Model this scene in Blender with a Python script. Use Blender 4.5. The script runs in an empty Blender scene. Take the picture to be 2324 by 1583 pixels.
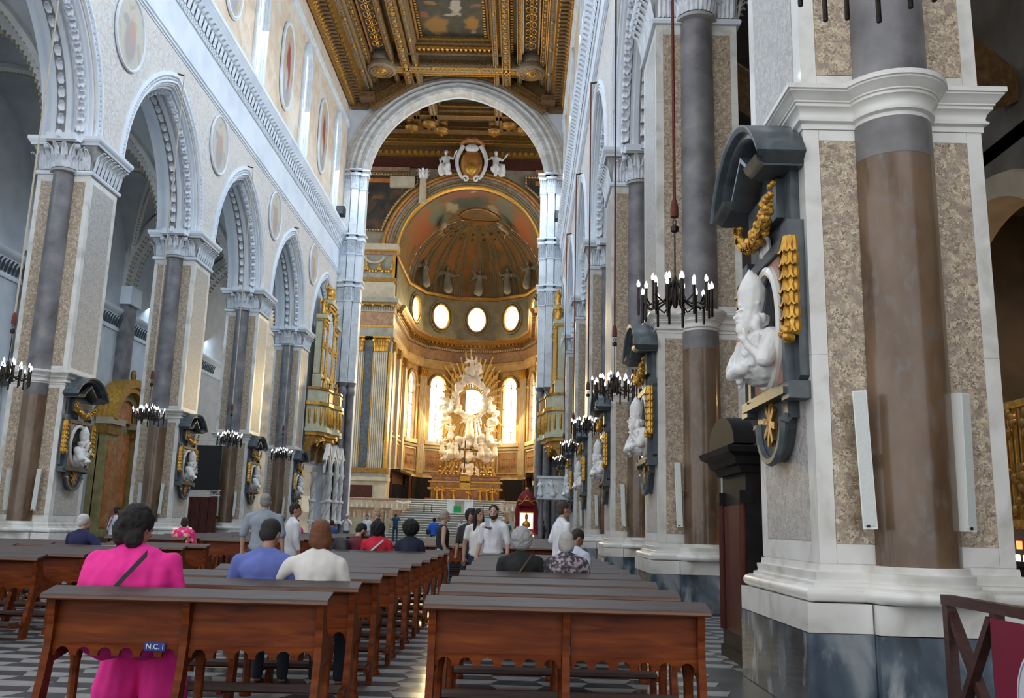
import bpy, bmesh, math, random
from mathutils import Vector, Matrix, noise as mnoise
PI = math.pi
sc = bpy.context.scene
COL = sc.collection
R0 = random.Random(7)

# ---------------------------------------------------------------- camera
F_PX, PITCH, YAW, ROLL, EYE = 2016.2, .1952, -.0143, .0267, 1.42
cam_d = bpy.data.cameras.new('camera'); cam = bpy.data.objects.new('camera', cam_d); COL.objects.link(cam)
cam_d.sensor_width = 36.0; cam_d.lens = F_PX * 36.0 / 2324.0; cam_d.clip_start = .1; cam_d.clip_end = 300
_f = Vector((math.sin(YAW) * math.cos(PITCH), math.cos(YAW) * math.cos(PITCH), math.sin(PITCH)))
_r = Vector((math.cos(YAW), -math.sin(YAW), 0)); _u = _r.cross(_f)
_R = _r * math.cos(ROLL) + _u * math.sin(ROLL); _U = _u * math.cos(ROLL) - _r * math.sin(ROLL)
cam.matrix_world = Matrix(((_R.x, _U.x, -_f.x, 0), (_R.y, _U.y, -_f.y, 0), (_R.z, _U.z, -_f.z, EYE), (0, 0, 0, 1)))
sc.camera = cam

# ---------------------------------------------------------------- world, light, exposure
sc.view_settings.view_transform = 'Standard'; sc.view_settings.look = 'None'
sc.view_settings.exposure = 0.42; sc.view_settings.gamma = 1.0; sc.view_settings.use_curve_mapping = False
sc.cycles.max_bounces = 6; sc.cycles.diffuse_bounces = 4; sc.cycles.glossy_bounces = 3
sc.cycles.transmission_bounces = 4; sc.cycles.sample_clamp_indirect = 6.0; sc.cycles.use_denoising = True
sc.cycles.caustics_reflective = False; sc.cycles.caustics_refractive = False
W = bpy.data.worlds.new('daylight'); sc.world = W; W.use_nodes = True
_bg = W.node_tree.nodes['Background']
_bg.inputs[0].default_value = (.93, .96, 1.0, 1); _bg.inputs[1].default_value = 1.15   # even sky; the west wall is left out so its light fills the nave

def area(name, loc, aim, sx, sy, power, col):
    d = bpy.data.lights.new(name, 'AREA'); d.shape = 'RECTANGLE'; d.size = sx; d.size_y = sy; d.energy = power; d.color = col
    o = bpy.data.objects.new(name, d); COL.objects.link(o); o.location = loc
    o.rotation_euler = (Vector(aim) - Vector(loc)).to_track_quat('-Z', 'Y').to_euler(); return o
BAY, Y0 = 8.64, 7.29                     # bay length, first pier
XR, XL = 2.47, -13.0                     # nave faces of the two arcades
BLUE = (.66, .82, 1.0)
for k in range(6):                       # daylight through the clerestory windows, one lamp in each opening
    yy = Y0 + 1.08 + BAY * (k + .5)
    area('window_light', (2.0, yy, 25.2), (-12.5, yy, 14.0), 1.6, 6.0, 900, BLUE)
    area('window_light', (-12.5, yy, 25.2), (2.5, yy, 14.0), 1.6, 6.0, 560, BLUE)
for k in range(1, 6):                    # soft lamps added to light the side aisles, no windows there
    yy = Y0 + 1.08 + BAY * (k + .5)
    area('aisle_light', (-19.3, yy - 1.5, 12.8), (-13.5, yy + 2, 6), 1.0, 2.2, 75, BLUE)
    area('aisle_light', (8.3, yy - 1.5, 12.8), (3, yy, 6), 1.0, 2.2, 35, BLUE)
APSE = (1.0, .74, .32)                   # yellow alabaster panes colour the daylight of the choir
for x, y, z, w, h, p in ((-8.3, 84.6, 12.3, 1.5, 6, 820), (-1.5, 84.6, 12.3, 1.5, 6, 820), (-10.3, 81.2, 12.3, 1.2, 6, 420), (.5, 81.2, 12.3, 1.2, 6, 420),
                         (-4.9, 86.0, 21.6, 1.8, 2.2, 150), (-8.3, 84.6, 21.6, 1.8, 2.2, 110), (-1.5, 84.6, 21.6, 1.8, 2.2, 110)):
    area('choir_window_light', (x, y, z), (-4.9, 74, z - 6), w, h, p, APSE)
area('transept_light', (-24, 66, 17), (-4, 66, 12), 4, 8, 700, (.8, .88, 1)); area('transept_light', (14, 66, 17), (-6, 66, 12), 4, 8, 700, (.8, .88, 1))

# ---------------------------------------------------------------- helpers
class MB:
    def __init__(s): s.v = []; s.f = []
    def add(s, vs, fs):
        n = len(s.v); s.v += [tuple(p) for p in vs]; s.f += [tuple(i + n for i in f) for f in fs]; return s
    def box(s, x0, x1, y0, y1, z0, z1):
        return s.add([(x0, y0, z0), (x1, y0, z0), (x1, y1, z0), (x0, y1, z0), (x0, y0, z1), (x1, y0, z1), (x1, y1, z1), (x0, y1, z1)],
                     [(3, 2, 1, 0), (4, 5, 6, 7), (0, 1, 5, 4), (1, 2, 6, 5), (2, 3, 7, 6), (3, 0, 4, 7)])
    def bar(s, a, b, w, h, up=(0, 0, 1)):
        a = Vector(a); b = Vector(b); d = (b - a).normalized(); u = Vector(up)
        if abs(d.dot(u)) > .98: u = Vector((0, 1, 0))
        x = d.cross(u).normalized() * (w / 2); y = x.cross(d).normalized() * (h / 2)
        return s.add([a - x - y, a + x - y, a + x + y, a - x + y, b - x - y, b + x - y, b + x + y, b - x + y],
                     [(0, 1, 2, 3), (7, 6, 5, 4), (0, 4, 5, 1), (1, 5, 6, 2), (2, 6, 7, 3), (3, 7, 4, 0)])
    def prism(s, poly, a, b, ax='z'):
        m = {'z': lambda p, t: (p[0], p[1], t), 'x': lambda p, t: (t, p[0], p[1]), 'y': lambda p, t: (p[0], t, p[1])}[ax]
        n = len(poly)
        return s.add([m(p, a) for p in poly] + [m(p, b) for p in poly],
                     [tuple(range(n))[::-1], tuple(range(n, 2 * n))] + [(i, (i + 1) % n, n + (i + 1) % n, n + i) for i in range(n)])
    def lathe(s, prof, c=(0, 0, 0), seg=16, a0=0., a1=2 * PI):
        full = abs(a1 - a0 - 2 * PI) < 1e-6; m = seg if full else seg + 1; vs = []; fs = []
        for i in range(m):
            a = a0 + (a1 - a0) * i / seg
            vs += [(c[0] + r * math.cos(a), c[1] + r * math.sin(a), c[2] + z) for r, z in prof]
        n = len(prof)
        for i in range(seg):
            j = (i + 1) % m
            for k in range(n - 1): fs.append((i * n + k, j * n + k, j * n + k + 1, i * n + k + 1))
        s.add(vs, fs)
        if full:
            o = len(s.v) - len(vs)
            if prof[0][0] > 1e-4: s.f.append(tuple(o + i * n for i in range(m))[::-1])
            if prof[-1][0] > 1e-4: s.f.append(tuple(o + i * n + n - 1 for i in range(m)))
        return s
    def tube(s, pts, r, seg=8, closed=False):
        P = [Vector(p) for p in pts]; n = len(P); vs = []; fs = []; u = None
        for i in range(n):
            a = P[i - 1] if (i or closed) else P[i]; b = P[(i + 1) % n] if (i < n - 1 or closed) else P[i]
            d = (b - a).normalized()
            if u is None: u = d.orthogonal().normalized()
            u = (u - d * u.dot(d)); u = u.normalized() if u.length > 1e-6 else d.orthogonal().normalized()
            w = d.cross(u); rr = r[i] if isinstance(r, (list, tuple)) else r
            vs += [P[i] + (u * math.cos(2 * PI * k / seg) + w * math.sin(2 * PI * k / seg)) * rr for k in range(seg)]
        for i in range(n if closed else n - 1):
            j = (i + 1) % n
            for k in range(seg): fs.append((i * seg + k, i * seg + (k + 1) % seg, j * seg + (k + 1) % seg, j * seg + k))
        if not closed: fs += [tuple(range(seg))[::-1], tuple(range((n - 1) * seg, n * seg))]
        return s.add(vs, fs)
    def ell(s, c, r, seg=12, rings=8, rot=None):
        vs = [(0, 0, -1)]; fs = []
        for i in range(1, rings):
            t = PI * i / rings
            vs += [(math.sin(t) * math.cos(2 * PI * k / seg), math.sin(t) * math.sin(2 * PI * k / seg), -math.cos(t)) for k in range(seg)]
        vs.append((0, 0, 1)); last = len(vs) - 1
        for k in range(seg):
            fs.append((0, 1 + (k + 1) % seg, 1 + k)); b = 1 + (rings - 2) * seg; fs.append((last, b + k, b + (k + 1) % seg))
            for i in range(rings - 2):
                a = 1 + i * seg; fs.append((a + k, a + (k + 1) % seg, a + seg + (k + 1) % seg, a + seg + k))
        r = (r, r, r) if isinstance(r, (int, float)) else r
        out = []
        for p in vs:
            q = Vector((p[0] * r[0], p[1] * r[1], p[2] * r[2]))
            if rot is not None: q = rot @ q
            out.append(q + Vector(c))
        return s.add(out, fs)
    def cap(s, a, b, r0, r1, seg=12):
        a = Vector(a); b = Vector(b); d = b - a; L = d.length or 1e-5; q = d.to_track_quat('Z', 'Y') if d.length > 1e-5 else Matrix.Identity(3).to_quaternion()
        prof = [(r0 * math.sin(t), -r0 * math.cos(t)) for t in (0.001, .5, 1.05, PI / 2)] + [(r1 * math.sin(t), L - r1 * math.cos(t)) for t in (PI / 2, 2.1, 2.64, PI - .001)]
        m = MB().lathe(prof, seg=seg)
        return s.add([q @ Vector(p) + a for p in m.v], m.f)
    def sweep(s, path, prof, closed=False, capped=True):
        """path: list of (point, axis_a, axis_b); prof: list of (a, b)"""
        n = len(prof); vs = []; fs = []; m = len(path)
        for p, A, B in path:
            p = Vector(p); A = Vector(A); B = Vector(B)
            vs += [p + A * a + B * b for a, b in prof]
        for i in range(m if closed else m - 1):
            j = (i + 1) % m
            for k in range(n): fs.append((i * n + k, i * n + (k + 1) % n, j * n + (k + 1) % n, j * n + k))
        if capped and not closed: fs += [tuple(range(n))[::-1], tuple(range((m - 1) * n, m * n))]
        return s.add(vs, fs)
    def merge(s, o, mx=None):
        return s.add([mx @ Vector(p) for p in o.v] if mx is not None else o.v, o.f)
    def mesh(s, name, mat, smooth=True, recalc=True, ang=38):
        me = bpy.data.meshes.new(name); me.from_pydata([tuple(p) for p in s.v], [], s.f)
        if recalc:
            b = bmesh.new(); b.from_mesh(me); bmesh.ops.recalc_face_normals(b, faces=b.faces); b.to_mesh(me); b.free()
        if mat: me.materials.append(mat)
        if smooth:
            me.shade_smooth(); me.set_sharp_from_angle(angle=math.radians(ang))
        me.update(); return me
    def build(s, name, mat, parent=None, **k):
        return link(name, s.mesh(name, mat, **{q: k.pop(q) for q in ('smooth', 'recalc', 'ang') if q in k}), parent, **k)

def tag(o, label=None, cat=None, group=None, kind=None):
    if label: o['label'] = label
    if cat: o['category'] = cat
    if group: o['group'] = group
    if kind: o['kind'] = kind
    return o
def link(name, me, parent=None, loc=None, rz=None, **t):
    o = bpy.data.objects.new(name, me); COL.objects.link(o)
    if parent is not None: o.parent = parent
    if loc is not None: o.location = loc
    if rz is not None: o.rotation_euler = (0, 0, rz)
    return tag(o, **t)
def empty(name, loc, label, cat, group=None, kind=None, rz=0.):
    o = bpy.data.objects.new(name, None); COL.objects.link(o); o.location = loc; o.rotation_euler = (0, 0, rz); o.empty_display_size = .1
    return tag(o, label, cat, group, kind)
KIDS = {}
def copy_tree(o, parent=None):
    c = o.copy(); COL.objects.link(c)
    if parent is not None: c.parent = parent
    for ch in list(o.children): copy_tree(ch, c)
    return c
def spawn(root, loc, rz, label):
    c = copy_tree(root); c.location = loc; c.rotation_euler = (0, 0, rz); c['label'] = label; return c

# ---------------------------------------------------------------- materials
def M(name, cols, scale=4., kind='noise', rough=.5, metal=0., bump=0., detail=6., distort=0., spec=.5, stretch=(1, 1, 1), coat=0., mix2=None, bscale=None):
    m = bpy.data.materials.new(name); m.use_nodes = True; nt = m.node_tree; N = nt.nodes; L = nt.links
    b = N['Principled BSDF']; b.inputs['Roughness'].default_value = rough; b.inputs['Metallic'].default_value = metal
    b.inputs['Specular IOR Level'].default_value = spec; b.inputs['Coat Weight'].default_value = coat
    if not isinstance(cols[0], (tuple, list)): cols = [(0., cols)]
    if len(cols) == 1 and not mix2 and not bump:
        b.inputs['Base Color'].default_value = (*cols[0][1], 1); return m
    tc = N.new('ShaderNodeTexCoord'); mp = N.new('ShaderNodeMapping'); mp.inputs['Scale'].default_value = stretch
    L.new(tc.outputs['Object'], mp.inputs[0])
    def tex(k, sc_):
        if k == 'noise':
            t = N.new('ShaderNodeTexNoise'); t.inputs['Scale'].default_value = sc_; t.inputs['Detail'].default_value = detail; t.inputs['Distortion'].default_value = distort
            L.new(mp.outputs[0], t.inputs['Vector']); return t.outputs['Fac']
        if k == 'voronoi':
            n = N.new('ShaderNodeTexNoise'); n.inputs['Scale'].default_value = sc_ * .8; n.inputs['Detail'].default_value = 3
            mx = N.new('ShaderNodeMixRGB'); mx.inputs[0].default_value = .12
            L.new(mp.outputs[0], n.inputs['Vector']); L.new(mp.outputs[0], mx.inputs[1]); L.new(n.outputs['Color'], mx.inputs[2])
            t = N.new('ShaderNodeTexVoronoi'); t.inputs['Scale'].default_value = sc_; L.new(mx.outputs[0], t.inputs['Vector'])
            s = N.new('ShaderNodeSeparateColor'); L.new(t.outputs['Color'], s.inputs[0]); return s.outputs[0]
        t = N.new('ShaderNodeTexWave'); t.inputs['Scale'].default_value = sc_; t.inputs['Distortion'].default_value = distort; t.inputs['Detail'].default_value = 3
        t.inputs['Detail Scale'].default_value = 1.5
        L.new(mp.outputs[0], t.inputs['Vector']); return t.outputs['Fac']
    fac = tex(kind, scale)
    rp = N.new('ShaderNodeValToRGB'); L.new(fac, rp.inputs[0]); el = rp.color_ramp.elements
    while len(el) < len(cols): el.new(.5)
    while len(el) > len(cols): el.remove(el[-1])
    for e, (p, c) in zip(el, cols): e.position = p; e.color = (*c, 1)
    out = rp.outputs[0]
    if mix2:                                                  # (colour, scale, low, high) a second layer of patches
        c2, s2, lo, hi = mix2; f2 = tex('noise', s2); r2 = N.new('ShaderNodeMapRange'); r2.inputs[1].default_value = lo; r2.inputs[2].default_value = hi
        L.new(f2, r2.inputs[0]); mx = N.new('ShaderNodeMixRGB'); mx.inputs[2].default_value = (*c2, 1)
        L.new(r2.outputs[0], mx.inputs[0]); L.new(out, mx.inputs[1]); out = mx.outputs[0]
    L.new(out, b.inputs['Base Color'])
    if bump:
        bf = tex('noise', bscale or scale * 3); bp = N.new('ShaderNodeBump'); bp.inputs['Strength'].default_value = bump; bp.inputs['Distance'].default_value = .02
        L.new(bf, bp.inputs['Height']); L.new(bp.outputs[0], b.inputs['Normal'])
    return m
def E(name, col, strength):
    m = bpy.data.materials.new(name); m.use_nodes = True; nt = m.node_tree; b = nt.nodes['Principled BSDF']
    b.inputs['Base Color'].default_value = (*col, 1); b.inputs['Emission Color'].default_value = (*col, 1); b.inputs['Emission Strength'].default_value = strength
    return m

m_stucco = M('white_stucco', [(.3, (.72, .77, .84)), (.7, (.82, .86, .91))], 1.2, rough=.7, mix2=((.62, .68, .76), .5, .5, .75))
m_leafbed = M('dark_stucco_ground', [(.3, (.20, .20, .20)), (.7, (.34, .34, .34))], 5, rough=.9)  # darker grey bed behind the carved leaves, for contrast
m_leafw = M('carved_leaf_stucco', [(.35, (.62, .66, .72)), (.7, (.85, .88, .92))], 6, rough=.7, bump=.3)
m_marble = M('white_marble', [(.32, (.52, .50, .45)), (.5, (.70, .69, .65)), (.75, (.78, .77, .74))], 1.6, distort=1.2, rough=.32, coat=.2)
m_marblec = M('cool_white_marble', [(.3, (.55, .58, .60)), (.6, (.72, .75, .77))], 1.8, distort=1., rough=.35)
m_statue = M('statue_marble', [(.3, (.68, .67, .65)), (.7, (.84, .83, .81))], 3, rough=.45)
m_blue = M('blue_grey_marble', [(.34, (.016, .026, .04)), (.47, (.05, .075, .105)), (.56, (.10, .135, .17)), (.68, (.26, .29, .31))], 2.6, distort=.5, rough=.25, detail=12, coat=.25, stretch=(1, 1, .5), mix2=((.36, .39, .40), 4.5, .56, .72))
m_breccia = M('brown_breccia', [(.0, (.17, .12, .09)), (.25, (.30, .23, .165)), (.55, (.46, .36, .25)), (.8, (.56, .46, .32)), (1., (.68, .60, .46))], 42, 'voronoi', rough=.35, mix2=((.30, .23, .18), 9.0, .48, .7), bump=.15, bscale=60)
m_brecgrey = M('grey_breccia', [(.0, (.27, .26, .25)), (.35, (.40, .38, .36)), (.7, (.52, .49, .45)), (1., (.60, .57, .53))], 46, 'voronoi', rough=.4, mix2=((.34, .33, .33), 8, .48, .75), bump=.15, bscale=60)
m_colbrown = M('brown_granite', [(.3, (.075, .042, .022)), (.5, (.145, .085, .046)), (.72, (.225, .148, .092))], 2.2, rough=.28, detail=11, coat=.25, stretch=(1, 1, .45), mix2=((.16, .125, .10), 14, .5, .75))
m_colgrey = M('grey_granite', [(.3, (.105, .10, .11)), (.5, (.18, .175, .185)), (.72, (.28, .27, .275))], 1.8, rough=.4, detail=10, mix2=((.2, .19, .2), 14, .55, .8))
m_coldark = M('dark_grey_collar', [(.3, (.13, .125, .125)), (.7, (.21, .2, .2))], 5, rough=.4)
m_peach = M('peach_plaster', [(.3, (.62, .44, .29)), (.55, (.72, .57, .42)), (.75, (.76, .66, .54))], 1.4, rough=.8, distort=.6, mix2=((.74, .68, .60), .5, .5, .8))
m_aisle = M('pale_aisle_plaster', [(.3, (.50, .54, .58)), (.7, (.62, .66, .69))], 1.2, rough=.85)
m_vault = M('grey_vault_plaster', [(.3, (.40, .42, .42)), (.7, (.52, .54, .54))], 1.0, rough=.9)
m_rib = M('vault_rib_plaster', [(.3, (.55, .56, .54)), (.7, (.68, .68, .66))], 2.0, rough=.8)
m_ochre = M('ochre_stone', [(.3, (.30, .25, .15)), (.7, (.45, .38, .26))], 3, rough=.8)
m_wood = M('pew_wood', [(.25, (.065, .011, .002)), (.5, (.150, .029, .004)), (.8, (.235, .058, .009))], 2.2, rough=.42, stretch=(1, 8, 8), detail=8, distort=.6, spec=.14, mix2=((.075, .022, .006), .9, .5, .85))
m_pewtop = M('worn_pew_top', [(.3, (.06, .045, .04)), (.7, (.10, .072, .06))], 3.0, rough=.5, spec=.25, stretch=(1, 8, 8))
m_pewrim = M('pew_rim_wood', [(.3, (.10, .035, .015)), (.7, (.18, .07, .03))], 5, rough=.3, stretch=(1, 6, 6))
m_dark = M('black_wood', [(.3, (.008, .007, .007)), (.7, (.02, .016, .015))], 4, rough=.6, spec=.2)
m_darkred = M('dark_red_wood', [(.3, (.05, .012, .008)), (.7, (.09, .025, .015))], 3, rough=.55, spec=.25, stretch=(4, 4, 1))
m_gold = M('gilding', [(.3, (.40, .19, .025)), (.6, (.66, .36, .06)), (.8, (.85, .55, .15))], 9, rough=.36, metal=.6, bump=.25)
m_golddk = M('old_gilding', [(.3, (.19, .09, .018)), (.6, (.38, .20, .042)), (.8, (.60, .36, .10))], 8, rough=.4, metal=.55, bump=.3)
m_ceil = M('ceiling_wood', [(.3, (.10, .050, .018)), (.6, (.20, .108, .040)), (.8, (.32, .19, .075))], 7, rough=.5, bump=.4)
m_ceilpale = M('faded_ceiling_wood', [(.3, (.20, .14, .085)), (.7, (.42, .32, .21))], 10, rough=.6, bump=.4)
m_orange = M('orange_marble', [(.3, (.32, .09, .02)), (.55, (.52, .19, .05)), (.8, (.60, .33, .14))], 3, rough=.3, distort=1)
m_brownm = M('brown_veined_marble', [(.3, (.22, .11, .05)), (.6, (.36, .21, .11)), (.8, (.47, .33, .2))], 2.5, rough=.35, distort=1.5)
m_cream = M('cream_stone', [(.3, (.42, .35, .23)), (.7, (.57, .49, .35))], 2, rough=.5)
m_greygreen = M('grey_green_stone', [(.3, (.21, .20, .155)), (.7, (.34, .33, .26))], 2, rough=.5)
m_iron = M('bronze_iron', [(.3, (.018, .014, .011)), (.7, (.05, .035, .025))], 8, rough=.4, metal=.6)
m_rope = M('red_rope', [(.3, (.09, .02, .012)), (.7, (.2, .055, .035))], 40, rough=.9)
m_cord = M('pale_cord', [(.3, (.45, .38, .28)), (.7, (.62, .55, .45))], 30, rough=.9)
m_spk = M('white_speaker', (.76, .77, .73), rough=.45)
m_spkgrille = M('speaker_grille', [(.3, (.56, .59, .57)), (.7, (.64, .66, .63))], 60, rough=.6)
m_slate = M('grey_slate_marble', [(.3, (.04, .05, .058)), (.6, (.085, .105, .115)), (.8, (.16, .185, .195))], 3, rough=.35, distort=1.4)
m_slatedk = M('dark_slate_marble', [(.3, (.03, .036, .04)), (.7, (.075, .085, .09))], 3, rough=.3)
m_pinkm = M('pink_marble', [(.3, (.32, .14, .09)), (.7, (.48, .26, .19))], 5, rough=.35)
m_black = M('black_recess', (.006, .006, .008), rough=.6)
m_bulb = E('candle_bulb', (1.0, .98, .95), 1.0)
m_fl_w = M('white_tile', [(.3, (.27, .28, .275)), (.7, (.40, .405, .395))], 5, rough=.22)
m_fl_d = M('grey_tile', [(.3, (.045, .05, .055)), (.7, (.085, .09, .095))], 5, rough=.25)
m_fl_j = M('floor_bed', [(.3, (.05, .055, .055)), (.7, (.085, .09, .09))], 3, rough=.35)
m_pane = E('bright_pane', (.90, .95, 1.0), 2.2)
m_paneA = E('yellow_alabaster_pane', (1.0, .93, .66), 7.0)

def PAINT(name, cols, blobs, scale=1., rough=.6, warp=.35):
    """flat painting: a mottled ground with soft figure patches. blobs: (centre, radii, colour) in object space, None = any"""
    m = M(name, cols, scale, rough=rough, distort=1.0, detail=5); nt = m.node_tree; N = nt.nodes; L = nt.links; b = N['Principled BSDF']
    out = b.inputs['Base Color'].links[0].from_socket; tc = [n for n in N if n.type == 'TEX_COORD'][0]
    nz = N.new('ShaderNodeTexNoise'); nz.inputs['Scale'].default_value = 1.6 * scale; nz.inputs['Detail'].default_value = 4; L.new(tc.outputs['Object'], nz.inputs['Vector'])
    wv = N.new('ShaderNodeVectorMath'); wv.operation = 'MULTIPLY_ADD'; wv.inputs[1].default_value = (warp / scale,) * 3; L.new(nz.outputs['Color'], wv.inputs[0]); L.new(tc.outputs['Object'], wv.inputs[2])
    sb = N.new('ShaderNodeVectorMath'); sb.operation = 'SUBTRACT'; sb.inputs[1].default_value = (warp / scale * .5,) * 3; L.new(wv.outputs[0], sb.inputs[0])
    for c, r, col in blobs:
        a = N.new('ShaderNodeVectorMath'); a.operation = 'SUBTRACT'; a.inputs[1].default_value = c; L.new(sb.outputs[0], a.inputs[0])
        d = N.new('ShaderNodeVectorMath'); d.operation = 'DIVIDE'; d.inputs[1].default_value = r; L.new(a.outputs[0], d.inputs[0])
        l = N.new('ShaderNodeVectorMath'); l.operation = 'LENGTH'; L.new(d.outputs[0], l.inputs[0])
        mr = N.new('ShaderNodeMapRange'); mr.inputs[1].default_value = .75; mr.inputs[2].default_value = 1.1; mr.inputs[3].default_value = 1.; mr.inputs[4].default_value = 0.; L.new(l.outputs['Value'], mr.inputs[0])
        mx = N.new('ShaderNodeMixRGB'); mx.inputs[2].default_value = (*col, 1); L.new(mr.outputs[0], mx.inputs[0]); L.new(out, mx.inputs[1]); out = mx.outputs[0]
    L.new(out, b.inputs['Base Color']); return m
BIG = 50.
BSC = bpy.data.scenes.new('workbench')                       # scratch scene for remeshing, removed at the end
TRASH = []
def blob(name, mat, parts, voxel=.02, smooth=6, fold=None, seg=12):
    """one continuous skin around capsules ('c', a, b, r0, r1) and ellipsoids ('e', centre, radii[, rotation])"""
    mb = MB()
    for p in parts:
        if p[0] == 'c': mb.cap(p[1], p[2], p[3], p[4], seg)
        else: mb.ell(p[1], p[2], seg, 8, p[3] if len(p) > 3 else None)
    me = bpy.data.meshes.new('tmp'); me.from_pydata([tuple(v) for v in mb.v], [], mb.f)
    b = bmesh.new(); b.from_mesh(me); bmesh.ops.recalc_face_normals(b, faces=b.faces); b.to_mesh(me); b.free()
    o = bpy.data.objects.new('tmp', me); BSC.collection.objects.link(o)
    r = o.modifiers.new('r', 'REMESH'); r.mode = 'VOXEL'; r.voxel_size = voxel
    s = o.modifiers.new('s', 'SMOOTH'); s.factor = .5; s.iterations = smooth
    with bpy.context.temp_override(scene=BSC, view_layer=BSC.view_layers[0]): dg = bpy.context.evaluated_depsgraph_get()
    out = bpy.data.meshes.new_from_object(o.evaluated_get(dg)); out.name = name
    BSC.collection.objects.unlink(o); TRASH.extend((o, me))
    if fold:                                             # (scale vector, amplitude): cloth folds or carving
        sv, am = fold; n = len(out.vertices); co = [0.] * (3 * n); no = [0.] * (3 * n); out.vertices.foreach_get('co', co); out.vertices.foreach_get('normal', no)
        for i in range(0, 3 * n, 3):
            q = Vector((co[i] * sv[0], co[i + 1] * sv[1], co[i + 2] * sv[2])); d = mnoise.noise(q) * am + mnoise.noise(q * 2.1) * am * .5
            co[i] += no[i] * d; co[i + 1] += no[i + 1] * d; co[i + 2] += no[i + 2] * d
        out.vertices.foreach_set('co', co)
    out.materials.clear(); out.materials.append(mat)
    out.shade_smooth(); out.update(); return out
def rotm(x=0, y=0, z=0): return (Matrix.Rotation(z, 3, 'Z') @ Matrix.Rotation(y, 3, 'Y') @ Matrix.Rotation(x, 3, 'X'))
def figure_parts(h=1.0, rng=R0, seated=False, wings=True):
    """a small draped baroque figure, base at the origin, facing -y"""
    p = []; k = lambda *a: tuple(q * h for q in a)
    hip = (rng.uniform(-.04, .04), 0, .45 if not seated else .42)
    if seated:
        for s in (-1, 1): p += [('c', k(s * .08, 0, .42), k(s * .12 + .03, -.26, .40), .09 * h, .07 * h), ('c', k(s * .12 + .03, -.26, .40), k(s * .1, -.24, .04), .07 * h, .055 * h)]
        p.append(('e', k(0, -.08, .3), k(.2, .2, .16)))
    else:
        p += [('c', k(*hip), k(.05, -.05, .05), .13 * h, .17 * h), ('c', k(*hip), k(-.07, -.02, .05), .11 * h, .1 * h)]
    ch = (hip[0] + rng.uniform(-.04, .04), -.01, .70)
    p += [('c', k(*hip), k(*ch), .115 * h, .115 * h), ('e', k(ch[0], 0, .74), k(.15, .09, .08)), ('c', k(ch[0], 0, .78), k(ch[0], -.02, .86), .04 * h, .04 * h), ('e', k(ch[0], -.03, .92), k(.062, .07, .085)), ('e', k(ch[0], .01, .95), k(.072, .07, .06))]
    for s in (-1, 1):
        e = (ch[0] + s * rng.uniform(.2, .28), rng.uniform(-.16, 0), rng.uniform(.55, .8)); hd = (e[0] + s * rng.uniform(-.1, .16), e[1] - .12, e[2] + rng.uniform(-.1, .25))
        p += [('c', k(ch[0] + s * .14, 0, .75), k(*e), .05 * h, .042 * h), ('c', k(*e), k(*hd), .04 * h, .03 * h)]
        if wings:
            for j in range(4): p.append(('c', k(ch[0] + s * .08, .09, .72), k(ch[0] + s * (.36 + .03 * j), .16, 1.02 - .15 * j), .05 * h, .02 * h))
    return p
def moved(parts, t, rz=0., sc_=1.):
    R = Matrix.Rotation(rz, 3, 'Z'); T = Vector(t); out = []
    for p in parts:
        if p[0] == 'c': out.append(('c', R @ Vector(p[1]) * sc_ + T, R @ Vector(p[2]) * sc_ + T, p[3] * sc_, p[4] * sc_))
        else: out.append(('e', R @ Vector(p[1]) * sc_ + T, tuple(q * sc_ for q in p[2]), R @ p[3] if len(p) > 3 else R))
    return out
m_spand = M('pale_pink_breccia', [(.0, (.55, .50, .47)), (.4, (.66, .61, .57)), (1., (.76, .73, .70))], 14, 'voronoi', rough=.6, mix2=((.74, .68, .60), .9, .45, .75))
m_paint = [PAINT('faded_fresco', [(.3, (.46, .40, .31)), (.5, (.60, .54, .44)), (.7, (.50, .50, .48))], [((0, .0, -.3), (BIG, .42, .75), (.42, .36, .34)), ((0, .1, .1), (BIG, .25, .45), (.52, .34, .27)), ((0, .05, .6), (BIG, .15, .18), (.62, .47, .36)), ((0, -.4, .3), (BIG, .25, .2), (.40, .37, .36))], 1.6),
    PAINT('red_robed_fresco', [(.3, (.42, .33, .22)), (.5, (.58, .44, .28)), (.7, (.44, .38, .32))], [((0, .0, -1.3), (BIG, .62, .9), (.30, .28, .26)), ((0, .1, .0), (BIG, .42, 1.5), (.33, .07, .06)), ((0, -.1, -.7), (BIG, .3, .7), (.50, .44, .38)), ((0, .1, 1.5), (BIG, .2, .26), (.50, .32, .22))], 1.1)]
m_dkpaint = M('dark_oil_painting', [(.3, (.012, .013, .012)), (.5, (.035, .030, .022)), (.64, (.08, .045, .02)), (.74, (.2, .09, .03)), (.84, (.30, .2, .12))], .75, rough=.5, distort=1.0, detail=4)
m_bigpaint = PAINT('dark_group_painting', [(.3, (.015, .02, .02)), (.55, (.045, .045, .036)), (.75, (.09, .06, .035))], [((-1.0, 4.6, 0), (.8, 1.0, BIG), (.30, .14, .03)), ((1.25, 4.4, 0), (.55, .8, BIG), (.38, .17, .03)), ((.35, 2.6, 0), (.35, .8, BIG), (.45, .40, .33)), ((.1, 3.4, 0), (.55, .2, BIG), (.42, .34, .25)), ((-1.2, 2.2, 0), (.45, .25, BIG), (.28, .13, .05)), ((.1, -.5, 0), (.6, 1.0, BIG), (.30, .05, .02)), ((.55, 2.1, 0), (.16, .3, BIG), (.50, .34, .24)), ((-1.7, 3.4, 0), (.3, .3, BIG), (.25, .08, .04)), ((1.6, 2.4, 0), (.35, .3, BIG), (.22, .10, .07)), ((1.3, 5.4, 0), (.3, .25, BIG), (.34, .22, .14))], .9, warp=.85)
m_bluebg = M('deep_blue_ground', [(.3, (.012, .020, .035)), (.7, (.03, .045, .07))], 3, rough=.6)
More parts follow.
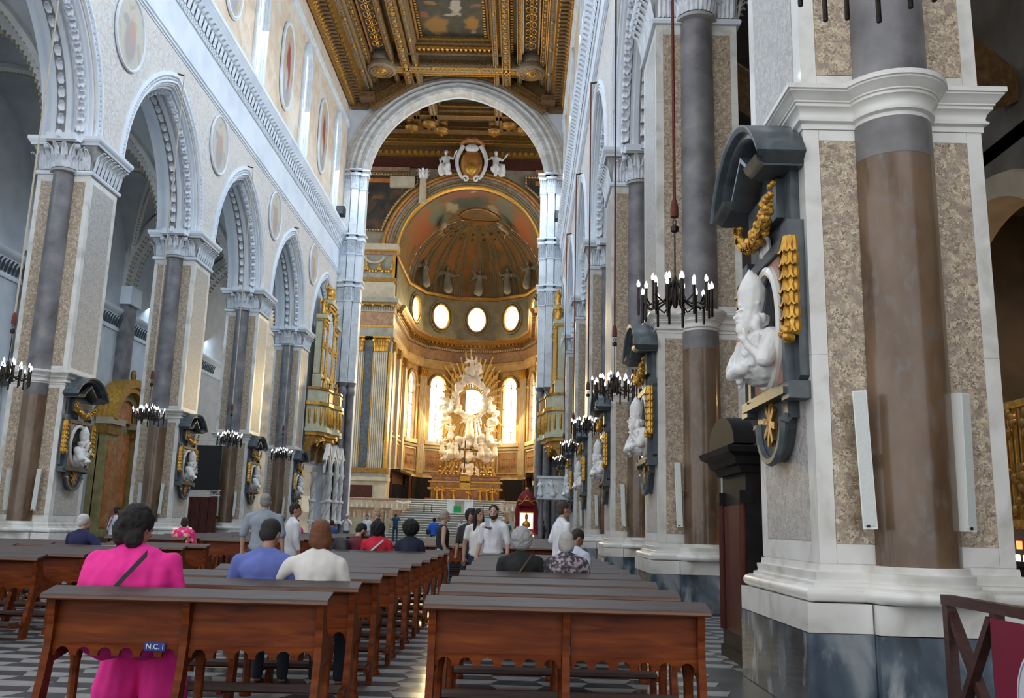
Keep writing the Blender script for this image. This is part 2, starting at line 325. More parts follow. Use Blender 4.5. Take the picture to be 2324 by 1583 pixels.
m_fili = M('gold_filigree_on_blue', [(.40, (.03, .05, .09)), (.48, (.05, .07, .10)), (.53, (.34, .22, .09)), (.8, (.42, .28, .12))], 3.2, 'wave', distort=9, rough=.5)

# ---- floor -------------------------------------------------------------------------------------------------------
def in_pier(x, y, m):
    for k in range(-1, 7):
        if Y0 + BAY * k - m < y < Y0 + BAY * k + 2.16 + m and (XR - .19 - m < x < XR + 1.8 + m or XL - 1.8 - m < x < XL + .19 + m): return True
    return False
floor = MB().box(-21, 10, -4, 61, -.3, -.006).build('floor', m_fl_j, smooth=False, kind='structure', label='grey and white marble church floor laid in long hexagons')
PX, PY, HH = .42, .47, .235          # hexagons of two half tiles: the near half white, the far half grey
def hexpts(x, y, k, g=.003):
    a, b = .25 - g, .17 - g
    return [(x - a, y - g), (x - b, y - HH + g), (x + b, y - HH + g), (x + a, y - g)] if k == 0 else [(x - a, y + g), (x + a, y + g), (x + b, y + HH - g), (x - b, y + HH - g)]
vis, rest = [], {0: MB(), 1: MB()}
def frame_uv(p):
    d = Vector(p) - cam.matrix_world.translation; z = d.dot(_f)
    return (1162 + F_PX * d.dot(_R) / z, 791.5 - F_PX * d.dot(_U) / z, z) if z > .5 else (0, 0, -1)
cells = []
for i in range(-49, 23):
    for j in range(3, 120):
      for k in (0, 1):
        x, y = i * PX, j * PY + (HH if i % 2 else 0)
        if -20.5 < x < 9.5 and y < 50 and not in_pier(x, y, .42):
            u, v, z = frame_uv((x, y, 0))
            if z > 0 and -60 < u < 2400 and v < 1640: cells.append((z, x, y, k))
cells.sort()
def openness(x, y):      # floor between the pews and in the side aisle shows; below the benches it hardly does
    return (x < -3.2 and y < 11) or (-1.5 < x < -.45) or (x > 1.2 and y < 14) or y < 8.2
near = [c for c in cells if openness(c[1], c[2])][:298]; nears = set(near)
hm = {}
for k, mt in ((0, m_fl_w), (1, m_fl_d)):
    hm[k] = MB().prism(hexpts(0, 0, k), -.012, 0).mesh('tile', mt, smooth=False)
for c in near: link('tile', hm[c[3]], floor, loc=(c[1], c[2], 0))
for c in cells:
    if c not in nears:
        p = hexpts(c[1], c[2], c[3]); rest[c[3]].add([(q[0], q[1], 0) for q in p], [(0, 1, 2, 3)])
for k, nme in ((0, 'white_paving'), (1, 'grey_paving')):
    rest[k].build(nme, (m_fl_w, m_fl_d)[k], floor, smooth=False, kind='stuff')

# ---- piers --------------------------------------------------------------------------------------------------------
def ring(mb, x0, x1, y0, y1, prof):
    c = [(x0, y0, -1, -1), (x1, y0, 1, -1), (x1, y1, 1, 1), (x0, y1, -1, 1)]
    path = [((x, y, 0), (a, b, 0), (0, 0, 1)) for x, y, a, b in c]
    return mb.sweep(path, prof, closed=True)
def leaf(mb, base, up, out, w, h, curl=.3):
    """a carved acanthus tongue: base point, up vector, outward vector"""
    b = Vector(base); u = Vector(up); o = Vector(out); s = u.cross(o).normalized()
    rows = [(0, .8, .02), (.35, 1., .10), (.7, .85, .16), (.95, .5, .16 + curl), (.88, .2, .22 + curl)]
    vs = []
    for t, k, q in rows:
        for e, d in ((-1, 0), (-.5, .05), (0, -.02), (.5, .05), (1, 0)): vs.append(b + u * (h * t) + s * (w / 2 * k * e) + o * (h * (q + d)))
    fs = [(i * 5 + j, i * 5 + j + 1, i * 5 + j + 6, i * 5 + j + 5) for i in range(4) for j in range(4)]
    mb.add(vs, fs)
CX, CYC, CR = .79, .84, .345
def make_pier():
    r = empty('pillar', (0, 0, 0), 'pier', 'pier', kind='structure')
    ob = []
    MB().box(-.17, 1.76, -1.06, 1.06, 0, .875).build('plinth_core', m_coldark, r, smooth=False)
    for s in (-1, 1):
        for x0, x1, d in ((-.19, .326, 1.08), (.332, 1.25, 1.17), (1.256, 1.78, 1.08)):
            MB().box(x0, x1, s * 1.0, s * d, 0, .645).build('plinth_slab', m_blue, r, smooth=False); MB().box(x0 + .004, x1 - .004, s * 1.0, s * (d - .005), .653, .876).build('course_slab', m_marble, r, smooth=False)
    for x0, x1 in ((-.19, -.1), (1.7, 1.78)):
        for y0, y1 in ((-1.0, -.003), (.003, 1.0)): MB().box(x0, x1, y0, y1, 0, .645).build('plinth_slab', m_blue, r, smooth=False); MB().box(x0 + .004, x1 - .004, y0, y1, .653, .876).build('course_slab', m_marble, r, smooth=False)
    seg = ((1.18, 2.92), (2.924, 4.98), (5.4, 7.6), (7.604, 9.6), (9.604, 11.26)); hz = ((1.18, 1.336), (4.884, 4.98), (5.4, 5.516), (11.054, 11.26))
    def slab(x0, x1, y0, y1, z0, z1): MB().box(x0, x1, y0, y1, z0, z1).build('marble_slab', m_marble, r, smooth=False)
    for s in (-1, 1):
        y0, y1 = sorted((s * .85, s * .868))
        for z0, z1 in seg: slab(-.008, .132, y0, y1, z0, z1); slab(1.458, 1.59, y0, y1, z0, z1)
        for z0, z1 in hz: slab(.135, CX - .27, y0, y1, z0, z1); slab(CX + .27, 1.455, y0, y1, z0, z1)
        y0, y1 = sorted((s * .664, s * .849))
        for z0, z1 in seg: slab(-.008, .01, y0, y1, z0, z1)
    for z0, z1 in hz: slab(-.008, .01, -.66, .66, z0, z1)
    t = MB()
    tor = [(.03, .878)] + [(.115 + .06 * math.cos(a), .94 + .06 * math.sin(a)) for a in (-1.4, -.9, -.45, 0, .45, .9, 1.4)] + [(.09, 1.005), (.09, 1.03), (.055, 1.04), (.055, 1.06), (.06, 1.085), (.06, 1.11), (.025, 1.115), (.02, 1.17), (-.1, 1.175), (-.1, .878)]
    ring(t, 0, 1.59, -.86, .86, tor)
    for s in (-1, 1): t.lathe([(CR - .1, .878)] + [(CR + a + .03, z) for a, z in tor[:-2]] + [(CR - .1, 1.175)], (CX, s * CYC, .002), 28)
    t.build('base_moulding', m_marble, r)
    MB().box(0, 1.59, -.86, .86, 1.12, 11.35).build('shaft', m_marble, r, smooth=False)
    for s in (-1, 1):
        for x0, x1 in ((.135, CX - .25), (CX + .25, 1.455)):
            for z0, z1 in ((1.34, 4.88), (5.52, 11.05)):
                MB().box(x0, x1, s * .85, s * .872, z0, z1).build('veneer_panel', m_breccia, r, smooth=False)
        cb = MB().lathe([(CR * 1.0, 1.175), (CR, 2.2), (CR * .985, 4.66)], (CX, s * CYC, 0), 28); cb.build('column_drum', m_colbrown, r)
        MB().lathe([(CR * .985, 4.662), (CR * .98, 5.0)], (CX, s * CYC, 0), 28).build('column_collar', m_coldark, r)
        MB().lathe([(CR * .97, 5.3), (CR * .95, 8), (CR * .9, 11.3)], (CX, s * CYC, 0), 28).build('column_shaft', m_colgrey, r)
    for z0, z1 in ((1.36, 4.88), (5.52, 11.05)):
        MB().box(-.012, .01, -.66, .66, z0, z1).build('veneer_panel', m_brecgrey, r, smooth=False)
        MB().box(1.58, 1.602, -.66, .66, z0, z1).build('veneer_panel', m_brecgrey, r, smooth=False)
    c = MB(); pf = [(-.05, 4.985), (.02, 4.985), (.02, 5.035), (.035, 5.04), (.055, 5.05), (.058, 5.07), (.04, 5.085), (.035, 5.1), (.045, 5.14), (.07, 5.17), (.085, 5.178), (.085, 5.205), (.1, 5.21), (.1, 5.225), (.12, 5.245), (.15, 5.285), (.158, 5.29), (.158, 5.305), (.175, 5.31), (.175, 5.355), (.14, 5.37), (-.05, 5.39)]
    ring(c, 0, 1.59, -.86, .86, pf)
    for s in (-1, 1): c.lathe([(CR - .03 + a * 1.0 + .0, z) for a, z in pf], (CX, s * CYC, .003), 28)
    c.build('waist_cornice', m_marble, r)
    # capital
    k = MB(); ring(k, 0, 1.59, -.86, .86, [(-.05, 11.3), (.06, 11.3), (.08, 11.33), (.06, 11.37), (.01, 11.39), (.02, 11.8), (.12, 12.05), (.15, 12.12), (.2, 12.13), (.22, 12.2), (.26, 12.25), (.28, 12.3), (.28, 12.38), (-.05, 12.4)])
    for s in (-1, 1):
        k.lathe([(CR * .9, 11.28), (CR + .06, 11.3), (CR + .06, 11.36), (CR, 11.4), (CR + .02, 11.8), (CR + .14, 12.1), (CR + .1, 12.13)], (CX, s * CYC, 0), 20)
        k.prism([(CX - .52, s * .8), (CX - .42, s * 1.34), (CX + .42, s * 1.34), (CX + .52, s * .8)], 12.13, 12.385)
    k.build('capital', m_capbell, r)
    ab = MB(); ring(ab, 0, 1.59, -.86, .86, [(.1, 12.14), (.21, 12.14), (.23, 12.2), (.27, 12.25), (.295, 12.3), (.295, 12.395), (.1, 12.41)])
    for s in (-1, 1): ab.prism([(CX - .54, s * .8), (CX - .44, s * 1.36), (CX + .44, s * 1.36), (CX + .54, s * .8)], 12.2, 12.4)
    ab.build('abacus', m_stucco, r, smooth=False)
    an = MB(); ring(an, 0, 1.59, -.86, .86, [(-.02, 11.27), (.07, 11.27), (.09, 11.33), (.07, 11.38), (-.02, 11.38)]); an.build('astragal', m_stucco, r)
    lf = MB()
    for s in (-1, 1):
        for q, (z, h, n) in enumerate(((11.4, .36, 7), (11.62, .5, 6))):
            for i in range(n):
                a = PI * (i + .5) / n; d = (math.cos(a), s * math.sin(a), 0)
                leaf(lf, (CX + d[0] * (CR + .02), s * CYC + d[1] * (CR + .02), z), (0, 0, 1), d, .2, h, .28)
        for x in (.12, .3, 1.3, 1.47): leaf(lf, (x, s * .87, 11.42), (0, 0, 1), (0, s, 0), .2, .6, .25)
        for x in (CX - .46, CX + .46): lf.ell((x, s * 1.2, 12.03), (.09, .09, .09), 8, 6)
    for sx, x in ((-1, -.02), (1, 1.61)):
        for i in range(8): leaf(lf, (x, -.78 + i * .223, 11.42), (0, 0, 1), (sx, 0, 0), .17, .62, .26)
    lf.build('capital_foliage', m_leafw, r, kind='stuff')
    return r
m_capbell = M('capital_ground', [(.3, (.30, .30, .29)), (.7, (.46, .46, .45))], 3, rough=.85)
PIER = make_pier()
ords = ['nearest', 'second', 'third', 'fourth', 'fifth', 'sixth']
first = True
for side in (0, 1):
    for k in range(0 if side == 0 else 2, 6):
        yc = Y0 + 1.08 + BAY * k
        if side == 0: loc, rz = (XR, yc, 0), 0.
        else: loc, rz = (XL, yc, 0), PI
        lab = ('massive marble pier with engaged granite column, the one beside the brown barrier' if k == 0 else
               '%s pier of the arcade on the barrier side, counted from the barrier' % ords[k]) if side == 0 else \
              '%s pier of the arcade opposite the barrier, counted from the camera' % ords[k - 2]
        if first: PIER.location = loc; PIER['label'] = lab; PIER['group'] = 'nave arcade piers'; first = False
        else: spawn(PIER, loc, rz, lab)

# ---- arcade walls ---------------------------------------------------------------------------------------------------
def arcpt(a, h, t):
    """pointed arch of half span a and rise h, t in -1..1 -> (y, z)"""
    c = (h * h - a * a) / (2 * a); R = a + c; s = 1 if t > 0 else -1
    th = math.asin(min(1., h / R)) * (1 - abs(t)); return (s * (R * math.cos(th) - c), R * math.sin(th))
NT = 36
TS = [-1 + 2 * i / NT for i in range(NT + 1)]
AH, AR, ZS = 3.02, 4.1, 12.4
def arch_sweep(mb, prof, a, h, y0, z0, X, k=1.15):
    n = len(prof); vs = []
    for t in TS:
        for r, x in prof:
            y, z = arcpt(a + r, h + k * r, t); vs.append((X(x), y0 + y, z0 + z))
    fs = [(i * n + j, i * n + (j + 1) % n, (i + 1) * n + (j + 1) % n, (i + 1) * n + j) for i in range(NT) for j in range(n)]
    fs += [tuple(range(n)), tuple(range(NT * n, NT * n + n))]
    mb.add(vs, fs)
def arcade(side):
    X = (lambda x: XR + x) if side == 0 else (lambda x: XL - x)
    nm = 'wall_right' if side == 0 else 'wall_left'
    w = MB(); ks = range(-1, 6) if side == 0 else range(0, 6)
    YA = Y0 + BAY * ks[0] - 3; top = 18.1
    prev = YA
    for k in ks:
        yc = Y0 + 1.08 + BAY * (k + .5); P = [arcpt(AH + .3, AR + .35, t) for t in TS]
        y0, y1 = yc + P[0][0], yc + P[-1][0]
        for xa in (X(.0), X(1.58)):
            w.add([(xa, prev, ZS), (xa, y0, ZS), (xa, y0, top), (xa, prev, top)], [(0, 1, 2, 3)])
            for (a, b) in zip(P, P[1:]): w.add([(xa, yc + a[0], ZS + a[1]), (xa, yc + b[0], ZS + b[1]), (xa, yc + b[0], top), (xa, yc + a[0], top)], [(0, 1, 2, 3)])
        for (a, b) in zip(P, P[1:]): w.add([(X(0), yc + a[0], ZS + a[1]), (X(0), yc + b[0], ZS + b[1]), (X(1.58), yc + b[0], ZS + b[1]), (X(1.58), yc + a[0], ZS + a[1])], [(0, 1, 2, 3)])
        prev = y1
    for xa in (X(.0), X(1.58)): w.add([(xa, prev, ZS), (xa, 59.2, ZS), (xa, 59.2, top), (xa, prev, top)], [(0, 1, 2, 3)])
    wall = w.build(nm, m_spand, kind='structure', recalc=False, smooth=False, label='arcade wall of pale breccia spandrels over ' + ('the piers by the barrier' if side == 0 else 'the piers opposite the barrier'))
    big = []
    for k in ks:
        if side == 1 and k < 1: continue
        yc = Y0 + 1.08 + BAY * (k + .5)
        a = MB(); arch_sweep(a, [(.72, .02), (.72, -.05), (.60, -.09), (.57, -.06), (.56, .04), (.45, .04), (.44, -.06), (.38, -.07), (.35, -.03), (.345, .05), (.31, .05), (.28, .03), (.25, .06), (.24, .16), (.21, .16), (.185, .13), (.16, .16), (.155, .24), (.155, .46), (.10, .48), (.10, .54), (.03, .55), (.0, .58),
                             (.0, 1.08), (.05, 1.22), (.2, 1.36), (.3, 1.5), (.3, 1.62), (.72, 1.62)], AH, AR, yc, ZS, X)
        av = a.build('archivolt', m_stucco, wall)
        bd = MB(); lf = MB(); n1, n2 = 84, 66
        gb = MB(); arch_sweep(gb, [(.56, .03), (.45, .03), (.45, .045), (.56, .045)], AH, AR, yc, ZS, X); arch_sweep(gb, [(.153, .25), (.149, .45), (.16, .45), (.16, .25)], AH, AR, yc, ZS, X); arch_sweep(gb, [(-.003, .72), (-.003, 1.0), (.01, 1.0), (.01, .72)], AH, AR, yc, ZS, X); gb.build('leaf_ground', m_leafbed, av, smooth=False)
        for i in range(n1):
            t = -1 + 2 * (i + .5) / n1; y, z = arcpt(AH + .5, AR + .57, t); y2, z2 = arcpt(AH + .5, AR + .57, t + .01); d = Vector((0, y2 - y, z2 - z)).normalized()
            bd.ell((X(-.03), yc + y, ZS + z), (.06, .05, .085), 6, 4, Vector((0, 0, 1)).rotation_difference(d).to_matrix())
        bd.build('bead_band', m_leafw, av, kind='stuff')
        for q, (r, x, n, sz) in enumerate(((.14, .35, n2, 1.15), (.0, .86, 54, .8))):
            for i in range(n):
                t = -1 + 2 * (i + .5) / n; y, z = arcpt(AH + r, AR + 1.15 * r, t); y2, z2 = arcpt(AH + r, AR + 1.15 * r, t + .01); d = Vector((0, y2 - y, z2 - z)).normalized()
                o = Vector((-1 if side == 0 else 1, 0, 0)); inn = d.cross(Vector((1, 0, 0))); inn = inn if inn.dot(Vector((0, y, z))) < 0 else -inn
                leaf(lf, Vector((X(x), yc + y, ZS + z)) + inn * .01, d * (1 if i % 2 else -1), (o * .45 + inn * .9).normalized(), .24 * sz, .34 * sz, .3)
        lf.build('leaf_band', m_leafw, av, kind='stuff')
    # entablature
    S = -1 if side == 0 else 1; x0 = X(0)
    prof = [(-.2, 18.05), (.03, 18.05), (.03, 18.1), (.08, 18.13), (.08, 18.2), (.13, 18.24), (.13, 18.32), (.02, 18.38), (.02, 19.75), (.06, 19.8), (.06, 19.95), (.1, 20.0), (.13, 20.7), (.24, 20.82), (.26, 20.9), (.36, 20.98), (.4, 21.08), (.46, 21.14), (.46, 21.32), (.1, 21.4), (-.2, 21.4)]
    e = MB().sweep([((x0, y, 0), (S, 0, 0), (0, 0, 1)) for y in (YA, 59.1)], prof)
    en = e.build('trim_1' if side == 0 else 'trim_2', m_stucco, kind='structure', label='white stucco entablature with leaf band running above the arcade ' + ('by the barrier' if side == 0 else 'opposite the barrier'))
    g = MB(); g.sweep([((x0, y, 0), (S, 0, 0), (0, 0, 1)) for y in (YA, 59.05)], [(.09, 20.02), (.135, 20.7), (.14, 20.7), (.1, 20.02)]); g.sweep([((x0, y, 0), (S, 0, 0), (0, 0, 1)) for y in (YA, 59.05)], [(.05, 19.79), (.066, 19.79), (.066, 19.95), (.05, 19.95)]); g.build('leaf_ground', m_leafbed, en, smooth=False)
    lf = MB(); sm = MB()
    y = 9. if side == 0 else 22.
    while y < 58.8:
        leaf(lf, (x0 + S * .11, y, 20.04), (0, 0, 1), (S, 0, 0), .30, .62, .34); leaf(sm, (x0 + S * .05, y + .2, 19.78), (0, 0, 1), (S, 0, 0), .17, .2, .2); leaf(sm, (x0 + S * .05, y, 19.78), (0, 0, 1), (S, 0, 0), .17, .2, .2); y += .4
    lf.build('leaf_frieze', m_leafw, en, kind='stuff'); sm.build('small_leaf_frieze', m_leafw, en, kind='stuff')
    # clerestory wall with tall pointed windows
    c = MB(); prev = YA; zb, zt = 21.3, 31.4; hw, sill, zsp = .8, 21.75, 27.3
    wk = range(-1, 6) if side == 0 else range(1, 6)
    for k in wk:
        yc = Y0 + 1.08 + BAY * (k + .5); P = [arcpt(hw, 1.25, t) for t in TS[::3]]
        for xa in (X(-.02), X(.9)):
            c.add([(xa, prev, zb), (xa, yc - hw, zb), (xa, yc - hw, zt), (xa, prev, zt)], [(0, 1, 2, 3)])
            c.add([(xa, yc - hw, zb), (xa, yc + hw, zb), (xa, yc + hw, sill), (xa, yc - hw, sill)], [(0, 1, 2, 3)])
            for a, b in zip(P, P[1:]): c.add([(xa, yc + a[0], zsp + a[1]), (xa, yc + b[0], zsp + b[1]), (xa, yc + b[0], zt), (xa, yc + a[0], zt)], [(0, 1, 2, 3)])
        loop = [(yc - hw, sill)] + [(yc + a, zsp + b) for a, b in P] + [(yc + hw, sill)]
        for a, b in zip(loop, loop[1:] + loop[:1]): c.add([(X(-.02), *a), (X(-.02), *b), (X(.9), *b), (X(.9), *a)], [(0, 1, 2, 3)])
        prev = yc + hw
    for xa in (X(-.02), X(.9)): c.add([(xa, prev, zb), (xa, 59.2, zb), (xa, 59.2, zt), (xa, prev, zt)], [(0, 1, 2, 3)])
    c.build('wall_upper_right' if side == 0 else 'wall_upper_left', m_peach, kind='structure', recalc=False, smooth=False, label='peach plaster clerestory wall above the entablature ' + ('by the barrier' if side == 0 else 'opposite the barrier'))
    for n, k in enumerate(wk):
        yc = Y0 + 1.08 + BAY * (k + .5)
        if k < 2: continue
        wn = empty('window_%d' % (n + 1 + side * 10), (x0, yc, sill), 'tall pointed white clerestory window %s, in bay %s before the great arch' % (('by the barrier', 'opposite the barrier')[side], ['six', 'five', 'four', 'three', 'two', 'one'][k]), 'window', 'clerestory windows', 'structure')
        for q, (rr, xx, wd) in enumerate(((.03, -.04, .12), (-.16, .03, .10), (-.33, .09, .09))):
            fr = MB(); pts = [(-S * xx, -(hw + rr), 0)] + [(-S * xx, *(lambda p: (p[0], zsp - sill + p[1]))(arcpt(hw + rr, 1.25 + rr, t))) for t in TS[::2]] + [(-S * xx, hw + rr, 0)]
            fr.tube(pts, wd, 8); fr.build('window_moulding', m_marblec, wn)
        MB().tube([(-S * .1, 0, 0), (-S * .1, 0, 6.3)], .08, 8).build('mullion', m_marblec, wn)
        pn = MB().box(-.02, .02, -.5, .5, 0, 5.6).prism([(y_, 5.6 + z_) for y_, z_ in [arcpt(.5, .9, t) for t in TS[::4]]], -.02, .02, 'x')
        p_ = pn.build('pane', m_pane, wn); p_.location = (-S * .17, 0, 0)
        pb = MB().box(-.02, .02, -.85, .85, -.1, 7.0).build('reveal_plate', m_marblec, wn); pb.location = (-S * .25, 0, 0)
    tp = MB().sweep([((x0, y, 0), (S, 0, 0), (0, 0, 1)) for y in (YA, 59.1)], [(0, 28.75), (.1, 28.78), (.1, 28.86), (.16, 28.9), (.16, 29.0), (.22, 29.06), (.22, 29.14), (0, 29.2)])
    tp.build('trim_3' if side == 0 else 'trim_4', m_marblec, kind='structure', label='thin grey string course high on the clerestory wall ' + ('by the barrier' if side == 0 else 'opposite the barrier'))
arcade(0); arcade(1)

# ---- painted roundels and ovals ------------------------------------------------------------------------------------
def oval(nm, lab, grp, loc, ry, rz_, st, mt, rz, fw):
    o = empty(nm, loc, lab, 'painting', grp, rz=rz)
    pts = []
    for i in range(40):
        a = 2 * PI * i / 40; y, z = ry * math.cos(a), math.copysign(abs(math.sin(a)) ** st, math.sin(a)) * rz_
        pts.append((0, y, z))
    MB().prism([(p[1], p[2]) for p in pts], -.03, .03, 'x').build('canvas', mt, o, smooth=False)
    f = MB(); f.tube([(.03, p[1] * 1.02, p[2] * 1.02) for p in pts], fw, 6, True); f.build('frame', m_stucco, o)
    f = MB(); f.tube([(.02, p[1] * (1 + .13 / ry), p[2] * (1 + .13 / rz_)) for p in pts], fw * .6, 6, True); f.build('border_frame', m_marblec, o) if ry > 1.03 else None
for k in range(2, 6):
    yc = Y0 + 1.08 + BAY * k
    oval('medallion_painting', 'faded oval saint fresco in the spandrel above the %s pier opposite the barrier' % ords[k - 2], 'spandrel medallions', (XL + .03, yc + .4, 16.65), 1.0, 1.2, 1, m_paint[0], 0, .05)
    if k > 2 or True:
        oval('wall_painting', 'tall oval saint painting on the clerestory above the %s pier opposite the barrier' % ords[k - 2], 'clerestory paintings', (XL + .06, yc + .3, 24.95), 1.05, 2.3, .62, m_paint[1], 0, .07)
CXN = -5.15                                  # axis of the church
# ---- great arch -----------------------------------------------------------------------------------------------------
m_arch = M('weathered_grey_marble', [(.3, (.42, .41, .38)), (.5, (.56, .55, .52)), (.72, (.70, .69, .67))], .9, rough=.6, distort=1.5, stretch=(1, 1, 2))
GA, GH, GZ, GY = 6.4, 6.95, 25.15, 59.1
w = MB(); P = [arcpt(GA, GH, t) for t in TS]
for yy in (GY + .25, GY + 1.5):
    w.add([(-19, yy, 25.3), (CXN - GA, yy, 25.3), (CXN - GA, yy, 36), (-19, yy, 36)], [(0, 1, 2, 3)]); w.add([(9, yy, 25.3), (CXN + GA, yy, 25.3), (CXN + GA, yy, 36), (9, yy, 36)], [(0, 1, 2, 3)])
    for a, b in zip(P, P[1:]): w.add([(CXN + a[0], yy, GZ + a[1]), (CXN + b[0], yy, GZ + b[1]), (CXN + b[0], yy, 36), (CXN + a[0], yy, 36)], [(0, 1, 2, 3)])
for a, b in zip(P, P[1:]): w.add([(CXN + a[0], GY + .25, GZ + a[1]), (CXN + b[0], GY + .25, GZ + b[1]), (CXN + b[0], GY + 1.5, GZ + b[1]), (CXN + a[0], GY + 1.5, GZ + a[1])], [(0, 1, 2, 3)])
for x0, x1 in ((-19, CXN - GA), (CXN + GA, 9)): w.box(x0 if x0 > -15 else XL - .9, x1 if x1 < 5 else XR + .9, GY + .25, GY + 1.5, 0, 25.4)
wa = w.build('wall_far', m_stucco, kind='structure', recalc=False, smooth=False, label='end wall of the nave pierced by the great arch')
def front_arch(mb, prof, a, h, cx, z0, y0, k=1.0, ts=TS):
    n = len(prof); vs = []
    for t in ts:
        for r, d in prof:
            y, z = arcpt(a + r, h + k * r, t); vs.append((cx + y, y0 + d, z0 + z))
    m = len(ts)
    mb.add(vs, [(i * n + j, i * n + (j + 1) % n, (i + 1) * n + (j + 1) % n, (i + 1) * n + j) for i in range(m - 1) for j in range(n)] + [tuple(range(n)), tuple(range((m - 1) * n, m * n))])
g = MB(); front_arch(g, [(1.7, .3), (1.7, .12), (1.5, .1), (1.4, .0), (1.25, -.02), (1.1, -.08), (.98, .0), (.9, .06), (.85, -.02), (.7, -.08), (.6, .0), (.55, .1), (.42, .1), (.36, .04), (.2, .04), (.12, .12), (0, .16), (-.04, .4), (-.04, 1.2), (.2, 1.6), (1.7, 1.5)], GA, GH, CXN, GZ, GY, .62)
g.build('arch_moulding', m_arch, wa)
for s, x in ((-1, XL), (1, XR)):             # clustered pilasters below the great arch
    t = empty('pillar', (x, GY + .3, 0), 'clustered white pilaster carrying the great arch ' + ('opposite the barrier' if s < 0 else 'on the side of the barrier'), 'pier', 'great arch piers', 'structure')
    for q, (a, d, zt) in enumerate(((.28, -.35, 25.0), (.85, -.55, 25.0), (1.36, -.3, 25.0))):
        b = MB().box(-s * a - .24, -s * a + .24, d, .3, 10.5, zt); b.build('pilaster', m_marblec, t, smooth=False)
        c = MB(); l = MB()
        for z in (16.2, 19.55, 24.3):
            c.prism([(-s * a - .3, d - .06), (-s * a + .3, d - .06), (-s * a + .3, .3), (-s * a - .3, .3)], z - .06, z); c.prism([(-s * a - .36, d - .12), (-s * a + .36, d - .12), (-s * a + .36, .3), (-s * a - .36, .3)], z + .95, z + 1.12)
            c.prism([(-s * a - .42, d - .2), (-s * a + .42, d - .2), (-s * a + .42, .3), (-s * a - .42, .3)], z + 1.3, z + 1.4)
            for i in range(4):
                for h in (.45, .85): leaf(l, (-s * a - .22 + i * .147, d - .02, z), (0, 0, 1), (0, -1, 0), .16, h, .2)
        c.build('pilaster_band', m_stucco, t, smooth=False); l.build('pilaster_foliage', m_leafw, t, kind='stuff')
        MB().lathe([(.3, 0), (.34, .5), (.27, .7), (.25, 9.6), (.32, 9.8), (.22, 10.2), (.36, 10.5)], (-s * a, d + .1, 0), 14).build('column', m_colgrey, t)

# ---- nave ceiling ----------------------------------------------------------------------------------------------------
ce = MB().box(-14, 4, -4, 59.4, 33.0, 33.4).build('ceiling', m_ceil, kind='structure', smooth=False, label='gilded coffered wooden ceiling of the nave')
def dent(mb, a, b, step, sz, ax):
    n = int(abs(b - a) / step)
    for i in range(n):
        p = a + (b - a) * (i + .5) / n; yield p
YC0, YC1 = 38., 56.6
def lbeam(x, w_, z0, mt, nm):
    MB().box(x - w_ / 2, x + w_ / 2, 20, 58.6, z0, 33.02).build(nm, mt, ce, smooth=False)
    r = MB()
    for q in (-1, 1): r.tube([(x + q * w_ * .42, 20, z0 - .0), (x + q * w_ * .42, 58.5, z0)], .06, 6)
    r.build('gilt_moulding', m_golddk, ce)
    b = MB(); y = 40.
    while y < 58.4: b.ell((x, y, z0), (w_ * .22, .09, .05), 6, 4); y += .26
    b.build('bead_row', m_ceilpale, ce, kind='stuff')
    for y in (43., 46.2, 49.4, 52.6, 55.8):
        MB().ell((x, y, z0 - .02), (w_ * .3, .16, .1), 8, 6).build('rosette', m_gold, ce)
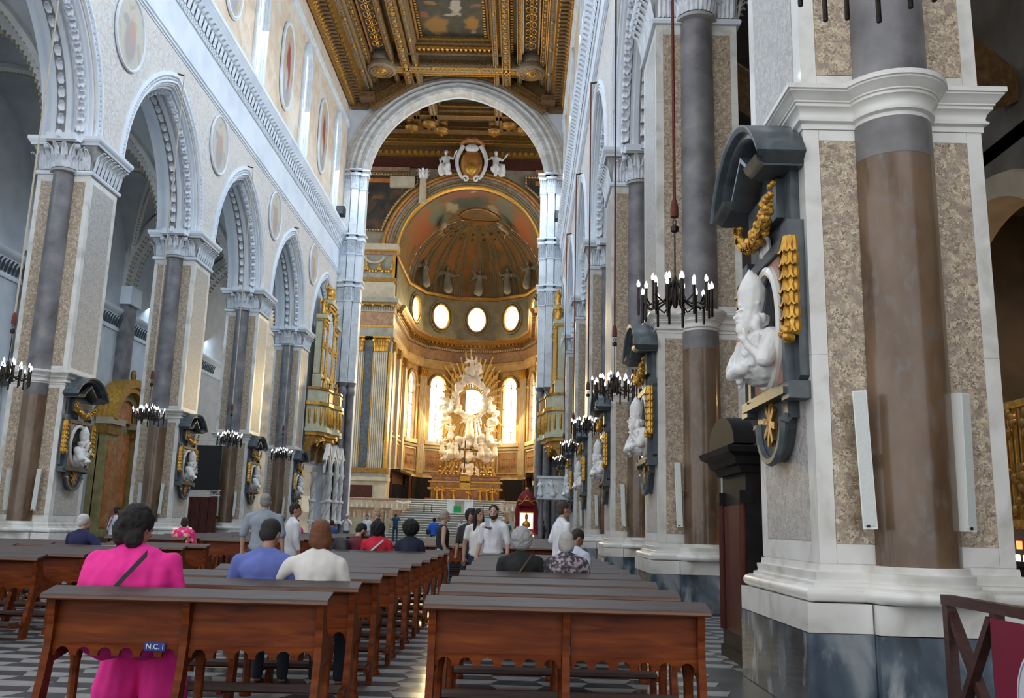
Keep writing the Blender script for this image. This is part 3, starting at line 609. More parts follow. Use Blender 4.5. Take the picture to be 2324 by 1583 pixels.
for s in (-1, 1):
    for x, w_, z0, mt in ((2.75, .34, 32.1, m_ceilpale), (3.45, .6, 32.0, m_ceil), (4.35, .3, 32.25, m_ceilpale), (5.95, .35, 32.1, m_ceil), (6.4, .5, 31.6, m_ceilpale)): lbeam(CXN + s * x, w_, z0, mt, 'ceiling_beam')
    # side coffer with gilt filigree on blue
    MB().box(CXN + s * 5.1 - .45, CXN + s * 5.1 + .45, 36, 54.6, 32.55, 33.02).build('filigree_panel', m_bluebg, ce, smooth=False)
    sc_ = MB(); y = 37.
    while y < 54.4:
        for q in (-1, 1):
            sc_.tube([(CXN + s * 5.1 + q * (.05 + .16 * (1 + math.cos(a)) * .9), y + .32 * math.sin(a), 32.53) for a in [i * .6 for i in range(11)]], .05, 5)
        sc_.ell((CXN + s * 5.1, y + .42, 32.53), (.13, .13, .06), 6, 4); y += .84
    sc_.build('gilt_scroll', m_gold, ce, kind='stuff')
    for q in (-1, 1): MB().bar((CXN + s * 5.1 + q * .52, 36, 32.5), (CXN + s * 5.1 + q * .52, 54.7, 32.5), .1, .2).build('red_fillet', m_orange, ce, smooth=False)
    # wall cornice of the ceiling
    x0 = CXN + s * 7.75
    MB().sweep([((x0, y, 0), (-s, 0, 0), (0, 0, 1)) for y in (-3, 59)], [(0, 30.5), (.25, 30.55), (.3, 30.7), (.55, 30.8), (.6, 31.0), (1.0, 31.15), (1.05, 31.3), (1.15, 31.6), (1.15, 33.1), (0, 33.1)]).build('ceiling_cornice', m_golddk, ce)
    d = MB(); y = 36.
    while y < 58.8: d.box(min(x0 - s * .35, x0 - s * .95), max(x0 - s * .35, x0 - s * .95), y, y + .2, 30.72, 31.0); y += .42
    d.build('dentil_row', m_ceil, ce, smooth=False, kind='stuff')
    pn = MB(); y = 36.
    while y < 58.5: pn.box(min(x0 - s * .6, x0 - s * 1.02), max(x0 - s * .6, x0 - s * 1.02), y, y + .34, 31.02, 31.18); y += .55
    pn.build('coffer_row', m_gold, ce, smooth=False, kind='stuff')
    d = MB(); y = 36.
    while y < 58.8: d.ell((x0 - s * .28, y, 30.62), (.1, .12, .1), 6, 4); y += .3
    d.build('bead_row', m_gold, ce, kind='stuff')
    # hanging boss
    b = empty('ceiling_boss', (CXN + s * 5.15, 56.2, 31.75), 'round turned wooden boss hanging under the nave ceiling ' + ('opposite the barrier' if s < 0 else 'on the side of the barrier'), 'ceiling boss', 'nave ceiling bosses')
    MB().lathe([(.88, 1.25), (.93, .75), (.84, .6), (.94, .45), (1.02, .3), (1.02, .1), (.92, 0), (.3, .02), (.01, .02)][::-1], seg=28).build('drum', m_ceilpale, b)
    MB().lathe([(.01, -.14), (.12, -.12), (.2, -.02), (.3, -.06), (.36, .02)], seg=20).build('rosette', m_gold, b)
    r = MB(); r.tube([(.78 * math.cos(a), .78 * math.sin(a), 0) for a in [2 * PI * i / 24 for i in range(24)]], .05, 6, True); r.tube([(.55 * math.cos(a), .55 * math.sin(a), 0) for a in [2 * PI * i / 24 for i in range(24)]], .03, 6, True)
    r.build('gilt_ring', m_golddk, b)
    # slanted coffer piece beside the great arch
    MB().prism([(CXN + s * 7.7, 30.4), (CXN + s * 6.6, 30.4), (CXN + s * 5.2, 31.2), (CXN + s * 3.4, 32.35), (CXN + s * 1.2, 32.95), (CXN + s * 1.2, 33.1), (CXN + s * 7.7, 33.1)], 58.75, 59.3, 'y').build('wall_coffer', m_ceil, ce, smooth=False)
    MB().bar((CXN + s * 6.3, 58.75, 30.5), (CXN + s * 3.1, 58.75, 32.6), .5, .8).build('slanted_coffer', m_ceil, ce, smooth=False)
    r = MB(); [r.bar((CXN + s * 6.3, 58.45, 30.5 + q), (CXN + s * 3.1, 58.45, 32.6 + q), .08, .08) for q in (-.35, 0, .35)]; r.build('gilt_moulding', m_golddk, ce, smooth=False)
    MB().box(min(CXN + s * 6.9, CXN + s * 5.9), max(CXN + s * 6.9, CXN + s * 5.9), 57.6, 59, 30.6, 31.0).build('wall_bracket', m_ceil, ce, smooth=False)
for y, z0, w_, mt in ((56.3, 32.0, .75, m_ceilpale), (57.6, 32.4, .3, m_ceil)):
    MB().box(CXN - 6.4, CXN + 6.4, y - w_ / 2, y + w_ / 2, z0, 33.05).build('cross_beam', mt, ce, smooth=False)
    r = MB(); [r.tube([(CXN - 6.4, y + q * w_ * .45, z0), (CXN + 6.4, y + q * w_ * .45, z0)], .06, 6) for q in (-1, 1)]; r.build('gilt_moulding', m_gold, ce)
for x in (-1.6, -.0, 1.6): MB().ell((CXN + x, 56.0, 31.97), (.16, .16, .1), 8, 6).build('rosette', m_gold, ce)
def picture_frame(par, x0, x1, y0, y1, z, steps, nm='frame'):
    for (o, w_, dz, mt) in steps:
        f = MB(); f.sweep([((x, y, z), (a, b, 0), (0, 0, 1)) for x, y, a, b in ((x0 - o, y0 - o, -1, -1), (x1 + o, y0 - o, 1, -1), (x1 + o, y1 + o, 1, 1), (x0 - o, y1 + o, -1, 1))], [(0, 0), (0, dz), (w_ * .6, dz - .06), (w_, dz), (w_, 0)], closed=True)
        f.build(nm, mt, par, smooth=False)
cp = empty('ceiling_painting', (CXN, 47.5, 32.9), 'large dark oil painting set in stepped gilt frames in the nave ceiling', 'painting')
MB().box(-2.25, 2.25, -8.5, 5.9, -.02, .06).build('canvas', m_bigpaint, cp, smooth=False)
picture_frame(cp, -2.25, 2.25, -8.5, 5.9, 0, [(0, .2, -.2, m_golddk), (.2, .22, -.4, m_ceil), (.42, .42, -.55, m_golddk), (.84, .25, -.8, m_ceil)])
d = MB()
for i in range(18): d.box(-2.7 + i * .31, -2.55 + i * .31, 6.35, 6.7, -.68, -.5)
for i in range(40):
    for q in (-1, 1): d.box(q * 2.78 - .16, q * 2.78 + .16, -8.4 + i * .37, -8.22 + i * .37, -.68, -.5)
d.build('console_row', m_gold, cp, smooth=False, kind='stuff')

# small carved and gilt repeats along the beams
cv = MB(); cg = MB()
for s in (-1, 1):
    for x in (2.1, 3.1, 3.85, 4.62, 5.58, 6.18):
        y = 38.
        while y < 55.6: cv.box(CXN + s * x - .07, CXN + s * x + .07, y, y + .16, 32.7, 33.0); y += .3
    for x in (3.45, 5.95):
        y = 38.2
        while y < 58.: cg.ell((CXN + s * x, y, 31.98 if x < 5 else 32.08), (.13, .13, .05), 6, 4); cg.ell((CXN + s * x + .13, y + .3, 31.98 if x < 5 else 32.08), (.06, .1, .04), 6, 4); cg.ell((CXN + s * x - .13, y + .3, 31.98 if x < 5 else 32.08), (.06, .1, .04), 6, 4); y += .6
for i in range(42):
    x = CXN - 6.2 + .3 * i; cg.ell((x, 56.3, 31.98), (.09, .14, .05), 6, 4); cv.box(x, x + .16, 55.75, 55.9, 32.2, 32.5)
cv.build('bracket_row', m_golddk, ce, smooth=False, kind='stuff'); cg.build('gilt_flower_row', m_gold, ce, kind='stuff')
# ---- transept --------------------------------------------------------------------------------------------------------
YB = 72.
tc = MB().box(-32, 22, 60.6, 72.4, 34.2, 34.6).build('ceiling_transept', m_ceil, kind='structure', smooth=False, label='dark coffered ceiling of the transept behind the great arch')
for x in (-9.1, -7.7, -2.5, -1.1, 1.8, -12): 
    MB().box(x - .3, x + .3, 60.7, 69, 33.3, 34.25).build('ceiling_beam', m_ceilpale if x in (-7.7, -2.5) else m_ceil, tc, smooth=False)
    r = MB(); [r.tube([(x + q, 60.7, 33.3), (x + q, 69, 33.3)], .05, 6) for q in (-.27, 0, .27)]; r.build('gilt_moulding', m_golddk, tc)
for y, z, mt in ((66.3, 33.3, m_ceil), (69.2, 33.4, m_ceil), (71., 33.1, m_golddk)):
    MB().box(-16, 6, y - .35, y + .35, z, 34.25).build('cross_beam', mt, tc, smooth=False)
    r = MB(); [r.tube([(-16, y - .4, z + q), (6, y - .4, z + q)], .05, 6) for q in (0, .3)]; r.build('gilt_moulding', m_golddk, tc)
for n, (x, y) in enumerate(((-9.6, 67.6), (-8.1, 66.8), (-7.2, 68.), (-2.9, 68.), (-1.7, 66.8), (-.5, 67.6))):
    b = empty('ceiling_boss', (x, y, 32.8), 'round wooden boss of the transept ceiling, number %s from the side opposite the barrier' % ['one', 'two', 'three', 'four', 'five', 'six'][n], 'ceiling boss', 'transept ceiling bosses')
    MB().lathe([(.01, -.3), (.1, -.28), (.14, -.1), (.5, 0), (.6, .2), (.5, .4), (.4, .6), (.5, .8), (.5, 1.4)], seg=18).build('drum', m_golddk, b)
tp = empty('ceiling_painting', (-5.1, 63.4, 34.15), 'dark painting in the transept ceiling seen through the great arch', 'painting')
MB().box(-2, 2, -2.6, 2.0, -.02, .03).build('canvas', m_dkpaint, tp, smooth=False)
picture_frame(tp, -2, 2, -2.6, 2.0, 0, [(0, .25, -.25, m_golddk), (.25, .3, -.5, m_ceil)])
# back wall of the transept with the choir arch
AX, AA, AZ = -4.85, 6.0, 23.6
w = MB(); P = [arcpt(AA + .1, AA + .15, t) for t in TS]
for yy in (YB, YB + .9):
    w.add([(-32, yy, 0), (AX - AA - .1, yy, 0), (AX - AA - .1, yy, 35), (-32, yy, 35)], [(0, 1, 2, 3)]); w.add([(22, yy, 0), (AX + AA + .1, yy, 0), (AX + AA + .1, yy, 35), (22, yy, 35)], [(0, 1, 2, 3)])
    for a, b in zip(P, P[1:]): w.add([(AX + a[0], yy, AZ + a[1]), (AX + b[0], yy, AZ + b[1]), (AX + b[0], yy, 35), (AX + a[0], yy, 35)], [(0, 1, 2, 3)])
m_dull = M('dull_brown_wall', [(.3, (.20, .16, .11)), (.7, (.36, .30, .21))], 1.2, rough=.7)
bw = w.build('wall_transept', m_dull, kind='structure', recalc=False, smooth=False, label='brown and gold back wall of the transept around the choir arch')
for (r0, r1, d, mt) in ((0, .22, -.30, m_gold), (.22, .48, -.18, m_greygreen), (.48, .62, -.26, m_golddk), (.62, .95, -.14, m_greygreen), (.95, 1.2, -.22, m_orange), (1.2, 1.5, -.3, m_golddk)):
    g = MB(); front_arch(g, [(r0, .2), (r0, d), ((r0 + r1) / 2, d - .08), (r1, d), (r1, .2)], AA, AA, AX, AZ, YB); g.build('arch_ring', mt, bw)
for z0, z1, d, mt in ((32.3, 32.7, -.5, m_golddk), (31.3, 32.2, -.2, m_darkred), (32.75, 33.3, -.3, m_ceil), (30.9, 31.25, -.35, m_brownm), (29.9, 30.3, -.15, m_orange)):
    b = MB()
    if z0 < 31.2: b.box(-16, -10.2, YB + d, YB + .1, z0, z1); b.box(.6, 6, YB + d, YB + .1, z0, z1)
    else: b.box(-16, 6, YB + d, YB + .1, z0, z1)
    b.build('wall_band', mt, bw, smooth=False)
d = MB(); [d.box(-15.9 + i * .5, -15.65 + i * .5, YB - .6, YB - .4, 32.45, 32.7) for i in range(44)]; d.build('dentil_row', m_gold, bw, smooth=False, kind='stuff')
# quarter paintings in the spandrels
for s in (-1, 1):
    o = empty('spandrel_painting', (AX, YB - .12, 0), 'dark quarter shaped painting in a beaded gilt frame, ' + ('the one fully in view' if s < 0 else 'half hidden by the great arch'), 'painting', 'choir arch spandrel paintings')
    arc = [(s * (AA + 1.75) * math.cos(a), 23.6 + (AA + 1.75) * math.sin(a)) for a in [.26 + i * .074 for i in range(10)]]
    pl = [(s * 9.2, 25.6)] + arc + [(arc[-1][0], 30.0 + .6), (s * 9.2, 30.6)]
    MB().prism(pl, -.02, .04, 'y').build('canvas', m_dkpaint, o, smooth=False)
    f = MB(); f.tube([(p[0], -.06, p[1]) for p in pl], .13, 6, True); f.build('frame', m_golddk, o)
    bd = MB(); n = len(pl)
    for i in range(n):
        a, b = Vector(pl[i]), Vector(pl[(i + 1) % n]); m = max(1, int((b - a).length / .24))
        for j in range(m): q = a.lerp(b, j / m); bd.ell((q.x, -.16, q.y), .075, 6, 4)
    bd.build('bead_row', m_cream, o, kind='stuff')
    c2 = [(p[0] + s * .9 * (1 if i in (0, n - 1) else 0), p[1]) for i, p in enumerate(pl)]
# choir arch piers: pedestal, fluted pilasters, capital, entablature, attic
for s in (-1, 1):
    x_in = AX + s * AA; X_ = lambda a: x_in + s * a         # a = distance outward from the opening
    o = empty('choir_pier', (0, YB, 0), 'choir arch pier with fluted pilasters and gilt capitals ' + ('beside the organ with the canopy' if s < 0 else 'beyond the pulpit'), 'pier', 'choir arch piers', 'structure')
    def bx(nm, a0, a1, d, z0, z1, mt):
        return MB().box(min(X_(a0), X_(a1)), max(X_(a0), X_(a1)), -d, .05, z0, z1).build(nm, mt, o, smooth=False)
    bx('pedestal', -.1, 3.5, 1.2, 2.2, 4.55, m_cream); bx('pedestal_panel', .9, 3.2, 1.28, 2.7, 4.2, m_darkred)
    bx('pedestal_cornice', -.3, 3.6, 1.4, 4.55, 4.85, m_cream); bx('base_band', -.1, 3.5, 1.2, 4.85, 5.2, m_greygreen); bx('base_moulding', -.2, 3.5, 1.3, 5.2, 5.55, m_golddk)
    bx('pier_core', .05, 3.5, .7, 5.5, 16., m_greygreen); bx('gilt_edge', .0, .22, .95, 5.55, 15.0, m_gold); bx('gilt_edge', 1.42, 1.5, .9, 5.55, 15.0, m_gold); bx('gilt_edge', 2.2, 2.28, .9, 5.55, 15.0, m_gold); bx('slate_strip', 1.5, 2.2, .86, 5.55, 15.4, m_slate)
    for a0, a1 in ((.28, 1.4), (2.3, 3.4)):
        n = 7; w_ = (a1 - a0) / n
        f = MB()
        for i in range(n):
            c = X_(a0 + w_ * (i + .5)); f.lathe([(w_ * .36, 5.55), (w_ * .36, 15.0)], (c, -.93, 0), 8, PI, 2 * PI)
        f.build('flutes', m_cream, o, kind='stuff'); bx('pilaster', a0, a1, .93, 5.55, 15.0, m_greygreen)
        bx('capital_bell', a0 - .04, a1 + .04, 1.0, 15.0, 16.1, m_golddk); l = MB()
        for i in range(6):
            for z, h in ((15.02, .5), (15.3, .7)): leaf(l, (X_(a0 + (a1 - a0) * (i + .5) / 6), -1.02, z), (0, 0, 1), (0, -1, 0), .22, h, .25)
        for a in (a0, a1): l.ell((X_(a), -1.2, 15.9), (.17, .17, .17), 8, 6)
        l.build('capital_foliage', m_gold, o, kind='stuff'); bx('abacus', a0 - .14, a1 + .14, 1.2, 16.1, 16.25, m_gold)
    bx('architrave', -.1, 3.5, 1.1, 16.25, 17.0, m_greygreen); bx('fillet', -.14, 3.5, 1.16, 17.0, 17.15, m_gold); bx('frieze', -.05, 3.5, 1.05, 17.15, 18.3, m_brownm); bx('dentil_bed', -.14, 3.5, 1.2, 18.3, 18.75, m_cream)
    d = MB(); [d.box(X_(-.1 + i * .2) - .06, X_(-.1 + i * .2) + .06, -1.28, -1.2, 18.36, 18.7) for i in range(18)]; d.build('dentil_row', m_greygreen, o, smooth=False, kind='stuff')
    bx('cornice', -.5, 3.6, 1.9, 18.95, 19.3, m_greygreen); bx('cornice_soffit', -.4, 3.6, 1.7, 18.75, 18.96, m_golddk); d = MB(); [d.ell((X_(i * .8), -1.6, 18.75), .12, 8, 6) for i in range(5)]; d.build('gilt_bosses', m_gold, o, kind='stuff')
    bx('attic_base', 0, 3.5, 1.0, 19.3, 19.8, m_cream); bx('attic_block', .1, 3.5, .9, 19.8, 20.9, m_cream); bx('attic_band', -.05, 3.5, 1.0, 20.9, 21.2, m_golddk)
    bx('swag_panel', .05, 3.5, .9, 21.2, 23.2, m_greygreen); bx('gilt_edge', .05, .3, .98, 21.2, 23.2, m_gold); sw = MB()
    for i in range(3):
        c = X_(.8 + i * 1.05)
        for j in range(7): a = PI * (j / 6); sw.ell((c + .5 * math.cos(a), -1.02, 22.1 - .35 * math.sin(a) + .05 * (j % 2)), (.13, .12, .15), 7, 5)
        sw.ell((c + .5, -1.0, 22.3), (.1, .1, .35), 7, 5)
    sw.build('gilt_swag', m_gold, o, kind='stuff'); tb = MB().tube([(X_(1.8) + .75 * math.cos(a), -1.0, 23.0 - .5 * math.sin(a)) for a in [PI * i / 10 for i in range(11)]], .1, 6); tb.build('lunette_moulding', m_cream, o)
    bx('attic_frieze', .0, 3.5, 1.0, 23.2, 23.6, m_brownm); bx('attic_cornice', -.15, 3.6, 1.25, 23.6, 24.1, m_cream); bx('gilt_fillet', -.1, 3.5, 1.15, 23.5, 23.62, m_gold)
AC, ARD = 81., 6.3
VTX = [(AX + ARD * math.cos(math.radians(a)), AC + ARD * math.sin(math.radians(a))) for a in (0, 36, 72, 108, 144, 180)]
m_apse = M('warm_gilded_wall', [(.3, (.34, .20, .065)), (.6, (.48, .32, .13)), (.8, (.58, .43, .22))], 1.5, rough=.5)
m_drum = M('olive_drum_wall', [(.3, (.16, .14, .08)), (.7, (.30, .27, .17))], 1.2, rough=.6)
m_dome = M('dome_fresco', [(.25, (.12, .075, .025)), (.45, (.20, .12, .035)), (.6, (.34, .13, .025)), (.8, (.22, .18, .10))], .45, rough=.7, distort=1.2)
m_domer = M('olive_rib', [(.3, (.17, .16, .10)), (.7, (.27, .26, .18))], 3, rough=.6)
m_cloudp = PAINT('cloud_fresco', [(.3, (.10, .06, .02)), (.5, (.20, .11, .035)), (.7, (.27, .13, .04))], [((-9.6, 78, 0), (1.3, 5, BIG), (.33, .10, .03)), ((-8.1, 78, 0), (1.0, 5, BIG), (.13, .17, .15)), ((-5.2, 76, 0), (2.2, 3.6, BIG), (.03, .055, .065)), ((-5.4, 74, 0), (2.8, 1.5, BIG), (.22, .06, .04)), ((-4.6, 73.6, 0), (.5, .8, BIG), (.45, .32, .22)), ((-1.9, 77, 0), (1.0, 5, BIG), (.14, .16, .15)), ((-.4, 78, 0), (1.2, 5, BIG), (.36, .11, .03)), ((-6.8, 77, 0), (.5, 2, BIG), (.36, .33, .26)), ((-3.2, 78, 0), (.5, 2, BIG), (.34, .31, .25)), ((-5., 72.4, 0), (4.5, .8, BIG), (.35, .16, .03))], .5, warp=.9)
choir_floor = MB().box(-17, 7, 69.8, 88.5, 2.0, 3.2).build('floor_choir', m_cream, kind='structure', smooth=False, label='raised pale stone floor of the choir behind the steps')
aw = MB(); dw = MB()
def col_wall(mb, o, u, s, cols, z0, z1, th=.5):
    """wall strip of width s along u from o with an opening given by columns (t, zlow, zhigh)"""
    n = Vector((u.y, -u.x, 0))
    for off in (0, th):
        q = lambda t, z: tuple(o + u * t + n * off + Vector((0, 0, z)))
        a, b = cols[0][0], cols[-1][0]
        mb.add([q(0, z0), q(a, z0), q(a, z1), q(0, z1)], [(0, 1, 2, 3)]); mb.add([q(b, z0), q(s, z0), q(s, z1), q(b, z1)], [(0, 1, 2, 3)])
        for c, d in zip(cols, cols[1:]):
            mb.add([q(c[0], z0), q(d[0], z0), q(d[0], d[1]), q(c[0], c[1])], [(0, 1, 2, 3)]); mb.add([q(c[0], c[2]), q(d[0], d[2]), q(d[0], z1), q(c[0], z1)], [(0, 1, 2, 3)])
    loop = [(c[0], c[1]) for c in cols] + [(c[0], c[2]) for c in cols[::-1]]
    for a, b in zip(loop, loop[1:] + loop[:1]):
        A = o + u * a[0] + Vector((0, 0, a[1])); B = o + u * b[0] + Vector((0, 0, b[1])); mb.add([A, B, B + n * th, A + n * th], [(0, 1, 2, 3)])
side_name = ['beside the pulpit', 'between the altar and the pulpit', 'straight behind the altar sculpture', 'between the altar and the fluted pier', 'nearest the fluted pier']
FAC = []
for i in range(5):
    A = Vector((*VTX[i], 0)); B = Vector((*VTX[i + 1], 0)); u = (B - A); s = u.length; u.normalize(); mid = s / 2; nrm = -Vector((u.y, -u.x, 0))
    FAC.append((A, B, u, s, nrm))
    hw = .82; cols = [(mid + y, 9.1, 14.6 + z) for y, z in [arcpt(hw, hw, t) for t in TS[::2]]]
    col_wall(aw, A, u, s, cols, 3.2, 17.2)
    cols = [(mid - .95 * math.cos(a), 21.5 - 1.25 * math.sin(a), 21.5 + 1.25 * math.sin(a)) for a in [PI * j / 16 for j in range(17)]]
    col_wall(dw, A, u, s, cols, 17.2, 23.7)
    c = A + u * mid
    wn = empty('window_%d' % (30 + i), c + Vector((0, 0, 9.1)), 'tall arched glowing choir window ' + side_name[i], 'window', 'choir windows', 'structure', rz=math.atan2(u.y, u.x) + PI)
    p = MB().prism([(-hw - .05, 0), (hw + .05, 0)] + [(y * 1.06, 5.5 + z * 1.06) for y, z in [arcpt(hw, hw, t) for t in TS[::-3]]], .33, .37, 'y').build('pane', m_paneA if i in (1, 2, 3) else m_pane, wn, smooth=False)
    b = MB(); b.bar((0, .3, 0), (0, .3, 6.2), .05, .05)
    for z in (1.1, 2.2, 3.3, 4.4, 5.4): b.bar((-hw, .3, z), (hw, .3, z), .05, .05)
    b.build('glazing_bars', m_iron, wn, smooth=False)
    f = MB(); f.tube([(-hw - .16, -.04, 5.2)] + [(y * 1.2, -.04, 5.5 + z * 1.2) for y, z in [arcpt(hw, hw, t) for t in TS[::2]]] + [(hw + .16, -.04, 5.2)], .16, 8); f.build('arch_moulding', m_golddk, wn)
    f = MB(); [f.box(q * 1.15 - .2, q * 1.15 + .2, -.12, .1, 0, 5.3) for q in (-1, 1)]; [f.box(q * 1.15 - .28, q * 1.15 + .28, -.2, .1, 5.1, 5.35) for q in (-1, 1)]; f.build('jamb', m_apse, wn, smooth=False)
    MB().box(-1.3, 1.3, -.22, .1, -.35, 0).build('sill', m_cream, wn, smooth=False)
    oc = empty('window_%d' % (40 + i), c + Vector((0, 0, 21.5)), 'bright oval window of the drum ' + side_name[i], 'window', 'drum ovals', 'structure', rz=math.atan2(u.y, u.x) + PI)
    ring_ = [(.98 * math.cos(a), -.04, 1.28 * math.sin(a)) for a in [2 * PI * j / 28 for j in range(28)]]
    MB().prism([(q[0] * 1.02, q[2] * 1.02) for q in ring_], .25, .29, 'y').build('pane', m_paneA, oc, smooth=False)
    MB().tube(ring_, .13, 6, True).build('frame', m_golddk, oc); MB().tube([(q[0] * 1.25, -.02, q[2] * 1.22) for q in ring_], .09, 6, True).build('border_frame', m_domer, oc)
    # dado panel with relief below the window
    d = MB().box(-1.15, 1.15, -.06, .05, 6.3, 8.2); dp = d.build('dado_panel', m_brownm, smooth=False, kind='structure', label='brown relief panel below the choir window ' + side_name[i]); dp.location = c; dp.rotation_euler = (0, 0, math.atan2(u.y, u.x) + PI); dp.name = 'trim_%d' % (20 + i)
    f = MB(); f.sweep([((x, -.03, z), (a, 0, b), (0, 1, 0)) for x, z, a, b in ((-1.15, 6.3, -1, -1), (1.15, 6.3, 1, -1), (1.15, 8.2, 1, 1), (-1.15, 8.2, -1, 1))], [(0, 0), (0, -.12), (.14, -.1), (.14, 0)], closed=True); f.build('panel_frame', m_cream, dp, smooth=False)
    fg = MB(); [fg.ell((-.75 + .3 * j, -.08, 7.1), (.1, .05, .4), 6, 5) for j in range(6)]; [fg.ell((-.75 + .3 * j, -.09, 7.6), (.07, .05, .09), 6, 5) for j in range(6)]; fg.build('relief_figures', m_brownm, dp, kind='stuff')
for s, x in ((1, AX + ARD), (-1, AX - ARD)):
    aw.add([(x, YB, 3.2), (x, AC, 3.2), (x, AC, 17.2), (x, YB, 17.2)], [(0, 1, 2, 3)]); dw.add([(x, YB, 17.2), (x, AC, 17.2), (x, AC, 23.7), (x, YB, 23.7)], [(0, 1, 2, 3)])
SIDE = []
apse = aw.build('wall_apse', m_apse, recalc=False, smooth=False, kind='structure', label='gilded polygonal choir wall behind the altar')
drum = dw.build('wall_drum', m_drum, recalc=False, smooth=False, kind='structure', label='olive drum wall with oval windows below the choir half dome')
for s, x in ((1, AX + ARD), (-1, AX - ARD)):
    for i, y in enumerate((74.3, 78.6)):
        for z0, z1, mt, nm in ((6.2, 8.1, m_brownm, 'wall_panel'), (9.0, 15.4, m_orange, 'wall_panel')):
            MB().box(*sorted((x, x - s * .06)), y - .85, y + .85, z0, z1).build(nm, mt, apse, smooth=False)
            f = MB(); f.sweep([((x - s * .03, yy, z), (0, a, b), (-s, 0, 0)) for yy, z, a, b in ((y - .85, z0, -1, -1), (y + .85, z0, 1, -1), (y + .85, z1, 1, 1), (y - .85, z1, -1, 1))], [(0, 0), (0, .12), (.16, .12), (.16, 0)], closed=True); f.build('panel_frame', m_gold, apse, smooth=False)
    for y in (73.0, 76.4, 80.6):
        MB().box(*sorted((x, x - s * .35)), y - .5, y + .5, 3.2, 15.3).build('pilaster', m_cream, apse, smooth=False); MB().box(*sorted((x, x - s * .45)), y - .6, y + .6, 15.3, 16.1).build('pilaster_capital', m_golddk, apse, smooth=False)
PATH = [(AX + ARD, YB + .2)] + VTX + [(AX - ARD, YB + .2)]
def poly_sweep(prof):
    path = []
    for i, p in enumerate(PATH):
        p = Vector(p); a = Vector(PATH[max(i - 1, 0)]); b = Vector(PATH[min(i + 1, len(PATH) - 1)])
        n = lambda d: Vector((-d.y, d.x)).normalized()
        na = n(p - a) if i else n(b - p); nb = n(b - p) if i < len(PATH) - 1 else na; m = (na + nb).normalized(); k = 1 / max(.3, m.dot(na))
        path.append(((p.x, p.y, 0), (m.x * k, m.y * k, 0), (0, 0, 1)))
    return MB().sweep(path, prof)
poly_sweep([(-.1, 16.1), (.25, 16.15), (.3, 16.7), (.34, 16.75), (.34, 17.0), (-.1, 17.05)]).build('architrave', m_apse, apse)
poly_sweep([(-.1, 17.04), (.27, 17.05), (.27, 18.05), (-.1, 18.06)]).build('frieze', m_brownm, apse)
poly_sweep([(-.1, 18.05), (.35, 18.06), (.4, 18.35), (.5, 18.4), (.5, 18.55), (.95, 18.75), (1.0, 18.95), (1.12, 19.0), (1.15, 19.2), (-.1, 19.35)]).build('cornice', m_golddk, apse)
poly_sweep([(-.1, 5.2), (.2, 5.25), (.26, 5.5), (.2, 5.8), (-.1, 5.85)]).build('dado_moulding', m_cream, apse); poly_sweep([(-.1, 8.4), (.2, 8.42), (.24, 8.6), (-.1, 8.7)]).build('dado_cornice', m_cream, apse)
poly_sweep([(-.1, 23.4), (.2, 23.45), (.3, 23.6), (.3, 23.75), (-.1, 23.9)]).build('dome_ring', m_golddk, apse)
d1 = MB(); d2 = MB()
for A, B in zip(PATH, PATH[1:]):
    A = Vector((*A, 0)); B = Vector((*B, 0)); u = (B - A).normalized(); L = (B - A).length; n = Vector((-u.y, u.x, 0)); k = int(L / .42)
    for j in range(k):
        p = A + u * (L * (j + .5) / k) + n * .62; d1.bar(p + Vector((0, 0, 18.68)) - n * .2, p + Vector((0, 0, 18.62)) + n * .25, .2, .2)
    for j in range(2 * k): p = A + u * (L * (j + .5) / 2 / k) + n * .42; d2.box(p.x - .06, p.x + .06, p.y - .06, p.y + .06, 18.1, 18.3)
d1.build('modillion_row', m_golddk, apse, smooth=False, kind='stuff'); d2.build('dentil_row', m_cream, apse, smooth=False, kind='stuff')
for i, (x, y) in enumerate(VTX[1:-1]):
    a = math.atan2(y - AC, x - AX); p = MB()
    p.box(-.5, .5, -.4, .1, 3.2, 15.3); q = p.build('pilaster', m_apse, apse, smooth=False); q.location = (x, y, 0); q.rotation_euler = (0, 0, a - PI / 2)
    f = MB(); [f.lathe([(.055, 6.0), (.055, 15.0)], (-.35 + .14 * j, -.4, 0), 6) for j in range(6)]; fl = f.build('flutes', m_cream, q, kind='stuff')
    cpt = MB().box(-.58, .58, -.5, .1, 15.3, 16.1); k = cpt.build('pilaster_capital', m_golddk, q, smooth=False); l = MB()
    for j in range(4):
        for z, h in ((15.3, .4), (15.5, .5)): leaf(l, (-.4 + .27 * j, -.5, z), (0, 0, 1), (0, -1, 0), .2, h, .25)
    l.build('capital_foliage', m_gold, q, kind='stuff')
# vault and half dome
v = MB(); N = 28; ys = [YB + .1, 74.5, 77, 79, AC]; rows = []
for y in ys: rows.append([(AX + ARD * math.cos(PI * j / N), y, 23.7 + ARD * math.sin(PI * j / N)) for j in range(N + 1)])
v.add(sum(rows, []), [(i * (N + 1) + j, i * (N + 1) + j + 1, (i + 1) * (N + 1) + j + 1, (i + 1) * (N + 1) + j) for i in range(len(ys) - 1) for j in range(N)])
v.build('ceiling_vault', m_cloudp, recalc=False, kind='structure', label='cloud fresco on the barrel vault before the choir half dome')
v = MB(); vs = []; K = 12
for i in range(K + 1):
    e = PI / 2 * i / K; vs += [(AX + ARD * math.cos(e) * math.cos(PI * j / N), AC + ARD * math.cos(e) * math.sin(PI * j / N), 23.7 + ARD * math.sin(e)) for j in range(N + 1)]
v.add(vs, [(i * (N + 1) + j, i * (N + 1) + j + 1, (i + 1) * (N + 1) + j + 1, (i + 1) * (N + 1) + j) for i in range(K) for j in range(N)])
dome = v.build('ceiling_dome', m_dome, recalc=False, kind='structure', label='ribbed frescoed half dome over the choir')
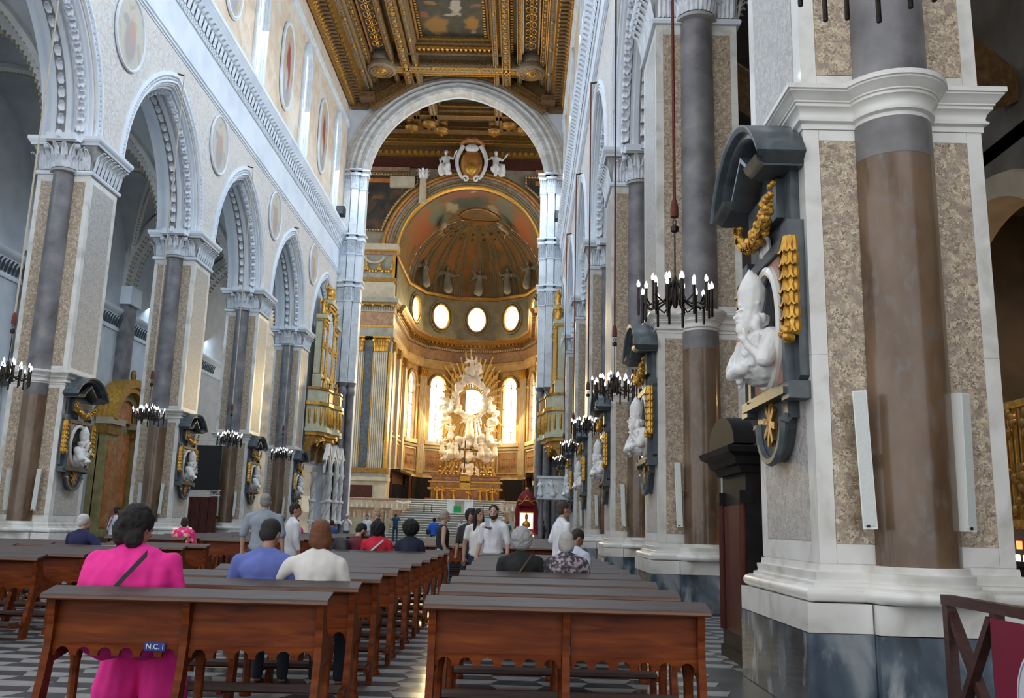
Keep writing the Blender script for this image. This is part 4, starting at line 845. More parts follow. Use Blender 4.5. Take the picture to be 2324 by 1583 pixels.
for j in range(9):
    for q in (-.075, -.045, .045, .075):
        a = PI * (j + .5) / 9 + q; MB().tube([(AX + (ARD - .04) * math.cos(e) * math.cos(a), AC + (ARD - .04) * math.cos(e) * math.sin(a), 23.7 + (ARD - .04) * math.sin(e)) for e in [1.33 * i / 12 for i in range(13)]], [.075 - .004 * i for i in range(13)], 6).build('rib', m_domer, dome)
    if j < 8:
        a = PI * (j + 1) / 9
        for e in (1.0, 1.12): MB().ell((AX + 6.2 * math.cos(e) * math.cos(a), AC + 6.2 * math.cos(e) * math.sin(a), 23.7 + 6.2 * math.sin(e)), .13, 8, 6).build('rosette', m_golddk, dome)
ovl = MB(); ovl.tube([(AX + .35 + 1.9 * math.cos(a), 79.6 + 1.7 * math.sin(a) , 23.7 + math.sqrt(max(.1, (ARD - .05) ** 2 - (1.9 * math.cos(a) + .35) ** 2 - max(0, 79.6 + 1.7 * math.sin(a) - AC) ** 2))) for a in [2 * PI * i / 32 for i in range(32)]], .09, 6, True); ovl.build('oval_gilt_frame', m_golddk, dome)
for n, a in enumerate((25, 57, 90, 123, 155)):
    t = math.radians(a); e = .28; me = blob('relief_angel', m_greygreen, figure_parts(2.5, random.Random(n)), .07, 3)
    o = link('relief_angel', me, loc=(AX + 5.75 * math.cos(e) * math.cos(t), AC + 5.75 * math.cos(e) * math.sin(t), 24.1), rz=t - PI / 2)
    tag(o, 'pale winged angel at the foot of the half dome ' + ['at the pulpit end', 'second from the pulpit end', 'in the middle above the altar', 'second from the fluted pier end', 'at the fluted pier end'][n], 'angel relief', 'half dome angels')
for n, (x, y, z) in enumerate(((-7.6, 78.5, 28.5), (-2.4, 78.8, 28.6))):
    o = link('flying_angel', blob('flying_angel', m_cream, [(p[0], *(tuple(Vector(q).yzx) if isinstance(q, (tuple, Vector)) and k < (2 if p[0] == 'c' else 1) else q for k, q in enumerate(p[1:]))) for p in figure_parts(1.9, random.Random(20 + n))], .07, 3), loc=(x, y, z), rz=.4 - .8 * n)
    tag(o, 'pale flying angel relief below the cloud fresco ' + ('opposite the pulpit' if n == 0 else 'on the pulpit side'), 'angel relief', 'flying angels')
# coat of arms with two seated statues on the choir arch
ca = empty('coat_of_arms', (AX + .0, YB - 1.15, 29.75), 'gilt and white cartouche shield with red cap crowning the choir arch', 'coat of arms')
m_redgold = M('red_gilt_shield', [(.3, (.25, .07, .02)), (.7, (.55, .27, .06))], 2, rough=.4, metal=.2)
MB().ell((0, -.1, 1.5), (.95, .4, 1.35), 16, 10).build('shield', m_redgold, ca); MB().ell((0, -.4, 1.0), (.5, .25, .55), 12, 8).build('shield_boss', m_gold, ca)
MB().tube([(.95 * math.cos(a), -.15, 3.1 + .55 * math.sin(a)) for a in [PI * i / 12 for i in range(13)]], [.12 + .18 * math.sin(PI * i / 12) for i in range(13)], 8).build('cap', m_orange, ca)
MB().ell((0, -.2, 2.9), (.6, .3, .4), 12, 8).build('shell', m_statue, ca)
for s in (-1, 1):
    MB().tube([(s * (.75 + .5 * math.sin(t * 1.1)) , -.2, 3.1 - t * 1.0) for t in [i * .2 for i in range(15)]], [.2 - .004 * i for i in range(15)], 8).build('scroll', m_statue, ca)
    MB().tube([(s * (.45 + .3 * math.cos(a) * (1 - a / 9)), -.35, .1 + .3 * math.sin(a) * (1 - a / 9)) for a in [i * .5 for i in range(14)]], .09, 6).build('volute', m_statue, ca)
    o = link('seated_statue', blob('seated_statue', m_statue, figure_parts(2.45, random.Random(31 + s), True, False) + [('e', (s * .42, .1, .85), (.38, .28, .6)), ('c', (-.4, -.3, .75), (.5, -.4, .25), .25, .18)], .055, 3, ((3, 3, 1), .05)), loc=(AX + s * 2.15, YB - 1.0, 30.1), rz=s * .25)
    tag(o, 'white seated draped statue beside the coat of arms ' + ('on the pulpit side' if s > 0 else 'away from the pulpit'), 'statue', 'choir arch statues')
br = empty('broken_column', (-9.9, YB - .4, 28.2), 'pale broken stucco column with acanthus capital above the choir arch painting', 'stucco column')
MB().box(-1.9, .2, -.25, .25, 1.2, 2.1).build('entablature_stub', m_cream, br, smooth=False); MB().lathe([(.32, -.6), (.28, 1.9), (.34, 2.0)], (.9, 0, .4), 12).build('shaft', m_cream, br); l = MB()
for i in range(8):
    a = PI * i / 4
    for z, h in ((2.0, .45), (2.3, .5)): leaf(l, (.9 + .3 * math.cos(a), .3 * math.sin(a), z), (0, 0, 1), (math.cos(a), math.sin(a), 0), .3, h, .35)
l.build('capital_foliage', m_statue, br, kind='stuff')
# ---- altar sculpture --------------------------------------------------------------------------------------------------
SX, SY = -5.05, 85.3
sg = empty('altar_sculpture', (SX, SY, 5.6), 'huge white marble cloud of angels with gilt rays behind the high altar', 'sculpture')
rg = random.Random(3)
def cloudy(n, f): return [('e', f(i), (rg.uniform(.22, .45),) * 2 + (rg.uniform(.2, .4),)) for i in range(n)]
def onring(i):
    a = 2 * PI * i / 26; return (1.35 * math.cos(a) * rg.uniform(.95, 1.25), -.3 * rg.random(), 7.6 + 1.75 * math.sin(a) * rg.uniform(.95, 1.15))
pc = cloudy(26, onring) + cloudy(16, lambda i: (rg.uniform(-.75, .75), -.3 * rg.random(), 9.2 + 1.6 * rg.random()))
link('crown_cloud', blob('crown_cloud', m_statue, pc, .09, 2, ((3, 3, 3), .06)), sg)
def low(i):
    z = rg.uniform(1.7, 4.2); return (rg.uniform(-1, 1) * (2.9 - (z - 1.7) * .35), -.5 * rg.random(), z)
link('cloud_bank', blob('cloud_bank', m_statue, cloudy(60, low), .09, 2, ((3, 3, 3), .07)), sg)
link('cloud_arm', blob('cloud_arm', m_statue, cloudy(14, lambda i: (-1.9 - rg.random() * .9, -.2, 5.4 + rg.random() * 2.2)) , .09, 2, ((3, 3, 3), .06)), sg)
link('cloud_arm', blob('cloud_arm', m_statue, cloudy(14, lambda i: (1.8 + rg.random() * .8, -.2, 5.2 + rg.random() * 2.6)), .09, 2, ((3, 3, 3), .06)), sg)
for n, (x, z, h, rz) in enumerate(((0, 10.0, 1.7, 0), (-.75, 9.0, 1.1, .4), (.7, 8.9, 1.1, -.4), (-1.9, 6.6, 1.2, .3), (1.9, 6.7, 1.2, -.4), (0, 4.0, 2.2, 0), (-1.9, 3.7, 1.5, .4), (1.8, 3.6, 1.5, -.4), (-2.6, 2.3, 1.6, .6), (2.5, 2.2, 1.6, -.6), (-1.2, 2.2, 1.5, .1), (1.2, 2.2, 1.5, -.1), (-.5, 2.9, 1.2, .1), (.6, 3.0, 1.2, 0))):
    link('angel', blob('angel', m_statue, figure_parts(h, random.Random(50 + n)), .05, 3, ((5, 5, 2), .02)), sg, loc=(x, -.55, z), rz=rz)
for n in range(40):
    a = 2 * PI * n / 40 + .05; L = 3.1 + .8 * rg.random(); c, s = math.cos(a), math.sin(a)
    if -2.4 < a - PI * 1.5 < -3.2: continue
    k0 = 1.2
    rr = MB().bar((c * k0, .25, 7.4 + s * k0), (c * L * .95, .2, 7.2 + s * L * 1.45), .13, .05, (0, -1, 0)); rr.bar((c * k0 + .1, .3, 7.4 + s * k0), (c * L * .85 + .12, .25, 7.2 + s * L * 1.25), .07, .05, (0, -1, 0)); rr.build('ray', m_gold, sg, smooth=False)
for n in range(14):
    x = -2.6 + n * .4; MB().bar((x * .55, .1, 2.5), (x * 1.0, .05, .35), .16, .06, (0, -1, 0)).build('ray', m_gold, sg, smooth=False)
link('base_group', blob('base_group', m_statue, [('e', (rg.uniform(-.9, .9), -.3, .3 + rg.random() * 1.0), (.3, .25, .35)) for _ in range(16)], .07, 2, ((4, 4, 4), .05)), sg)
# ---- high altar -------------------------------------------------------------------------------------------------------
AY = 80.
al = empty('high_altar', (-4.95, AY, 3.2), 'orange marble and gilt high altar block below the white sculpture', 'altar')
for nm, hw, d, z0, z1, mt in (('base', 3.5, 1.0, 0, .35, m_brownm), ('altar_front', 3.0, .8, .35, 1.15, m_orange), ('altar_cornice', 3.3, .95, 1.15, 1.3, m_gold), ('gradine', 3.1, .8, 1.3, 1.75, m_orange), ('gradine_cornice', 3.25, .9, 1.75, 1.88, m_gold), ('gradine', 3.0, .7, 1.88, 2.3, m_brownm), ('altar_slab', 3.1, .8, 2.3, 2.4, m_golddk), ('steps', 3.9, 1.8, -.02, .18, m_cream)):
    MB().box(-hw, hw, -d, 1.2, z0, z1).build(nm, mt, al, smooth=False)
for i in range(7):
    x = -2.7 + .9 * i; MB().box(x - .3, x + .3, -.84, -.7, 1.38, 1.68).build('inlay_panel', m_gold if i == 3 else m_golddk, al, smooth=False)
for i in range(6): MB().box(-2.5 + i - .32, -2.5 + i + .32, -.75, -.66, 1.98, 2.22).build('inlay_panel', m_orange, al, smooth=False)
for i in range(8): MB().box(-2.8 + .8 * i - .12, -2.8 + .8 * i + .12, -.86, -.7, .42, 1.1).build('altar_pilaster', m_golddk, al, smooth=False)
MB().box(-.45, .45, -.9, -.5, 1.3, 2.35).build('tabernacle', m_gold, al, smooth=False)
cx_ = empty('altar_crucifix', (-5.1, AY - .3, 5.6), 'tall dark bronze crucifix standing in the middle of the high altar', 'crucifix')
MB().lathe([(.3, 0), (.28, .1), (.1, .25), (.14, .5), (.05, .7)], seg=12).build('foot', m_golddk, cx_); b = MB(); b.bar((0, 0, .6), (0, 0, 3.1), .09, .06); b.bar((-.6, 0, 2.35), (.6, 0, 2.35), .06, .09); b.build('cross', m_iron, cx_, smooth=False)
link('corpus', blob('corpus', m_golddk, [('c', (0, -.08, 1.6), (0, -.1, 2.2), .06, .09), ('e', (0, -.12, 2.38), .08), ('c', (-.08, -.08, 2.2), (-.45, -.06, 2.38), .035, .025), ('c', (.08, -.08, 2.2), (.45, -.06, 2.38), .035, .025)], .03, 2), cx_)
def candlestick(x, n):
    c = empty('candlestick', (x, AY - .2, 5.6), '%s of the six tall gilt candlesticks on the high altar, counted from the fluted pier' % ['first', 'second', 'third', 'fourth', 'fifth', 'sixth'][n], 'candlestick', 'high altar candlesticks')
    MB().lathe([(.26, 0), (.26, .08), (.12, .16), (.18, .32), (.07, .45), (.13, .7), (.05, .85), (.09, 1.05), (.05, 1.15), (.17, 1.25), (.01, 1.27)], seg=12).build('stem', m_golddk, c); MB().lathe([(.045, 1.27), (.04, 2.0), (.005, 2.03)], seg=8).build('candle', m_cream, c)
for n, x in enumerate((-2.35, -1.6, -.9, .75, 1.45, 2.15)): candlestick(-4.95 + x, n)
# choir stalls
for s in (-1, 1):
    st = empty('choir_stalls', (AX, 0, 3.2), 'dark wooden choir stalls along the apse ' + ('on the pulpit side' if s > 0 else 'on the fluted pier side'), 'choir stalls', 'choir stalls')
    for i in range(9):
        y = 74 + i * .85; MB().box(*sorted((s * (ARD - .5), s * (ARD - .02))), y, y + .8, 0, 2.3).build('stall_back', m_darkred, st, smooth=False); MB().box(*sorted((s * (ARD - 1.0), s * (ARD - .5))), y, y + .06, 0, 1.3).build('armrest', m_dark, st, smooth=False)
    A, B = (VTX[0], VTX[2]) if s > 0 else (VTX[5], VTX[3])
    for i in range(7):
        q = Vector(A).lerp(Vector(VTX[1] if s > 0 else VTX[4]), i / 4) if i < 4 else Vector(VTX[1] if s > 0 else VTX[4]).lerp(Vector(B), (i - 4) / 4 + .05)
        d = (Vector((AX, AC)) - q).normalized(); q = q + d * .45; MB().box(-.5, .5, -.3, .25, 0, 2.35).build('stall_back', m_darkred if i % 2 else m_dark, st, loc=(q.x - AX, q.y, 0), rz=math.atan2(d.y, d.x) + PI / 2, smooth=False)
    MB().box(*sorted((s * (ARD - 1.1), s * (ARD))), 73.9, 81.6, 2.3, 2.5).build('stall_cornice', m_dark, st, smooth=False)
    MB().box(*sorted((s * 3.2, s * (ARD - .4))), 83.0, 83.4, 0, 2.3).build('stall_back', m_dark, st, smooth=False)
# ---- chancel steps, balustrades -----------------------------------------------------------------------------------------
stp = MB().box(-17, 7, 60.9, 70, 0, .3).build('floor_dais', m_cream, kind='structure', smooth=False, label='low dais at the foot of the chancel steps')
H1 = 2.15
for i in range(13): MB().box(-9.0 + .06 * i, -.6 - .06 * i, 58.28 + .42 * i, 67.2, H1 * i / 13 + .001, H1 * (i + 1) / 13 - .05).build('riser', m_greygreen, stp, smooth=False); MB().box(-9.0 + .06 * i, -.6 - .06 * i, 58.2 + .42 * i, 67.2, H1 * (i + 1) / 13 - .05, H1 * (i + 1) / 13).build('step', m_marble, stp, smooth=False)  # riser colour is darkened to stand in for shade below each tread
for i in range(6): MB().box(-8.6, -1.2, 67.48 + .4 * i, 70.2, H1 + .175 * i, H1 + .175 * (i + 1) - .05).build('riser', m_greygreen, stp, smooth=False); MB().box(-8.6, -1.2, 67.4 + .4 * i, 70.2, H1 + .175 * (i + 1) - .05, H1 + .175 * (i + 1)).build('step', m_marble, stp, smooth=False)  # upper flight: dark riser colour again in place of tread shade
for s in (-1, 1):
    MB().box(*sorted((AX + s * 4.1, AX + s * 9.5)), 61.6, 69.9, .3, 1.55).build('podium', m_cream, stp, smooth=False)
    MB().box(*sorted((AX + s * 3.65, AX + s * 9.5)), 67.2, 70.2, 1.5, 2.3).build('podium', m_brownm, stp, smooth=False)
def balustrade(x0, x1, y, z, lab, turned=True):
    o = empty('balustrade', ((x0 + x1) / 2, y, z), lab, 'balustrade', 'chancel balustrades'); w_ = x1 - x0; hw = w_ / 2
    MB().box(-hw, hw, -.2, .2, 0, .1).build('plinth', m_cream, o, smooth=False); MB().box(-hw, hw, -.2, .2, .66, .78).build('handrail', m_brownm, o, smooth=False)
    n = max(2, int(w_ / 1.6)); me = MB().lathe([(.06, .1), (.05, .2), (.09, .32), (.04, .52), (.06, .58), (.06, .66)], seg=8).mesh('baluster', m_statue)
    for i in range(n + 1): MB().box(-hw + w_ * i / n - .11, -hw + w_ * i / n + .11, -.19, .19, .1, .66).build('post', m_cream, o, smooth=False)
    for i in range(n):
        for j in range(5): link('baluster', me, o, loc=(-hw + w_ * (i + (j + .9) / 5.8) / n, 0, 0))
balustrade(-13.2, -8.9, 61.8, 1.55, 'lower white balustrade of the chancel on the side of the organ and gothic canopy'); balustrade(-.7, 3.4, 61.8, 1.55, 'lower white balustrade of the chancel behind the red canopy')
balustrade(-13, -8.5, 67.4, 2.3, 'upper balustrade of the choir on the side of the fluted pier'); balustrade(-1.4, 3.4, 67.4, 2.3, 'upper balustrade of the choir behind the red canopy')
at = empty('altar_table', (-4.35, 64.4, H1), 'white modern altar table with a bright green cloth on the chancel steps', 'altar table')
m_green = M('green_cloth', (.01, .33, .09), rough=.8)
MB().box(-.9, .9, -.4, .4, .86, .95).build('table_slab', m_statue, at, smooth=False); [MB().box(q * .62 - .28, q * .62 + .28, -.35, .35, 0, .86).build('support', m_statue, at, smooth=False) for q in (-1, 1)]; MB().box(-.34, .34, -.3, .3, 0, .86).build('core', m_cream, at, smooth=False)
MB().box(-.40, .12, -.46, -.41, .0, .48).build('green_cloth', m_green, at, smooth=False)
for n, (x, y, z, h) in enumerate(((-7.4, 78.5, 3.2, 1.15), (-6.9, 78.6, 3.2, 1.2), (-5.9, 78.6, 3.2, 1.1), (-4.6, 78.7, 3.2, .95), (-3.6, 78.6, 3.2, 1.15), (-3.0, 78.6, 3.2, 1.2), (-2.5, 78.5, 3.2, 1.1))):
    o = link('gilt_statuette', blob('gilt_statuette', m_gold, figure_parts(h, random.Random(70 + n), False, n % 3 == 0), .05, 3), loc=(x, y, z + .18))
    tag(o, 'gilt statuette before the high altar, %s counted from the fluted pier' % ['first', 'second', 'third', 'fourth', 'fifth', 'sixth', 'last'][n], 'statuette', 'gilt statuettes')
lc = empty('lectern', (-8.6, 66.2, 1.55), 'lectern under a white cloth by the choir balustrade', 'lectern')
MB().lathe([(.3, 0), (.28, .08), (.07, .15), (.06, 1.15)], seg=10).build('stand', m_cream, lc); MB().prism([(-.5, 1.3), (0, 1.18), (.5, 1.3), (.5, 1.42), (0, 1.3), (-.5, 1.42)], -.25, .25, 'y').build('white_cloth', m_statue, lc, smooth=False)
for n, x in enumerate((-6.6, -2.4)):
    o = empty('stool', (x, 64.2, H1), 'small dark metal stool beside the white altar table, ' + ('towards the lectern' if n == 0 else 'towards the red canopy'), 'stool', 'altar stools')
    MB().box(-.3, .3, -.25, .25, .5, .56).build('seat', m_iron, o, smooth=False); [MB().bar((a * .27, b * .22, 0), (a * .27, b * .22, .5), .035, .035).build('leg', m_iron, o, smooth=False) for a in (-1, 1) for b in (-1, 1)]
# red velvet reliquary canopy with lit case
rq = empty('reliquary_canopy', (.35, 53., 0), 'red velvet canopy with gold fringe over a lit glass reliquary', 'reliquary')
m_velvet = M('red_velvet', [(.3, (.12, .004, .008)), (.7, (.26, .01, .02))], 5, rough=.8)
MB().lathe([(.5, 2.55), (.56, 2.75), (.5, 3.0), (.3, 3.3), (.08, 3.45)], seg=16).build('canopy', m_velvet, rq); MB().tube([(.54 * math.cos(a), .54 * math.sin(a), 2.75 + .09 * abs(math.sin(a * 3))) for a in [2 * PI * i / 36 for i in range(36)]], .04, 6, True).build('gold_fringe', m_gold, rq)
for s in (-1, 1): MB().tube([(s * .45, 0, 2.8), (s * .55, .05, 2.2), (s * .52, 0, 1.6), (s * .58, 0, .9)], [.12, .15, .13, .16], 8).build('drape', m_velvet, rq); MB().tube([(0, -.5, 3.1), (s * .25, -.52, 2.7), (s * .45, -.4, 2.6)], .03, 6).build('gold_cord', m_gold, rq)
MB().ell((0, 0, 3.5), (.1, .1, .12), 8, 6).build('finial', m_gold, rq); MB().box(-.5, .5, .3, .36, .9, 2.7).build('hanging_drape', m_velvet, rq, smooth=False)
m_glow = E('lit_case', (1.0, .80, .55), 1.6); m_white_glow = E('glowing_table_cloth', (1.0, .70, .40), 1.3)  # the table cloth emits its own glow to look lamp-lit
b = MB(); [b.bar((x, -.3, 1.2), (x, -.3, 2.15), .05, .05) for x in (-.4, .4)]; b.bar((-.42, -.3, 2.15), (.42, -.3, 2.15), .06, .06); b.bar((-.42, -.3, 1.2), (.42, -.3, 1.2), .06, .06); b.build('case_frame', m_gold, rq, smooth=False)
MB().box(-.38, .38, .2, .24, 1.22, 2.12).build('lit_panel', m_glow, rq, smooth=False); link('bust', blob('bust', m_gold, [('e', (0, 0, 1.45), (.25, .16, .22)), ('c', (0, 0, 1.6), (0, 0, 1.75), .07, .06), ('e', (0, 0, 1.85), (.1, .12, .14)), ('c', (0, 0, 1.95), (0, 0, 2.08), .1, .05)], .03, 3), rq)
MB().box(-.55, .45, -.4, .3, .78, .88).build('glowing_cloth', m_white_glow, rq, smooth=False); [MB().box(x - .05, x + .05, -.36, -.26, 0, .78).build('leg', m_statue, rq, smooth=False) for x in (-.48, .36)]
fl = MB(); [fl.ell((rg.uniform(-.5, .4), rg.uniform(-.35, .1), .95 + .08 * rg.random()), .08, 6, 5) for _ in range(26)]; fl.build('flowers', M('red_flowers', [(.3, (.5, .05, .01)), (.7, (.7, .25, .1))], 20), rq, kind='stuff')
# ---- bishop monuments on the nave faces of the piers (local: -x points into the nave) ----------------------------------
def bust_parts():
    p = [('e', (-.10, .0, .16), (.17, .27, .22)), ('e', (-.11, 0, .32), (.15, .27, .18)), ('c', (-.08, -.19, .40), (-.08, .19, .40), .095, .095), ('c', (-.10, 0, .42), (-.14, 0, .54), .085, .075),
         ('e', (-.18, 0, .61), (.125, .10, .135)), ('c', (-.295, 0, .645), (-.33, 0, .60), .013, .022), ('e', (-.285, 0, .675), (.024, .062, .014)), ('e', (-.265, 0, .51), (.055, .058, .085)), ('e', (-.265, 0, .43), (.032, .042, .07)), ('e', (-.31, 0, .565), (.016, .04, .012)),
         ('c', (-.17, 0, .70), (-.165, 0, .76), .112, .122)]
    p += [('c', (-.165, 0, .76), (-.16, 0, .88), .122, .125)]
    p += [('e', (-.165, 0, .90), (.100, .128, .165)), ('e', (-.19, 0, .98), (.045, .085, .12), rotm(y=.12)), ('e', (-.14, 0, .97), (.045, .085, .11), rotm(y=-.12)), ('c', (-.185, 0, 1.0), (-.185, 0, 1.10), .045, .012), ('c', (-.27, 0, .77), (-.265, 0, .92), .012, .012), ('c', (-.17, -.115, .735), (-.28, 0, .735), .018, .018), ('c', (-.17, .115, .735), (-.28, 0, .735), .018, .018)]
    for i in range(9):
        a = -1.75 + .44 * i; p.append(('e', (-.15 + .105 * math.cos(a), .11 * math.sin(a), .575 + .02 * (i % 2)), (.034, .034, .055)))
    for s_ in (-1, 1): p += [('e', (-.18, s_ * .092, .52), (.042, .036, .06))]
    p += [('c', (-.09, -.24, .38), (-.20, -.27, .15), .085, .075), ('c', (-.20, -.27, .15), (-.29, -.15, .30), .06, .038), ('c', (-.09, .24, .38), (-.2, .26, .14), .095, .09), ('c', (-.2, .26, .14), (-.29, .05, .12), .075, .05)]
    for q in range(7):                                              # hanging folds of the cope
        y = -.24 + .08 * q; p += [('c', (-.20 - .035 * math.cos(y * 5), y * .8, .40), (-.24 - .04 * (q % 2), y * .75 + .04, -.02 + .05 * abs(q - 3)), .016, .030)]
    for q in range(5): p.append(('c', (-.15, .27 - .02 * q, .36 - .07 * q), (-.285 + .01 * q, -.10 + .05 * q, .22 - .07 * q), .026, .022))
    p += [('c', (-.30, .12, .06), (-.31, -.06, .08), .065, .06), ('c', (-.29, -.15, .30), (-.315, -.14, .36), .034, .034)] + [('c', (-.315, -.165 + .018 * j, .36), (-.33 + .012 * (j // 2), -.168 + .018 * j, .455 - .05 * (j // 2)), .0125, .0105) for j in range(4)] + [('c', (-.31, -.12, .35), (-.355, -.10, .39), .013, .010)]
    return p
ME_BUST = blob('bishop_bust', m_statue, bust_parts(), .010, 2, ((14, 14, 6), .007))
def make_monument():
    o = empty('bishop_monument', (0, 0, 0), 'm', 'monument')
    back = [(-.62, 2.62), (-.80, 2.75), (-.80, 4.05), (-.70, 4.15), (-.70, 4.66), (.70, 4.66), (.70, 4.15), (.80, 4.05), (.80, 2.75), (.62, 2.62)]
    MB().prism(back, -.09, 0, 'x').build('backplate', m_slate, o, smooth=False)
    ap = [(-.5, 2.64), (-.5, 2.42)] + [(.40 * math.cos(a), 2.42 + .36 * math.sin(a)) for a in [PI + PI * i / 12 for i in range(13)]] + [(.5, 2.42), (.5, 2.64)]
    MB().prism(ap, -.12, 0, 'x').build('apron', m_slatedk, o, smooth=False)
    MB().tube([(-.13, p[0], p[1]) for p in ap[1:-1]], .045, 6).build('apron_rim', m_slate, o)
    ar = MB()
    for i in range(8): a = PI * i / 4 + .2; ar.bar((-.135, 0, 2.42), (-.14, .19 * math.cos(a), 2.42 + .22 * math.sin(a)), .06, .03, (1, 0, 0))
    ar.build('gilt_arms', m_golddk, o, smooth=False)
    sh = MB().box(-.22, 0, -.72, .72, 2.6, 2.66).box(-.18, 0, -.66, .66, 2.66, 2.72).box(-.2, 0, -.82, -.6, 2.55, 2.7).box(-.2, 0, .6, .82, 2.55, 2.7); sh.build('shelf', m_slate, o, smooth=False)
    # panel with the oval niche
    rim = [(.43 * math.cos(a), 3.32 + .57 * math.sin(a)) for a in [2 * PI * i / 32 for i in range(32)]]
    sq = []
    for i in range(32):
        a = 2 * PI * i / 32; c, s = math.cos(a), math.sin(a); k = 1 / max(abs(c), abs(s)); sq.append((.55 * c * k, 3.32 + .62 * s * k))
    m = MB(); m.add([(-.13, *p) for p in rim] + [(-.13, *p) for p in sq], [(i, (i + 1) % 32, 32 + (i + 1) % 32, 32 + i) for i in range(32)]); m.add([(-.13, *p) for p in sq] + [(-.05, *p) for p in sq], [(i, (i + 1) % 32, 32 + (i + 1) % 32, 32 + i) for i in range(32)])
    m.build('niche_panel', m_pinkm, o, smooth=False)
    MB().prism(rim, -.10, -.085, 'x').build('niche', m_black, o, smooth=False)
    MB().tube([(-.13, p[0], p[1]) for p in rim], .055, 8, True).build('niche_rim', m_marble, o)
    f = MB(); [f.bar((-.12, q * .60, 2.72), (-.12, q * .60, 3.98), .09, .1, (1, 0, 0)) for q in (-1, 1)]; f.bar((-.12, -.64, 4.0), (-.12, .64, 4.0), .1, .09, (1, 0, 0)); [f.box(-.16, 0, q * .7 - .1, q * .7 + .1, 3.98, 4.16) for q in (-1, 1)]; f.build('niche_frame', m_slate, o, smooth=False)
    b = link('bust', ME_BUST, o, loc=(-.11, 0, 2.82)); b.scale = (1.12, 1.12, .98); b.rotation_euler = (0, 0, .22)
    MB().ell((-.13, 0, 4.12), (.05, .12, .12), 14, 8).build('medallion', m_marble, o); MB().tube([(-.14, .13 * math.cos(a), 4.12 + .13 * math.sin(a)) for a in [PI * i / 8 for i in range(16)]], .025, 6, True).build('medallion_rim', m_statue, o)
    MB().box(-.16, 0, -.5, .5, 4.28, 4.66).build('plaque', m_slate, o, smooth=False)
    # gilt festoon and pendants
    fs = MB(); rf = random.Random(9)
    for i in range(34):
        t = -1 + i / 16.5; w_ = .5 + .5 * (1 - t * t); c_ = (-.25, .62 * t, 4.62 - .42 * math.sqrt(max(0, 1 - t * t * .97)))
        for j in range(3): fs.ell((c_[0] + rf.uniform(-.05, .05) * w_, c_[1] + rf.uniform(-.04, .04), c_[2] + rf.uniform(-.05, .05) * w_), (.036 * w_ + .012, .04, .036 * w_ + .012), 7, 5)
        if i % 2: leaf(fs, (c_[0] - .03, c_[1], c_[2] - .02), (0, 1 if t < 0 else -1, -.4), (-1, 0, -.2), .09, .10, .2)
    fs.build('festoon', m_gold, o, kind='stuff')
    for s in (-1, 1):
        pd = MB(); pd.tube([(-.12, s * .80, 4.0), (-.14, s * .80, 3.5), (-.14, s * .80, 3.1)], [.02, .06, .05], 8)
        for i in range(7):
            for j in range(5): leaf(pd, (-.14 - .05 * math.cos((j - 2) * .8), s * .80 + .06 * math.sin((j - 2) * .8), 3.99 - .12 * i), (0, 0, -1), (-math.cos((j - 2) * .8), math.sin((j - 2) * .8), 0), .10, .17, .14)
        for j in range(9): pd.ell((-.17 - .04 * (j % 2), s * .80 + .065 * math.cos(j * 1.3), 3.11 + .05 * math.sin(j * 1.3)), .042, 7, 5)
        pd.build('gilt_pendant', m_gold, o, kind='stuff')
    # broken segmental pediment with inner gable
    prof = [(0, -.02), (0, -.34), (.03, -.38), (.07, -.38), (.09, -.44), (.13, -.46), (.15, -.46), (.15, -.02)]
    seg = [(.86 * math.sin(a) / math.sin(1.05), 4.66 + (.86 / math.sin(1.05)) * (math.cos(a) - math.cos(1.05)), a) for a in [-1.05 + 2.1 * i / 16 for i in range(17)]]
    MB().sweep([((0, y, z), (0, math.sin(a), math.cos(a)), (1, 0, 0)) for y, z, a in seg], prof).build('pediment', m_slate, o)
    g = MB(); [g.sweep([((0, q * .86, 4.64), (0, 0, 1), (1, 0, 0)), ((0, q * .42, 4.68), (0, 0, 1), (1, 0, 0))], [(0, -.02), (0, -.36), (.05, -.42), (.1, -.44), (.1, -.02)]) for q in (-1, 1)]
    [g.sweep([((0, q * .43, 4.66), (0, 0, 1), (1, 0, 0)), ((0, 0, 4.98), (0, 0, 1), (1, 0, 0))], [(0, -.02), (0, -.3), (.05, -.36), (.1, -.36), (.1, -.02)]) for q in (-1, 1)]; g.build('pediment_gable', m_slatedk, o)
    MB().prism([(q[0] * .95, q[1]) for q in seg], -.1, -.01, 'x').build('tympanum', m_slatedk, o, smooth=False)
    return o
def text(name, body, mat, size, parent, loc, rot, ext=.002):
    c = bpy.data.curves.new(name, 'FONT'); c.body = body; c.size = size; c.extrude = ext; c.align_x = 'CENTER'; c.align_y = 'CENTER'; c.resolution_u = 3
    o = bpy.data.objects.new('tmp', c); BSC.collection.objects.link(o)
    with bpy.context.temp_override(scene=BSC, view_layer=BSC.view_layers[0]): dg = bpy.context.evaluated_depsgraph_get()
    me = bpy.data.meshes.new_from_object(o.evaluated_get(dg)); BSC.collection.objects.unlink(o); TRASH.append(o); me.name = name; me.materials.clear(); me.materials.append(mat)
    o = link(name, me, parent, loc=loc); o.rotation_euler = rot; return o
MON = make_monument(); text('inscription', 'ILOMV', m_golddk, .17, MON, (-.165, 0, 4.47), (PI / 2, 0, -PI / 2)); first = True
